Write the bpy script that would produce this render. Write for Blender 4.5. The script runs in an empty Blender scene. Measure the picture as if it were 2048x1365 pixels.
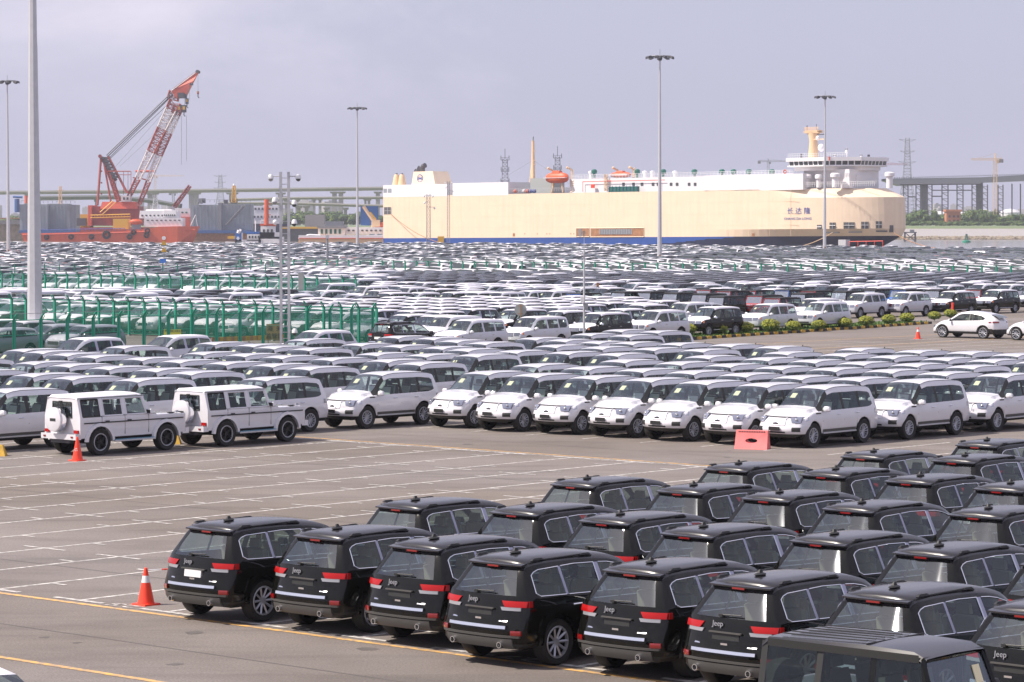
import bpy, math, random
import numpy as np
from mathutils import Vector, Matrix
R = math.radians
random.seed(7)
scene = bpy.context.scene
col = scene.collection

# ------------------------------------------------------------------ camera, sky, sun, exposure
F_PX, Y_H, CAM_H, TH = 5860.0, 443.0, 7.3, 0.7296
PITCH = math.atan((682.5 - Y_H) / F_PX)
cam_d = bpy.data.cameras.new('camera'); cam = bpy.data.objects.new('camera', cam_d); col.objects.link(cam)
cam.location = (0, 0, CAM_H); cam.rotation_euler = (math.pi / 2 - PITCH, 0, 0)
cam_d.lens = 36.0 * F_PX / 2048.0; cam_d.sensor_width = 36.0; cam_d.clip_start = 1.0; cam_d.clip_end = 20000
scene.camera = cam

SUN_EL, SUN_AZ = R(51), R(-99)      # azimuth from +Y clockwise: sun stands to the left, a little behind the camera
sun_dir = Vector((math.sin(SUN_AZ) * math.cos(SUN_EL), math.cos(SUN_AZ) * math.cos(SUN_EL), math.sin(SUN_EL)))
world = bpy.data.worlds.new('World'); scene.world = world; world.use_nodes = True
wn, wl = world.node_tree.nodes, world.node_tree.links
wn.clear()
w_out = wn.new('ShaderNodeOutputWorld'); w_bg = wn.new('ShaderNodeBackground')
sky = wn.new('ShaderNodeTexSky'); sky.sky_type = 'NISHITA'; sky.sun_disc = False
sky.sun_elevation = SUN_EL; sky.sun_rotation = SUN_AZ; sky.air_density = 1.0; sky.dust_density = 3.0; sky.ozone_density = 2.0
tc = wn.new('ShaderNodeTexCoord')
cm = wn.new('ShaderNodeMapping'); cm.inputs['Scale'].default_value = (1.0, 1.0, 2.4)
wl.new(tc.outputs['Generated'], cm.inputs['Vector'])
cn = wn.new('ShaderNodeTexNoise'); cn.inputs['Scale'].default_value = 4.0; cn.inputs['Detail'].default_value = 9; cn.inputs['Roughness'].default_value = 0.6; cn.inputs['Distortion'].default_value = 0.3
wl.new(cm.outputs['Vector'], cn.inputs['Vector'])
cr = wn.new('ShaderNodeValToRGB'); cr.color_ramp.elements[0].position = 0.44; cr.color_ramp.elements[1].position = 0.66
wl.new(cn.outputs['Fac'], cr.inputs['Fac'])
veil = wn.new('ShaderNodeMixRGB'); veil.inputs['Fac'].default_value = 0.72
veil.inputs[2].default_value = (5.95, 5.95, 7.85, 1)      # high thin haze veil
wl.new(sky.outputs['Color'], veil.inputs[1])
cmx = wn.new('ShaderNodeMixRGB'); cmx.inputs[2].default_value = (8.9, 8.2, 9.4, 1)
cf = wn.new('ShaderNodeMath'); cf.operation = 'MULTIPLY'; cf.inputs[1].default_value = 0.62
wl.new(cr.outputs['Color'], cf.inputs[0])
# clouds thin out towards the horizon
sx = wn.new('ShaderNodeSeparateXYZ'); wl.new(tc.outputs['Generated'], sx.inputs['Vector'])
mr = wn.new('ShaderNodeMapRange'); mr.inputs['From Min'].default_value = 0.02; mr.inputs['From Max'].default_value = 0.065
wl.new(sx.outputs['Z'], mr.inputs['Value'])
cf2 = wn.new('ShaderNodeMath'); cf2.operation = 'MULTIPLY'; wl.new(cf.outputs[0], cf2.inputs[0]); wl.new(mr.outputs['Result'], cf2.inputs[1])
wl.new(cf2.outputs[0], cmx.inputs['Fac']); wl.new(veil.outputs['Color'], cmx.inputs[1])
wl.new(cmx.outputs['Color'], w_bg.inputs['Color']); w_bg.inputs['Strength'].default_value = 0.086
wl.new(w_bg.outputs['Background'], w_out.inputs['Surface'])

sl = bpy.data.lights.new('sun', 'SUN'); sl.energy = 5.0; sl.angle = R(0.5); sl.color = (1.0, 0.915, 0.82)
so = bpy.data.objects.new('sun', sl); col.objects.link(so)
so.rotation_euler = sun_dir.to_track_quat('Z', 'Y').to_euler()
vs = scene.view_settings; vs.view_transform = 'Standard'; vs.look = 'None'; vs.exposure = 0.38; vs.gamma = 1.0; vs.use_curve_mapping = False
scene.cycles.transparent_max_bounces = 24
scene.cycles.max_bounces = 6
scene.cycles.volume_bounces = 0

# ------------------------------------------------------------------ frames of reference
U = Vector((math.cos(TH), -math.sin(TH))); V = Vector((math.sin(TH), math.cos(TH)))
ORG = Vector((-16.093, 70.26)); CW, CD = 2.5235, 5.383
def G(a, b): p = ORG + U * a + V * b; return (p.x, p.y)
HEAD = {'+u': -TH, '-u': math.pi - TH, '+v': math.pi / 2 - TH, '-v': -math.pi / 2 - TH}
CP, SP_ = math.cos(PITCH), math.sin(PITCH)
def ray(x, y):
    dx, dy = (x - 1024) / F_PX, (y - 682.5) / F_PX
    return (dx, CP - dy * SP_, -SP_ - dy * CP)
def at_z(x, y, z=0.0):           # where the line of sight through a spot meets the height z
    d = ray(x, y); t = (z - CAM_H) / d[2]; return (d[0] * t, d[1] * t)
def at_Y(x, y, Y):               # ... meets the depth Y
    d = ray(x, y); t = Y / d[1]; return (d[0] * t, Y, CAM_H + d[2] * t)
def to_px(X, Y, z):
    zc = Y * CP + (CAM_H - z) * SP_; yc = (CAM_H - z) * CP - Y * SP_
    return 1024 + F_PX * X / zc, 682.5 + F_PX * yc / zc

# ------------------------------------------------------------------ materials
M = {}
def mat(name, color, rough=0.5, metal=0.0, coat=0.0, noise=0.0, scale=8.0, bump=0.0, emit=None, spec=0.5, wob=None):
    m = bpy.data.materials.new(name); m.use_nodes = True; nt = m.node_tree; b = nt.nodes['Principled BSDF']
    c = (*color, 1)
    b.inputs['Base Color'].default_value = c; b.inputs['Roughness'].default_value = rough; b.inputs['Metallic'].default_value = metal
    b.inputs['Coat Weight'].default_value = coat; b.inputs['Coat Roughness'].default_value = 0.04
    b.inputs['Specular IOR Level'].default_value = spec
    if noise or bump:
        t = nt.nodes.new('ShaderNodeTexCoord'); n = nt.nodes.new('ShaderNodeTexNoise')
        n.inputs['Scale'].default_value = scale; n.inputs['Detail'].default_value = 6; n.inputs['Roughness'].default_value = 0.6
        nt.links.new(t.outputs['Object'], n.inputs['Vector'])
        if noise:
            r = nt.nodes.new('ShaderNodeMapRange'); r.inputs['To Min'].default_value = 1 - noise; r.inputs['To Max'].default_value = 1 + noise
            r.inputs['From Min'].default_value = 0.3; r.inputs['From Max'].default_value = 0.7
            nt.links.new(n.outputs['Fac'], r.inputs['Value'])
            x = nt.nodes.new('ShaderNodeVectorMath'); x.operation = 'SCALE'; x.inputs[0].default_value = color
            nt.links.new(r.outputs['Result'], x.inputs['Scale']); nt.links.new(x.outputs['Vector'], b.inputs['Base Color'])
        if bump:
            bp = nt.nodes.new('ShaderNodeBump'); bp.inputs['Strength'].default_value = bump; bp.inputs['Distance'].default_value = 0.05
            nt.links.new(n.outputs['Fac'], bp.inputs['Height']); nt.links.new(bp.outputs['Normal'], b.inputs['Normal'])
    if emit: b.inputs['Emission Color'].default_value = (*emit, 1)
    M[name] = m; return m
def glassmat(name, tint, amount, rough=0.02):
    m = bpy.data.materials.new(name); m.use_nodes = True; nt = m.node_tree; nt.nodes.clear()
    o = nt.nodes.new('ShaderNodeOutputMaterial'); mx = nt.nodes.new('ShaderNodeMixShader')
    t = nt.nodes.new('ShaderNodeBsdfTransparent'); t.inputs['Color'].default_value = (*tint, 1)
    g = nt.nodes.new('ShaderNodeBsdfGlossy'); g.inputs['Roughness'].default_value = rough; g.inputs['Color'].default_value = (.9, .95, 1, 1)
    fr = nt.nodes.new('ShaderNodeFresnel'); gm = nt.nodes.new('ShaderNodeNewGeometry'); ir = nt.nodes.new('ShaderNodeMapRange'); ir.inputs['To Min'].default_value = 1.5; ir.inputs['To Max'].default_value = 1 / 1.5
    nt.links.new(gm.outputs['Backfacing'], ir.inputs['Value']); nt.links.new(ir.outputs['Result'], fr.inputs['IOR'])
    ad = nt.nodes.new('ShaderNodeMath'); ad.operation = 'MULTIPLY_ADD'; ad.inputs[1].default_value = 1.1; ad.inputs[2].default_value = amount
    ad.use_clamp = True
    nt.links.new(fr.outputs['Fac'], ad.inputs[0]); nt.links.new(ad.outputs[0], mx.inputs['Fac'])
    nt.links.new(t.outputs[0], mx.inputs[1]); nt.links.new(g.outputs[0], mx.inputs[2]); nt.links.new(mx.outputs[0], o.inputs['Surface'])
    M[name] = m; return m
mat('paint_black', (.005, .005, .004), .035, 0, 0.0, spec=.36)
mat('paint_black_dusty', (.020, .019, .022), .24, 0, .25, noise=.2, scale=3, spec=.5)  # paler lavender base: sky sheen of the black roofs put into the colour
mat('paint_white', (.66, .65, .68), .26, 0, .8, noise=.03, scale=2)
mat('film_white', (.82, .80, .84), .42, 0, .15, noise=.04, scale=3)
mat('paint_silver', (.54, .55, .59), .3, .15, .8, noise=.03, scale=2)
mat('paint_grey', (.20, .21, .235), .3, .3, .8)
mat('paint_blue', (.02, .14, .48), .3, 0, .8)
mat('paint_red', (.42, .02, .02), .3, 0, .8)
mat('paint_orange', (.75, .16, .03), .3, 0, .8)
mat('trim', (.018, .018, .018), .55)
mat('trim_grey', (.075, .072, .068), .5)
mat('pillar_film', (.40, .40, .52), .35)
mat('chrome', (.85, .85, .88), .12, 1.0)
mat('alloy', (.40, .41, .45), .35, .5)
mat('alloy_dark', (.03, .03, .03), .35, .6)
mat('rubber', (.016, .015, .014), .8, noise=.2, scale=20)
mat('lamp_red', (.34, .004, .003), .2, 0, .3, spec=.3)
mat('lamp_red_dark', (.22, .006, .005), .2, 0, 1.0)
mat('lamp_clear', (.34, .34, .36), .15, .3, .4)
mat('headlamp', (.26, .28, .36), .12, .4, 1.0)
mat('amber', (.7, .22, .08), .2, 0, 1)
mat('interior', (.035, .033, .03), .8)
mat('seat_beige', (.50, .45, .34), .8)
mat('seat_grey', (.12, .12, .12), .8)
mat('seat_wrap', (.66, .70, .68), .25)
mat('paper', (.80, .80, .66), .7)
mat('sticker_yellow', (.90, .80, .50), .7)
mat('tape_blue', (.08, .2, .6), .5)
mat('wrap_blue', (.10, .26, .36), .35)
mat('plate_white', (.7, .7, .7), .4)
glassmat('glass_tint', (.46, .54, .50), .0)
glassmat('glass_light', (.62, .69, .70), .075)
glassmat('glass_glare', (.7, .8, .82), .40, .05)
glassmat('glass_screen', (.76, .84, .84), .08)
mat('glass_far', (.045, .058, .06), .12, 0, .7)
mat('concrete', (.33, .31, .30), .85, noise=.18, scale=2.0, bump=.2)
mat('concrete_dark', (.20, .19, .19), .85, noise=.2, scale=.5)
mat('steel_pale', (.50, .50, .52), .45, .2, noise=.06, scale=3)
mat('steel_grey', (.24, .25, .27), .5, .3, noise=.12, scale=2)
mat('steel_dark', (.08, .08, .09), .6, .2, noise=.2, scale=2)
mat('fence_green', (.015, .27, .17), .5)
mat('cone_red', (.85, .06, .025), .45, noise=.08, scale=4)
mat('band_white', (.75, .75, .75), .5)
mat('barrier_pink', (.80, .20, .19), .5, noise=.1, scale=3)
mat('yellow_paint', (.62, .36, .06), .6, noise=.15, scale=2)
mat('kerb_yellow', (.55, .33, .04), .7, noise=.3, scale=5)
mat('kerb_black', (.03, .03, .03), .7, noise=.3, scale=5)
mat('sign_yellow', (.70, .65, .06), .5)
mat('sign_brown', (.30, .22, .09), .6, noise=.1)
mat('sign_ink', (.03, .03, .03), .6)
def streaked(name, c, rough, amt):
    m = mat(name, c, rough); nt = m.node_tree; N, L = nt.nodes, nt.links; b = N['Principled BSDF']; t = N.new('ShaderNodeTexCoord')
    last = None
    for sc_, a, rust in (((.9, .9, .07), amt, 0), ((.13, .13, .25), amt * .7, 0), ((2.2, 2.2, .05), .0, 1)):
        mp = N.new('ShaderNodeMapping'); mp.inputs['Scale'].default_value = sc_; n = N.new('ShaderNodeTexNoise'); n.inputs['Scale'].default_value = 1.0; n.inputs['Detail'].default_value = 6; n.inputs['Roughness'].default_value = .65
        L.new(t.outputs['Object'], mp.inputs['Vector']); L.new(mp.outputs['Vector'], n.inputs['Vector'])
        r = N.new('ShaderNodeMapRange'); mx = N.new('ShaderNodeMixRGB')
        r.inputs['From Min'].default_value = .66 if rust else .42; r.inputs['From Max'].default_value = .80 if rust else .72; r.inputs['To Max'].default_value = .22 if rust else a
        L.new(n.outputs['Fac'], r.inputs['Value']); L.new(r.outputs['Result'], mx.inputs['Fac'])
        mx.inputs[2].default_value = (.40, .20, .09, 1) if rust else (c[0] * .55, c[1] * .5, c[2] * .48, 1)
        if last is None: mx.inputs[1].default_value = (*c, 1)
        else: L.new(last, mx.inputs[1])
        last = mx.outputs[0]
    L.new(last, b.inputs['Base Color'])
streaked('hull_cream', (.83, .66, .48), .55, .16)
mat('hull_white', (.78, .76, .77), .5, noise=.04, scale=.3)
mat('hull_blue', (.022, .075, .30), .5, noise=.08, scale=.3)
mat('hull_navy', (.010, .016, .05), .5, noise=.1, scale=.3)
streaked('ship_orange', (.70, .12, .04), .5, .35)
streaked('crane_red', (.36, .055, .035), .55, .5)
mat('crane_bright', (.62, .10, .05), .5, noise=.12, scale=.6)
mat('crane_white', (.66, .62, .62), .5)
mat('ship_yellow', (.70, .40, .03), .55, noise=.1)
streaked('dock_grey', (.30, .34, .38), .6, .4)
mat('dock_blue', (.03, .10, .28), .6, noise=.1)
mat('mast_cream', (.72, .50, .30), .55, noise=.08)
mat('vent_green', (.01, .12, .09), .5)
mat('logo_blue', (.04, .08, .34), .5)
mat('deck_dark', (.10, .10, .10), .8)
mat('rust', (.35, .17, .08), .8, noise=.3, scale=1)
mat('brick_orange', (.50, .20, .10), .8, noise=.1)
mat('water', (.20, .185, .165), .16, bump=.35, scale=.35, noise=.08)
mat('mud', (.24, .20, .15), .9, noise=.2, scale=.1)
mat('rock', (.28, .23, .16), .9, noise=.35, scale=.5)
mat('grass', (.045, .10, .012), .9, noise=.4, scale=3)
mat('grass_far', (.13, .18, .05), .9, noise=.4, scale=.05)
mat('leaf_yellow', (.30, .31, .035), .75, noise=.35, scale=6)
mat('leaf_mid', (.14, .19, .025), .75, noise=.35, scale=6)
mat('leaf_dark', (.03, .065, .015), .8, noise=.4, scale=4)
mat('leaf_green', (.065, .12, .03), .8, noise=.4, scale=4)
mat('bark', (.07, .05, .03), .9)
mat('container', (.35, .37, .36), .6)
mat('tank_white', (.7, .69, .7), .5)

def asphalt_mat():
    m = bpy.data.materials.new('asphalt'); m.use_nodes = True; nt = m.node_tree; N, L = nt.nodes, nt.links; b = N['Principled BSDF']
    b.inputs['Roughness'].default_value = .85
    g = N.new('ShaderNodeNewGeometry')
    def noise(sc, det=4, rough=.55, dist=0, stretch=None):
        n = N.new('ShaderNodeTexNoise'); n.inputs['Scale'].default_value = sc; n.inputs['Detail'].default_value = det
        n.inputs['Roughness'].default_value = rough; n.inputs['Distortion'].default_value = dist
        if stretch:
            mp = N.new('ShaderNodeMapping'); mp.inputs['Rotation'].default_value = (0, 0, TH); mp.inputs['Scale'].default_value = stretch
            L.new(g.outputs['Position'], mp.inputs['Vector']); L.new(mp.outputs['Vector'], n.inputs['Vector'])
        else: L.new(g.outputs['Position'], n.inputs['Vector'])
        return n
    def rng(n, f0, f1, t0, t1):
        r = N.new('ShaderNodeMapRange'); r.inputs['From Min'].default_value = f0; r.inputs['From Max'].default_value = f1
        r.inputs['To Min'].default_value = t0; r.inputs['To Max'].default_value = t1; L.new(n.outputs['Fac'], r.inputs['Value']); return r
    def mul(a, c):
        x = N.new('ShaderNodeMath'); x.operation = 'MULTIPLY'; L.new(a.outputs[0], x.inputs[0]); L.new(c.outputs[0], x.inputs[1]); return x
    k = mul(rng(noise(.12, 5), .35, .65, .88, 1.10), rng(noise(.5, 5, .6, .6, (.35, 1.6, 1)), .30, .52, .76, 1.03))
    k = mul(k, rng(noise(22, 3, .85), .38, .62, .76, 1.24))
    k = mul(k, rng(noise(1.2, 6, .7), .25, .75, .93, 1.07))
    mxc = N.new('ShaderNodeMixRGB'); mxc.inputs[1].default_value = (.182, .159, .145, 1); mxc.inputs[2].default_value = (.150, .124, .104, 1)
    L.new(rng(noise(.05, 3), .4, .6, 0, 1).outputs[0], mxc.inputs['Fac'])
    s = N.new('ShaderNodeVectorMath'); s.operation = 'SCALE'; L.new(mxc.outputs[0], s.inputs[0]); L.new(k.outputs[0], s.inputs['Scale'])
    L.new(s.outputs['Vector'], b.inputs['Base Color'])
    bp = N.new('ShaderNodeBump'); bp.inputs['Strength'].default_value = .5; bp.inputs['Distance'].default_value = .01
    L.new(noise(60, 2, .7).outputs['Fac'], bp.inputs['Height']); L.new(bp.outputs['Normal'], b.inputs['Normal'])
    M['asphalt'] = m
asphalt_mat()
def paintline_mat(name, c):
    m = mat(name, c, .7, noise=.22, scale=1.3)
    # worn: parts rubbed through to the asphalt
    nt = m.node_tree; b = nt.nodes['Principled BSDF']; src = b.inputs['Base Color'].links[0].from_socket
    g = nt.nodes.new('ShaderNodeNewGeometry'); n = nt.nodes.new('ShaderNodeTexNoise'); n.inputs['Scale'].default_value = 7; n.inputs['Detail'].default_value = 5
    nt.links.new(g.outputs['Position'], n.inputs['Vector'])
    r = nt.nodes.new('ShaderNodeMapRange'); r.inputs['From Min'].default_value = .40; r.inputs['From Max'].default_value = .62; r.inputs['To Min'].default_value = .05; r.inputs['To Max'].default_value = .8
    nt.links.new(n.outputs['Fac'], r.inputs['Value'])
    mx = nt.nodes.new('ShaderNodeMixRGB'); mx.inputs[2].default_value = (.22, .20, .19, 1)
    nt.links.new(r.outputs['Result'], mx.inputs['Fac']); nt.links.new(src, mx.inputs[1]); nt.links.new(mx.outputs[0], b.inputs['Base Color'])
mat('tar', (.075, .068, .062), .7)
mat('stain', (.10, .088, .080), .75, noise=.2, scale=2)
paintline_mat('line_white', (.62, .59, .55)); paintline_mat('line_yellow', (.72, .40, .10))
def mesh_mat():
    m = bpy.data.materials.new('fence_mesh'); m.use_nodes = True; nt = m.node_tree; b = nt.nodes['Principled BSDF']
    b.inputs['Base Color'].default_value = (.012, .19, .12, 1); b.inputs['Alpha'].default_value = .33; M['fence_mesh'] = m
mesh_mat()

# ------------------------------------------------------------------ mesh helpers
class MB:
    def __init__(s): s.v = []; s.f = []; s.m = []; s.mats = []
    def mi(s, name):
        if name not in s.mats: s.mats.append(name)
        return s.mats.index(name)
    def add(s, vs, fs, m):
        k = len(s.v); s.v += [tuple(p) for p in vs]; i = s.mi(m)
        for f in fs: s.f.append(tuple(k + j for j in f)); s.m.append(i)
    def box(s, c, d, m, rz=0.0, ry=0.0, taper=1.0):
        x, y, z = d[0] / 2, d[1] / 2, d[2] / 2
        P = [(-x, -y, -z), (x, -y, -z), (x, y, -z), (-x, y, -z), (-x * taper, -y * taper, z), (x * taper, -y * taper, z), (x * taper, y * taper, z), (-x * taper, y * taper, z)]
        T = Matrix.Translation(c) @ Matrix.Rotation(rz, 4, 'Z') @ Matrix.Rotation(ry, 4, 'Y')
        s.add([T @ Vector(p) for p in P], [(3, 2, 1, 0), (4, 5, 6, 7), (0, 1, 5, 4), (1, 2, 6, 5), (2, 3, 7, 6), (3, 0, 4, 7)], m)
    def b2(s, x0, x1, y0, y1, z0, z1, m): s.box(((x0 + x1) / 2, (y0 + y1) / 2, (z0 + z1) / 2), (abs(x1 - x0), abs(y1 - y0), abs(z1 - z0)), m)
    def tube(s, p0, p1, r0, m, r1=None, n=6, cap=True):
        p0, p1 = Vector(p0), Vector(p1); d = (p1 - p0)
        if d.length < 1e-6: return
        d.normalize(); a = Vector((0, 0, 1)) if abs(d.z) < .9 else Vector((1, 0, 0))
        x = d.cross(a).normalized(); y = d.cross(x); r1 = r0 if r1 is None else r1
        P = []
        for p, r in ((p0, r0), (p1, r1)):
            for k in range(n):
                t = 2 * math.pi * k / n; P.append(p + x * (r * math.cos(t)) + y * (r * math.sin(t)))
        F = [(k, (k + 1) % n, n + (k + 1) % n, n + k) for k in range(n)]
        if cap: F += [tuple(range(n - 1, -1, -1)), tuple(range(n, 2 * n))]
        s.add(P, F, m)
    def path(s, pts, r, m, n=5):
        for a, b in zip(pts, pts[1:]): s.tube(a, b, r, m, n=n)
    def lathe(s, prof, m, n=16, axis='z', c=(0, 0, 0), a0=0.0, a1=2 * math.pi):
        full = abs(a1 - a0 - 2 * math.pi) < 1e-6; nn = n if full else n + 1
        P = []
        for r, h in prof:
            for k in range(nn):
                t = a0 + (a1 - a0) * k / n; x, y = r * math.cos(t), r * math.sin(t)
                q = (x, y, h) if axis == 'z' else ((x, h, y) if axis == 'y' else (h, x, y))
                P.append((q[0] + c[0], q[1] + c[1], q[2] + c[2]))
        Fs = []
        for i in range(len(prof) - 1):
            for k in range(n):
                k2 = (k + 1) % nn if full else k + 1
                Fs.append((i * nn + k, i * nn + k2, (i + 1) * nn + k2, (i + 1) * nn + k))
        s.add(P, Fs, m)
    def ell(s, c, r, m, n=10, k=6):
        prof = [(math.sin(math.pi * i / k), -math.cos(math.pi * i / k)) for i in range(k + 1)]
        P = []
        for rr, h in prof:
            for j in range(n):
                t = 2 * math.pi * j / n; P.append((c[0] + r[0] * rr * math.cos(t), c[1] + r[1] * rr * math.sin(t), c[2] + r[2] * h))
        s.add(P, [(i * n + j, i * n + (j + 1) % n, (i + 1) * n + (j + 1) % n, (i + 1) * n + j) for i in range(k) for j in range(n)], m)
    def prism(s, poly, p0, ax, ay, thick, m):   # polygon in the plane (ax, ay) from p0, pushed along thick
        p0, ax, ay, th = Vector(p0), Vector(ax), Vector(ay), Vector(thick); n = len(poly)
        A = [p0 + ax * u + ay * v for u, v in poly]; B = [p + th for p in A]
        s.add(A + B, [tuple(range(n)), tuple(range(2 * n - 1, n - 1, -1))] + [(i, n + i, n + (i + 1) % n, (i + 1) % n) for i in range(n)], m)
    def truss(s, p0, p1, w0, w1, m, nseg, r=.06, rb=.04, up=(0, 0, 1)):   # square lattice between two points
        p0, p1 = Vector(p0), Vector(p1); d = (p1 - p0).normalized(); up = Vector(up)
        if abs(d.dot(up)) > .95: up = Vector((0, 1, 0))
        x = d.cross(up).normalized(); y = x.cross(d)
        L = []
        for i in range(nseg + 1):
            t = i / nseg; c = p0.lerp(p1, t); w = (w0 + (w1 - w0) * t) / 2
            L.append([c + x * w * a + y * w * b for a, b in ((-1, -1), (1, -1), (1, 1), (-1, 1))])
        mm = m if callable(m) else (lambda t: m)
        for i in range(nseg):
            q = mm((i + .5) / nseg)
            for k in range(4):
                s.tube(L[i][k], L[i + 1][k], r, q, n=4, cap=False)
                a, b = (L[i][k], L[i + 1][(k + 1) % 4]) if i % 2 else (L[i][(k + 1) % 4], L[i + 1][k])
                s.tube(a, b, rb, q, n=3, cap=False); s.tube(L[i][k], L[i][(k + 1) % 4], rb, q, n=3, cap=False)
    def mesh(s, name, smooth=False, angle=40):
        me = bpy.data.meshes.new(name); me.from_pydata(s.v, [], s.f)
        for k in s.mats: me.materials.append(M[k])
        me.polygons.foreach_set('material_index', s.m)
        me.update()
        if smooth:
            me.shade_smooth()
            try: me.set_sharp_from_angle(angle=R(angle))
            except Exception: pass
        return me
    def build(s, name, parent=None, smooth=False, angle=40):
        return link(name, s.mesh(name, smooth, angle), parent)
def link(name, me, parent=None):
    o = bpy.data.objects.new(name, me); col.objects.link(o)
    if parent: o.parent = parent
    return o
def tag(o, label=None, cat=None, group=None, kind=None):
    if label: o['label'] = label
    if cat: o['category'] = cat
    if group: o['group'] = group
    if kind: o['kind'] = kind
    return o
def thing(name, label, cat, loc=(0, 0, 0), rz=0.0, group=None):
    o = bpy.data.objects.new(name, None); col.objects.link(o); o.location = loc; o.rotation_euler = (0, 0, rz); o.empty_display_size = .3
    return tag(o, label, cat, group)
def kids(o): return CH.get(o.name, [])
CH = {}
def reg(root):                      # note children once, so copies do not scan the whole scene
    m = {}
    for o in col.objects:
        if o.parent: m.setdefault(o.parent.name, []).append(o)
    CH.update(m)
def copy_tree(o, parent=None, skip=()):
    c = o.copy(); col.objects.link(c)
    if parent: c.parent = parent
    L = []
    for k in kids(o):
        if k.name.split('.')[0] in skip: continue
        L.append(copy_tree(k, c))
    return c
def text_mesh(body, size, m, name='lettering', extrude=0.005):
    cu = bpy.data.curves.new(name, 'FONT'); cu.body = body; cu.size = size; cu.extrude = extrude; cu.align_x = 'CENTER'; cu.align_y = 'CENTER'; cu.resolution_u = 2
    o = bpy.data.objects.new(name, cu); col.objects.link(o); bpy.context.view_layer.update()
    me = bpy.data.meshes.new_from_object(o.evaluated_get(bpy.context.evaluated_depsgraph_get()))
    me.materials.clear(); me.materials.append(M[m]); bpy.data.objects.remove(o); return me

# ------------------------------------------------------------------ the setting: ground, quay, water, far bank
WL = -3.0
QA, QB = Vector((99, 778)), Vector((-46, 908))        # two points on the quay edge
def qp(t): return (QA - U * t)
sheet = MB()
q0, q1 = QA + U * 700, QA - U * 2600
back = -60
P = [(q1.x, q1.y, 0), (q0.x, q0.y, 0), (q0.x, back, 0), (q1.x, back, 0)]
sheet.add(P, [(3, 2, 1, 0)], 'asphalt')
tag(sheet.build('yard_ground'), kind='structure')
qw = MB()
for k in range(60):                                   # quay face and coping in lengths
    a, b = QA + U * (300 - k * 25), QA + U * (300 - (k + 1) * 25 + .15)
    qw.add([(a.x, a.y, -.02), (b.x, b.y, -.02), (b.x, b.y, -8), (a.x, a.y, -8)], [(0, 1, 2, 3)], 'concrete_dark')
    c = (a + b) / 2
    qw.box((c.x - V.x * .5, c.y - V.y * .5, .1), (24.8, 1.0, .22), 'concrete', rz=-TH)
tag(qw.build('quay_wall'), kind='structure')
wa = MB(); wa.add([(-5000, 300, WL), (5000, 300, WL), (5000, 6500, WL), (-5000, 6500, WL)], [(0, 1, 2, 3)], 'water')
tag(wa.build('river_water'), kind='structure')
bank = MB()
# far bank on the right: water edge, rock revetment, dike wall, grassland to the horizon
def strip(rows, x0, x1, n, m_list, jit=0.0):
    rs = random.Random(5)
    for (Y0, z0), (Y1, z1), m in zip(rows, rows[1:], m_list):
        for k in range(n):
            xa, xb = x0 + (x1 - x0) * k / n, x0 + (x1 - x0) * (k + 1) / n
            bank.add([(xa, Y0, z0), (xb, Y0, z0), (xb, Y1, z1), (xa, Y1, z1)], [(0, 1, 2, 3)], m)
strip([(1655, WL - 1), (1662, -1.4), (1667, -1.2), (1680, 2.2), (1682, 3.0), (1700, 3.1), (1850, 2.2), (6450, 1.5)], 150, 2600, 4,
      ['rock', 'mud', 'concrete', 'concrete', 'mud', 'grass_far', 'grass_far'])
strip([(1555, WL - 1), (1560, -.2), (1575, 1.2), (1900, 1.8), (6450, 1.8)], -2600, 60, 4, ['rock', 'mud', 'grass_far', 'grass_far'])
tag(bank.build('far_bank'), kind='structure')
rk = MB(); rs = random.Random(2)
for k in range(1300):
    x = 200 + rs.random() * 190; y = 1650 + rs.random() * 12; z = WL + (y - 1650) / 12 * 1.6; r = .4 + rs.random() * .8
    rk.ell((x, y, z), (r * 1.3, r, r * .7), 'rock', n=5, k=3)
tag(rk.build('riprap', smooth=False), 'pale rubble stones along the foot of the far dike', 'rocks', kind='stuff')

# painted markings
mk = MB()
def stroke(a0, b0, a1, b1, w, m, z=.004, mb=None):
    mb = mb or mk
    p, q = Vector(G(a0, b0)), Vector(G(a1, b1)); d = (q - p).normalized(); n = Vector((-d.y, d.x)) * (w / 2)
    mb.add([(p.x + n.x, p.y + n.y, z), (p.x - n.x, p.y - n.y, z), (q.x - n.x, q.y - n.y, z), (q.x + n.x, q.y + n.y, z)], [(0, 1, 2, 3)], m)
B0, B1 = -5.31, 26.9
for i in range(-16, 22):
    a = i * CW
    stroke(a, B0, a, B1, .11, 'line_white')
    for k in range(-1, 6):
        b = k * CD if k >= 0 else B0
        b = min(b, B1)
        l = .72
        stroke(a - l, b, a + l, b, .14 if k in (-1, 5) else .10, 'line_white', z=.008)
        if k < 5:
            stroke(a + .05, b + CD * .25, a + .5, b + CD * .25, .10, 'line_white', z=.008)
            stroke(a - .05, b + CD * .76, a - .5, b + CD * .76, .10, 'line_white', z=.008)
for bb, a0, a1, w in ((-5.62, -20, 60, .15), (-10.95, -10, 60, .15), (27.35, -60, 60, .14)):
    stroke(a0, bb, a1, bb, w, 'line_yellow', z=.006)
stroke(-60, 27.05, 60, 27.05, .09, 'line_white', z=.005)
for i in range(-30, 30):
    stroke(i * CW + .2, 33.1, i * CW + .2, 40.0, .10, 'line_white')
for i in range(-3, 30):                               # bays beyond the white cars, right
    a = -17 - i * 1.0
for k in range(9):
    b = 66 + k * 5.5
    stroke(-46, b, 40, b, .12, 'line_white')
for i in range(-17, 14): stroke(i * CW, 66, i * CW, 112, .10, 'line_white', z=.005)
stroke(-46.5, 60, -46.5, 190, .14, 'line_yellow', z=.006); stroke(-40, 92, -40, 120, .14, 'line_yellow', z=.007)
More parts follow.
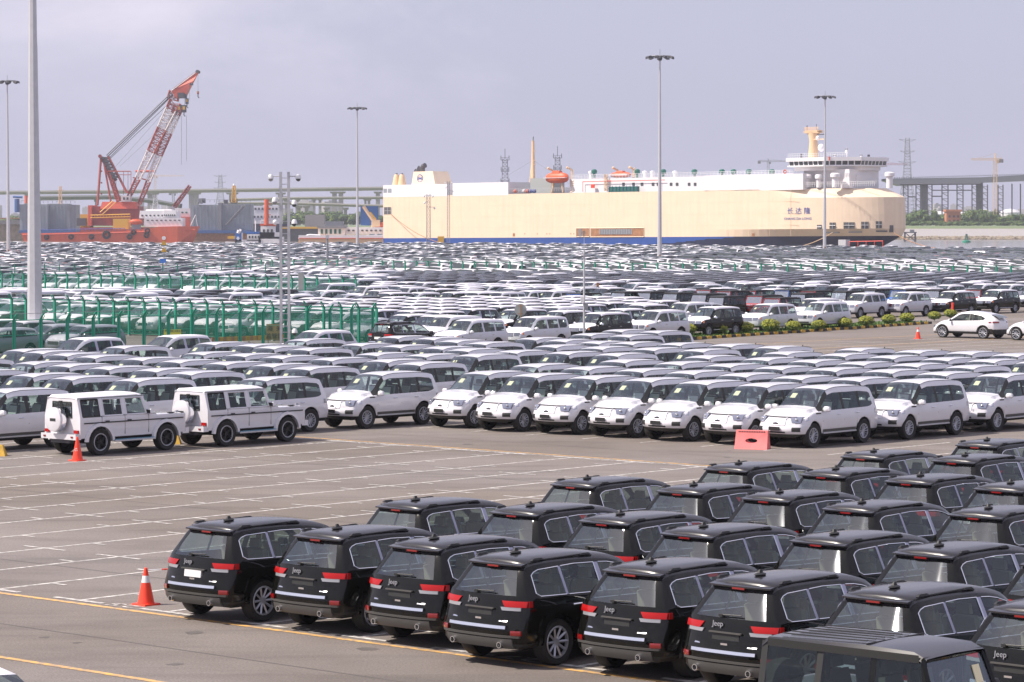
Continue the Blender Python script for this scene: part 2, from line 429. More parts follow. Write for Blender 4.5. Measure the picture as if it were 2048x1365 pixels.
for bb, a0, a1 in ((-1.9, -30, 17.2), (8.6, -40, 30), (19.9, -50, 20), (30.4, -40, 30), (-8.4, -30, 60)):
    n_ = 40; rs = random.Random(int(bb * 10))
    w_ = 0
    for k in range(n_):
        w2 = w_ + rs.uniform(-.03, .03); stroke(a0 + (a1 - a0) * k / n_, bb + w_, a0 + (a1 - a0) * (k + 1) / n_, bb + w2, .035, 'tar', z=.0025); w_ = w2
for bb, a0, a1 in ((13.0, 0, 26), ):
    pass
rs = random.Random(21)
for k in range(46):                                   # oil drips and small dark patches
    ca, cb = rs.uniform(-40, 30), rs.choice([rs.uniform(-4, 26), rs.uniform(-10, -6), rs.uniform(28, 33)]); r_ = rs.uniform(.06, .22); x, y = G(ca, cb)
    n_ = 9; rad = [r_ * rs.uniform(.6, 1.2) for _ in range(n_)]
    mk.add([(x + rad[j] * math.cos(6.283 * j / n_), y + rad[j] * math.sin(6.283 * j / n_) * 1.1, .0032) for j in range(n_)], [tuple(range(n_))], 'stain')
tag(mk.build('parking_lines'), kind='structure')
# bay numbers painted between the T marks (read from the aisle)
def ground_text(body, a, b, size):
    me = text_mesh(body, size, 'line_white', 'bay_number', 0.0)
    o = link('bay_number', me); x, y = G(a, b); o.location = (x, y, .010); o.rotation_euler = (0, 0, -TH + math.pi); o.scale = (1.2, .62, 1)
    tag(o, kind='structure')
for n, i in (('25', 6.5), ('26', 8.5), ('27', 10.5), ('28', 12.5)): ground_text(n, i * CW, B0 + .05, .75)
for n, i in (('25', -3.5), ('26', -1.5), ('27', .5)): ground_text(n, i * CW, B1 - .1, .75)

# ------------------------------------------------------------------ cars: one lofted shell per kind
def lerp(a, b, t): return a + (b - a) * t
def curve(pts):
    xs = [p[0] for p in pts]; ys = [p[1] for p in pts]; n = len(xs)
    d = [(ys[i + 1] - ys[i]) / (xs[i + 1] - xs[i]) for i in range(n - 1)]
    m = [d[0]] + [0 if d[i - 1] * d[i] <= 0 else 2 * d[i - 1] * d[i] / (d[i - 1] + d[i]) for i in range(1, n - 1)] + [d[-1]]
    def f(x):
        if x <= xs[0]: return ys[0]
        if x >= xs[-1]: return ys[-1]
        i = 0
        while x > xs[i + 1]: i += 1
        h = xs[i + 1] - xs[i]; t = (x - xs[i]) / h
        return (2*t**3-3*t*t+1)*ys[i] + (t**3-2*t*t+t)*h*m[i] + (-2*t**3+3*t*t)*ys[i+1] + (t**3-t*t)*h*m[i+1]
    return f
def lin(pts):
    xs = [p[0] for p in pts]; ys = [p[1] for p in pts]
    return lambda x: float(np.interp(x, xs, ys))

class Car:
    """spec: L, ztop, belt, w, wt (curves over x), glass (list of (x0,x1,role)), gl/gu glass lower/upper offsets,
       front/rear profiles over z, wheels, paints"""
    def __init__(s, **k):
        s.__dict__.update(k)
        s.xR, s.xF = -s.L / 2, s.L / 2
        s.zs = getattr(s, 'zs', .36); s.zb = getattr(s, 'zb', .27)
        s.K = 13; s.rexp = getattr(s, 'rexp', 2.4)
    def zt(s, x): return s.top(x)
    def rows(s, x):
        zt, w = s.top(x), s.w(x); wt = s.wt(x)
        belt = min(s.belt(x), zt - .10); zsh = belt - .07
        g0, g1 = s.gl(x), s.gu(x)
        cz = zt - s.edge
        g0 = min(g0, cz - .03); g1 = max(g0 + .004, min(g1, cz - .012))
        if g0 < belt: g0 = belt
        if g1 < g0 + .004: g1 = g0 + .004
        if g1 > cz - .004: g1 = cz - .004
        def yg(z):
            t = max(0, min(1, (z - belt) / max(.05, cz - belt))); return lerp(w * s.wb, wt, t)
        r = [(0, s.zb), (w - .28, s.zb), (w - .13, s.zb), (w * .965, s.zs), (w, lerp(s.zs, zsh, .33)), (w * 1.0, lerp(s.zs, zsh, .7)), (w * .985, zsh),
             (yg(g0), g0), (yg(g1), g1), (wt * .99, cz), (wt * .90, zt), (wt * .5, zt + s.crown * .75), (0, zt + s.crown)]
        for xc in s.wheels:
            dx = x - xc
            if abs(dx) < s.R:
                za = s.wz + math.sqrt(max(0, s.R ** 2 - dx ** 2))
                r = [(w - .29 if k == 2 else y, max(z, za + .012 * (k - 2))) if 1 < k < 7 else (w - .30 if k == 1 else y, z) for k, (y, z) in enumerate(r)]
        return r
    def D(s, x, y, z):
        W = s.w(0)
        t = max(0, (x - (s.xF - s.fr)) / s.fr); 
        if t > 0: x = x - (t ** 1.3) * (s.front(z) + s.cf * (abs(y) / W) ** 2.2)
        t = max(0, ((s.xR + s.rr) - x) / s.rr)
        if t > 0: x = x + (t ** 1.2) * (s.rear(z) + s.cr * (abs(y) / W) ** s.rexp)
        return (x, y, z)
    def stations(s):
        X = set(np.round(np.linspace(s.xR, s.xF, s.nst), 3))
        for a, b, *_ in s.glass: X |= {round(a, 3), round(b, 3)}
        X |= {round(v, 3) for v in (s.cowl, s.wst)}
        for e in s.extra: X.add(round(e, 3))
        for xc in s.wheels:
            for k in range(s.narch + 1): X.add(round(xc + s.R * math.cos(math.pi * k / s.narch), 3))
        X = sorted(x for x in X if s.xR <= x <= s.xF)
        out = [X[0]]
        keep = {round(v, 3) for g in s.glass for v in g[:2]} | {round(s.cowl, 3), round(s.wst, 3), round(s.xF, 3)}
        for x in X[1:]:
            if x - out[-1] < .018:
                if x in keep and out[-1] not in keep: out[-1] = x
                elif x in keep: out.append(x)
                continue
            out.append(x)
        return out
    def shell(s):
        body, wins = MB(), {}
        XS = s.stations(); RW = [s.rows(x) for x in XS]
        cab0, cab1 = s.cab
        def put(key, pts, m):
            mb = body if key is None else wins.setdefault(key, MB())
            if not hasattr(mb, 'idx'): mb.idx = {}
            f = []
            for p in pts:
                q = (round(p[0], 4), round(p[1], 4), round(p[2], 4))
                if q not in mb.idx: mb.idx[q] = len(mb.v); mb.v.append(q)
                f.append(mb.idx[q])
            g = []
            for i in f:
                if not g or g[-1] != i: g.append(i)
            if g[0] == g[-1] and len(g) > 1: g = g[:-1]
            if len(set(g)) < 3: return
            mb.f.append(tuple(g)); mb.m.append(mb.mi(m))
        K = s.K
        for i in range(len(XS) - 1):
            xa, xb = XS[i], XS[i + 1]; xm = (xa + xb) / 2
            for k in range(K - 1):
                key, m = None, s.paint(xm, k)
                if k == 7:
                    for gi, (a, b, role) in enumerate(s.glass):
                        if a - 1e-6 <= xm <= b + 1e-6:
                            if role == 'win': key, m = ('side_window', gi), 'glass_tint'
                            else: m = role
                if k >= 10 and s.wst - 1e-6 < xm < s.cowl + 1e-6: key, m = ('windshield', 0), 'glass_screen'
                for sd in (1, -1):
                    A, Bq = RW[i], RW[i + 1]
                    p = [s.D(xa, sd * A[k][0], A[k][1]), s.D(xb, sd * Bq[k][0], Bq[k][1]), s.D(xb, sd * Bq[k + 1][0], Bq[k + 1][1]), s.D(xa, sd * A[k + 1][0], A[k + 1][1])]
                    if sd > 0: p.reverse()
                    kk = None if key is None else (key[0], key[1], sd if key[0] == 'side_window' else 0)
                    put(kk, p, m)
        T = [-1, -.96, -.9, -.8, -.55, -.28, 0, .28, .55, .8, .9, .96, 1]
        for end, r, x in ((1, RW[-1], XS[-1]), (-1, RW[0], XS[0])):
            for k in range(1, 10):
                for a, b in zip(T, T[1:]):
                    def pt(t, kk):
                        y, z = r[kk]; 
                        if kk == 10: z = z + s.crown * (1 - t * t)
                        return s.D(x, y * t, z)
                    key, m = None, s.paint(x, min(k, 9))
                    if end < 0 and k == 7 and abs(a + b) / 2 < s.rgw and s.rear_glass: key, m = ('rear_window', 0, 0), 'glass_light'
                    p = [pt(a, k), pt(b, k), pt(b, k + 1), pt(a, k + 1)]
                    if end < 0: p.reverse()
                    put(key, p, m)
        return body, wins
    # panels laid on the ends and sides of the shell, a little proud
    def cap(s, mb, end, ys, zs, m, e=.018, back=.05, nz=3, skew=0):
        X = s.xF if end > 0 else s.xR
        n = len(ys); F = []; Bk = []
        Z = [lerp(zs[0], zs[1], k / nz) for k in range(nz + 1)] if len(zs) == 2 else zs
        for z in Z:
            for iy, y in enumerate(ys):
                y = y + (skew * (Z[-1] - z) * (1 - iy / (n - 1)) * (1 if y > 0 else -1) if skew else 0)
                q = s.D(X, y, z); F.append((q[0] + end * e, q[1], q[2])); Bk.append((q[0] - end * back, q[1], q[2]))
        nn = len(Z); fs = []
        N = n * nn
        for j in range(nn - 1):
            for i in range(n - 1):
                a = j * n + i; fs.append((a, a + 1, a + n + 1, a + n) if end * (ys[1] - ys[0]) > 0 else (a + n, a + n + 1, a + 1, a))
        def rim(seq):
            for a, b in zip(seq, seq[1:]): fs.append((a, b, b + N, a + N))
        rim(list(range(n))); rim([j * n for j in range(nn)]); rim([j * n + n - 1 for j in range(nn)]); rim([(nn - 1) * n + i for i in range(n)])
        mb.add(F + Bk, fs, m)
    def side_y(s, x, z):
        r = s.rows(x)[2:11]
        zz = [q[1] for q in r]; yy = [q[0] for q in r]
        return float(np.interp(z, zz, yy))
    def side(s, mb, sd, xs, zs, m, e=.014, back=.03):
        F = []; Bk = []
        n = len(xs)
        for z in zs:
            for x in xs:
                zz = z(x) if callable(z) else z
                q = s.D(x, sd * (s.side_y(x, zz) + e), zz); F.append(q); Bk.append((q[0], q[1] - sd * (back + e), q[2]))
        nn = len(zs); N = n * nn; fs = []
        for j in range(nn - 1):
            for i in range(n - 1):
                a = j * n + i; fs.append((a + n, a + n + 1, a + 1, a) if sd * (xs[1] - xs[0]) > 0 else (a, a + 1, a + n + 1, a + n))
        for seq in (list(range(n)), [j * n for j in range(nn)], [j * n + n - 1 for j in range(nn)], [(nn - 1) * n + i for i in range(n)]):
            for a, b in zip(seq, seq[1:]): fs.append((a, b, b + N, a + N))
        mb.add(F + Bk, fs, m)

def wheel_meshes(kind, R_, w, rr, spokes, rim_m, ring=None, seg=22):
    t = MB(); h = w / 2
    t.lathe([(rr, -h * .8), (R_ * .93, -h), (R_, -h * .7), (R_ * 1.0, 0), (R_, h * .7), (R_ * .93, h), (rr, h * .8), (rr * .97, 0), (rr, -h * .8)], 'rubber', n=seg, axis='y')
    r = MB()
    r.lathe([(rr * 1.0, h * .82), (rr * .90, h * .80), (rr * .88, h * .1), (.03, h * .05)], 'alloy_dark' if rim_m != 'steel_wheel' else 'steel_dark', n=seg, axis='y')
    r.lathe([(rr * 1.01, h * .80), (rr * .98, h * .86), (rr * .90, h * .84), (rr * .87, h * .5)], ring or rim_m, n=seg, axis='y')
    for k in range(spokes):
        a = 2 * math.pi * k / spokes; ca, sa = math.cos(a), math.sin(a)
        for off in ((-.13, .13) if spokes <= 6 else (0,)):
            c1, s1 = math.cos(a + off), math.sin(a + off)
            r.tube((.05 * ca, h * .5, .05 * sa), (rr * .91 * c1, h * .78, rr * .91 * s1), rr * (.085 if spokes > 6 else .07), rim_m, n=4, cap=False)
    r.lathe([(.075, h * .4), (.07, h * .62), (.0, h * .64)], rim_m, n=10, axis='y')
    b = MB(); b.lathe([(rr * .9, -h * .3), (.02, -h * .3)], 'trim', n=10, axis='y'); r.add(b.v, b.f, 'trim')
    return t.mesh('tyre_' + kind, True), r.mesh('rim_' + kind, True, 30)
def add_wheels(root, C, wm, y, R_):
    for x in C.wheels:
        for sd in (1, -1):
            o = link('wheel', wm[0], root); o.location = (x, sd * y, R_); o.rotation_euler = (0, 0, 0 if sd > 0 else math.pi)
            link('rim', wm[1], o)
def seats(root, m, rows, y=.36, z0=.62, wrap=None, head=.16):
    for x in rows:
        for sd in (1, -1):
            s = MB()
            s.box((x, sd * y, z0), (.5, .48, .16), m); s.box((x - .27, sd * y, z0 + .34), (.13, .46, .62), m, ry=R(-12), taper=.85)
            s.box((x - .36, sd * y, z0 + .34 + .31 + head / 2 + .03), (.10, .26, head), m, taper=.8)
            if wrap: s.box((x - .20, sd * y, z0 + .42), (.02, .40, .40), wrap, ry=R(-12))
            s.build('seat', root)
def cabin(root, C, dash_x, m='interior', wheel_side=1):
    s = MB(); x0, x1 = C.cab[0] + .15, dash_x
    w = C.w(0) - .14
    s.b2(x0, x1, -w, w, .40, .46, m)
    s.box((dash_x, 0, .95), (.42, w * 1.9, .28), m)
    s.box((dash_x + .25, 0, 1.02), (.5, w * 1.8, .06), m)
    s.lathe([(.17, 0), (.19, .015), (.17, .03)], 'trim', n=12, axis='x', c=(dash_x - .33, wheel_side * .36, 1.0))
    s.tube((dash_x - .3, wheel_side * .36, 1.0), (dash_x, wheel_side * .36, .9), .04, 'trim')
    s.build('dashboard', root)
def mirrors(root, x, z, y, m, big=1.0):
    for sd in (1, -1):
        s = MB(); cx, cy = x, sd * (y + .10); a_, b_, c_ = .065 * big, .105 * big, .075 * big
        P = [(cx + dx * a_ * k, cy + dy * b_ * k2, z + dz) for dz, k, k2 in ((-c_, .55, .7), (-c_ * .6, .9, 1), (c_ * .5, .9, .95), (c_, .5, .7)) for dx, dy in ((-1, -1), (.4, -1), (1, -.5), (1, .5), (.4, 1), (-1, 1))]
        s.add(P, [(i * 6 + j, i * 6 + (j + 1) % 6, i * 6 + 6 + (j + 1) % 6, i * 6 + 6 + j) for i in range(3) for j in range(6)] + [(0, 5, 4, 3, 2, 1), (18, 19, 20, 21, 22, 23)], m)
        s.box((x - .062 * big, sd * (y + .10), z), (.02, .17 * big, .10 * big), 'trim'); s.tube((x + .02, sd * (y - .06), z - .05), (x, sd * (y + .06), z - .03), .03, 'trim')
        s.build('mirror', root, True)
def finish(root, body, wins, name='body'):
    b = body.build(name, root, True, 48)
    for key, mb in wins.items(): mb.build(key[0], root, True, 40)
    return b

# ---- black estate-like 4x4, seen from behind in the foreground
def spec_jeep(top=None, paint=None):
    return Car(L=4.82, top=curve([(-2.41, 1.655), (-2.1, 1.695), (-1.3, 1.74), (-.6, 1.735), (0, 1.695), (.42, 1.62), (1.2, 1.16), (1.6, 1.11), (2.1, 1.03), (2.3, .96), (2.41, .86)]),
        belt=lin([(-2.41, 1.16), (-1.8, 1.13), (1.2, 1.05), (2.41, .9)]), w=curve([(-2.41, .90), (-2.0, .95), (0, .965), (1.6, .95), (2.41, .86)]),
        wt=curve([(-2.41, .61), (-1.5, .66), (.3, .66), (.6, .67), (1.2, .80), (2.41, .78)]), wb=.955, edge=.07, crown=.045,
        gl=lin([(-2.41, 1.19), (-2.02, 1.22), (-1.93, 1.175), (1.2, 1.08)]), gu=lin([(-2.41, 1.58), (-2.05, 1.58), (-2.0, 1.46), (-1.92, 1.53), (-1.75, 1.58), (-.8, 1.61), (0, 1.58), (.45, 1.50), (1.1, 1.12)]),
        glass=[(-2.02, -1.19, 'win'), (-1.19, -1.13, 'pillar_film'), (-1.13, -.29, 'win'), (-.29, -.17, 'pillar_film'), (-.17, .95, 'win')],
        cab=(-2.3, 1.1), cowl=1.2, wst=.36, extra=(-2.3, -2.2, -1.95, 2.3, 2.36), wheels=(-1.44, 1.475), R=.455, wz=.39, narch=10, nst=34, zs=.42, zb=.33,
        front=lin([(.3, .10), (.5, 0), (.8, .03), (1.0, .15)]), rear=lin([(.3, .10), (.42, .03), (.60, 0), (.74, .03), (.80, .08), (1.05, .11), (1.19, .17), (1.66, .50), (1.8, .52)]), fr=.9, rr=.66, cf=.28, cr=.22, rexp=3.6,
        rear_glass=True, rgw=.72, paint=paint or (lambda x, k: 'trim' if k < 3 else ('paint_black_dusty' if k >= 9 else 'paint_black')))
TY_J = wheel_meshes('estate', .385, .27, .27, 10, 'alloy')
def make_jeep(badge_mesh=None):
    C = spec_jeep(); r = thing('black_suv', 'black estate', 'suv')
    body, wins = C.shell(); finish(r, body, wins)
    add_wheels(r, C, TY_J, .82, .385)
    seats(r, 'seat_beige', (-.75, .25), wrap='seat_wrap'); cabin(r, C, .85)
    # spoiler, roof rails, antenna
    s = MB(); ys = [-.60, -.45, -.2, 0, .2, .45, .60]
    F = []
    for y in ys:
        x = C.D(-2.41, y, 1.66)[0]; F += [(x + .22, y, 1.715 + .012 * (1 - (y / .6) ** 2)), (x - .10, y, 1.665), (x - .10, y, 1.64), (x + .10, y, 1.625)]
    fs = []
    for i in range(len(ys) - 1):
        for j in range(4): a, b = i * 4 + j, i * 4 + (j + 1) % 4; fs.append((a, b, b + 4, a + 4))
    fs += [(0, 1, 2, 3), (24, 27, 26, 25)]
    s.add(F, fs, 'paint_black_dusty'); s.box((C.D(-2.41, 0, 1.66)[0] - .085, 0, 1.628), (.03, .24, .03), 'lamp_red_dark'); s.build('spoiler', r, True, 30)
    for sd in (1, -1):
        s = MB(); pts = [(-1.80, .61, 1.69), (-1.55, .615, 1.722), (-.55, .622, 1.735), (-.25, .622, 1.70)]
        pts = [(x, sd * y, z) for x, y, z in pts]; s.path(pts, .016, 'trim', n=6)
        s.box((-1.60, sd * .615, 1.745), (.30, .05, .035), 'trim', taper=.6); s.box((-.42, sd * .622, 1.738), (.28, .05, .03), 'trim', taper=.6); s.build('roof_rail', r, True)
        s = MB(); y0 = sd
        s2 = [y0 * v for v in (.45, .55, .65, .76, .84, .885)]
        C.cap(s, -1, s2, (1.012, 1.110), 'lamp_red', .014, skew=.8); C.side(s, sd, [-2.405, -2.34, -2.28], [1.012, 1.110], 'lamp_red', .022)
        t = s.build('taillight', r, True, 30)
        s = MB(); C.cap(s, -1, [y0 * v for v in (.44, .56, .68, .80)], (.955, 1.010), 'lamp_clear', .011, skew=.6); s.build('reverse_light', t, True, 30)
        s = MB(); C.cap(s, -1, [y0 * v for v in (.70, .78, .86)], (.56, .64), 'lamp_red_dark', .02); s.build('reflector', r)
        s = MB(); q = C.D(-2.41, sd * .52, .40); s.lathe([(.03, .06), (.05, .06), (.052, -.06), (.04, -.06)], 'chrome', n=12, axis='x', c=(q[0] - .03, q[1], q[2])); s.build('exhaust_tip', r, True)
        # bright surround of the side windows
        for xa, xb in ((-2.02, -1.19), (-1.13, -.29), (-.17, .98)):
            s = MB()
            xs = np.linspace(xa, xb, 6)
            lo = [C.D(x, sd * (C.rows(x)[7][0] + .010), C.rows(x)[7][1]) for x in xs]; hi = [C.D(x, sd * (C.rows(x)[8][0] + .012), C.rows(x)[8][1]) for x in xs]
            s.path(lo, .009, 'chrome', 4); s.path(hi, .009, 'chrome', 4); s.tube(lo[0] if xa < -2 else lo[-1], hi[0] if xa < -2 else hi[-1], .009, 'chrome', n=4); s.build('window_trim', r)
        for x in (-1.02, 0.02):
            s = MB(); y = C.side_y(x, .985); s.tube((x - .09, sd * (y + .03), .985), (x + .12, sd * (y + .035), .985), .017, 'chrome', n=6); s.build('door_handle', r, True)
        # flared arches
        for xc in C.wheels:
            s = MB(); P = []
            n = 12
            for k in range(n + 1):
                a = math.pi * (k / n) ; x = xc + math.cos(a) * .455; z = .39 + math.sin(a) * .455
                x2 = xc + math.cos(a) * .54; z2 = .39 + math.sin(a) * .53
                if k in (0, n): z = z2 = .38
                yo = C.w(xc) + .012
                P += [(x, sd * (yo - .10), z), (x, sd * (yo + .02), z), (x2, sd * (yo + .008), z2), (x2, sd * (yo - .03), z2)]
            P = [C.D(*p) for p in P]
            s.add(P, [(k * 4 + j, k * 4 + j + 1, k * 4 + 5 + j, k * 4 + 4 + j) for k in range(n) for j in range(3)], 'paint_black'); s.build('wheel_arch', r, True, 35)
    s = MB(); s.box((-.98, -.30, 1.50), (.012, .13, .12), 'sticker_yellow'); s.build('paper_sheet', r)
    s = MB(); s.box((-1.45, 0, 1.83), (.14, .06, .09), 'trim', taper=.35); s.ell((-1.45, 0, 1.80), (.13, .07, .03), 'trim'); s.build('roof_antenna', r, True)
    s = MB()
    q = C.D(-2.41, 0, 1.22); s.tube((q[0] - .03, .12, 1.235), (q[0] - .03, -.26, 1.25), .012, 'trim', n=5); s.box((q[0] - .02, .14, 1.225), (.06, .07, .04), 'trim'); s.build('rear_wiper', r)
    s = MB(); C.cap(s, -1, np.linspace(-.62, .62, 9), (.665, .715), 'chrome', .045, nz=2); s.build('bumper_strip', r, True)
    s = MB(); C.cap(s, -1, np.linspace(-.72, .72, 9), (.34, .50), 'trim_grey', .03, nz=3); s.build('lower_bumper', r, True)
    s = MB(); C.cap(s, -1, np.linspace(-.84, .84, 11), (.52, .555), 'trim_grey', .03, nz=2); s.build('bumper_lip', r, True)
    s = MB(); C.cap(s, -1, np.linspace(-.26, .26, 5), (.84, .96), 'trim', .006); q = C.D(-2.41, 0, .98); s.box((q[0] - .02, 0, .975), (.04, .62, .022), 'trim_grey'); s.box((q[0] - .04, 0, .80), (.03, .13, .03), 'chrome'); s.build('plate_recess', r)
    if badge_mesh:
        q = C.D(-2.41, .18, 1.115); o = link('badge_lettering', badge_mesh, r); o.scale = (.82, .82, .82); o.location = (q[0] - .035, .16, 1.10); o.rotation_euler = (R(90 - 7), 0, R(-90))
    for y, w in ((.55, .12), (-.52, .16)):
        s = MB(); C.cap(s, -1, [y - w / 2, y, y + w / 2], (.775, .795), 'chrome', .012); s.build('emblem', r)
    mirrors(r, .92, 1.14, .93, 'paint_black')
    s = MB()
    for sd in (1, -1):
        C.cap(s, 1, [sd * v for v in (.50, .62, .74, .84)], (.74, .86), 'headlamp', .02)
    C.cap(s, 1, np.linspace(-.42, .42, 7), (.70, .86), 'chrome', .015); s.build('grille', r)
    s = MB(); s.b2(-1.9, 1.9, -.55, .55, .26, .36, 'trim'); s.tube((-1.44, -.75, .36), (-1.44, .75, .36), .06, 'trim'); s.ell((-1.9, .1, .36), (.3, .3, .1), 'steel_grey'); s.build('underbody', r)
    return r, C

# ---- big white 4x4
def spec_patrol():
    def paint(x, k):
        if k < 3: return 'trim'
        if k == 7 and -2.0 < x < 1.15: return 'trim'
        if k in (8, 9) and .50 < x < 1.13: return 'trim'
        return 'paint_white'
    return Car(L=4.80, top=curve([(-2.4, 1.76), (-2.15, 1.80), (-1.2, 1.875), (-.2, 1.885), (.25, 1.85), (.52, 1.79), (1.15, 1.28), (1.3, 1.25), (1.8, 1.19), (2.1, 1.10), (2.3, .98), (2.4, .86)]),
        belt=lin([(-2.4, 1.15), (1.0, 1.14), (1.5, 1.12), (2.4, .95)]), w=curve([(-2.4, .84), (-2.0, .90), (0, .935), (1.7, .925), (2.1, .90), (2.4, .82)]),
        wt=curve([(-2.4, .66), (-1.5, .71), (.3, .70), (.55, .71), (1.15, .79), (2.1, .74), (2.4, .66)]), wb=.955, edge=.10, crown=.04,
        gl=lin([(-2.2, 1.34), (-2.0, 1.27), (-1.85, 1.22), (-1.6, 1.19), (1.1, 1.16)]), gu=lin([(-2.2, 1.5), (-2.0, 1.60), (-1.85, 1.66), (-1.3, 1.715), (.2, 1.72), (.5, 1.66), (1.08, 1.18)]),
        glass=[(-2.0, -1.22, 'win'), (-1.22, -1.10, 'trim'), (-1.10, -.28, 'win'), (-.28, -.14, 'trim'), (-.14, .92, 'win'), (.92, 1.08, 'trim')],
        cab=(-2.3, 1.1), cowl=1.15, wst=.45, extra=(-2.3, 2.3, 2.36), wheels=(-1.35, 1.50), R=.45, wz=.40, narch=10, nst=34, zs=.46, zb=.36,
        front=lin([(.35, .16), (.5, .02), (.62, 0), (.72, .05), (.95, .14), (1.1, .30)]), rear=lin([(.4, .08), (.55, 0), (.8, .02), (1.1, .06), (1.25, .08), (1.75, .26)]), fr=.95, rr=.6, cf=.36, cr=.16,
        rear_glass=True, rgw=.8, paint=paint)
TY_P = wheel_meshes('white_suv', .40, .27, .245, 12, 'alloy')
def make_patrol():
    C = spec_patrol(); r = thing('white_suv', 'white', 'suv')
    body, wins = C.shell(); finish(r, body, wins)
    add_wheels(r, C, TY_P, .80, .40)
    seats(r, 'seat_grey', (-.75, .22), z0=.78, wrap='seat_wrap'); cabin(r, C, .82)
    s = MB()
    s.box((.48, -.05, 1.34), (.02, .05, .06), 'trim')
    for sd in (1, -1):
        s = MB(); C.cap(s, 1, [sd * v for v in (.47, .58, .70, .80)], [.83, .88, .94, .995], 'headlamp', .02, skew=.5); C.side(s, sd, [2.36, 2.2, 1.98], [.88, 1.01], 'headlamp', .012); h_ = s.build('headlight', r, True, 35)
        s = MB(); q = C.D(2.4, sd * .66, .92); s.ell((q[0] + .02, q[1], q[2]), (.03, .055, .045), 'lamp_clear', n=8, k=6); s.build('lens', h_, True)
        s = MB(); C.cap(s, 1, [sd * v for v in (.58, .66, .75, .82)], (.54, .68), 'trim', .012); s.build('fog_light_recess', r)
        s = MB(); C.side(s, sd, [1.10, 1.22, 1.36], [1.08, 1.12], 'trim', .014); s.build('fender_vent', r)
        s = MB(); C.cap(s, -1, [sd * v for v in (.66, .74, .80)], (.95, 1.13), 'lamp_clear', .02); C.side(s, sd, [-2.32, -2.2, -2.1], [.97, 1.12], 'lamp_clear', .014); s.build('taillight', r)
        for x in (-.95, .12):
            s = MB(); y = C.side_y(x, 1.04); s.tube((x - .08, sd * (y + .03), 1.04), (x + .11, sd * (y + .03), 1.04), .016, 'chrome', n=6); s.build('door_handle', r)
        s = MB(); s.b2(-.86, 1.0, sd * .84, sd * .955, .43, .47, 'steel_pale'); C.side(s, sd, [-.88, -.3, .4, 1.0], [.48, .57], 'trim_grey', .01); s.build('side_step', r)
        for x in (-.21, .98):
            s = MB(); C.side(s, sd, [x, x + .012], [.60, .85, 1.10], 'trim_grey', .0012, .01); s.build('door_gap', r)
        s = MB(); 
        for xa, xb in ((.52, -2.2),):
            xs = np.linspace(xa, xb, 10); s.path([C.D(x, sd * (C.wt(x) * .90), C.top(x) + .006) for x in xs], .010, 'trim', 4)
        s.build('roof_seam', r)
    s = MB(); C.cap(s, 1, np.linspace(-.34, .34, 7), (.74, .96), 'film_white', .02); s.build('grille_cover', r, True)
    for sd in (1, -1): s = MB(); s.tube(C.D(2.415, sd * .16, .76), C.D(2.415, sd * .36, .99), .014, 'pillar_film', n=4); s.build('grille_bar', r)
    s = MB(); C.cap(s, 1, np.linspace(-.62, .62, 7), (1.005, 1.018), 'trim_grey', .004, nz=1); s.build('bonnet_gap', r)
    s = MB(); q = C.D(2.4, 0, .80); s.lathe([(.0, .03), (.055, .02), (.06, 0)], 'chrome', n=12, axis='x', c=(q[0], 0, .80)); s.box((q[0] + .028, 0, .80), (.015, .19, .045), 'trim'); s.build('emblem', r)
    s = MB(); q = C.D(2.4, 0, .62); s.box((q[0] + .02, 0, .63), (.03, .42, .12), 'trim'); s.build('plate_holder', r)
    s = MB(); C.cap(s, 1, np.linspace(-.36, .36, 7), (.49, .54), 'trim', .012); s.build('lower_intake', r)
    s = MB(); s.box((.66, -.48, 1.60), (.012, .20, .22), 'sticker_yellow', ry=R(-51)); s.build('window_sheet', r)
    s = MB()
    for y in (-.05, -.55): s.tube((1.17, y, 1.28), (1.0, y + .42, 1.385), .012, 'trim', n=4)
    s.build('wiper', r)
    s = MB(); s.tube((-2.15, 0, 1.86), (-2.20, 0, 1.90), .02, 'trim'); s.build('roof_antenna', r)
    mirrors(r, .95, 1.23, .93, 'paint_white', 1.15)
    s = MB(); s.b2(-1.9, 1.9, -.5, .5, .30, .40, 'trim'); s.tube((-1.35, -.75, .38), (-1.35, .75, .38), .07, 'trim'); s.build('underbody', r)
    return r, C

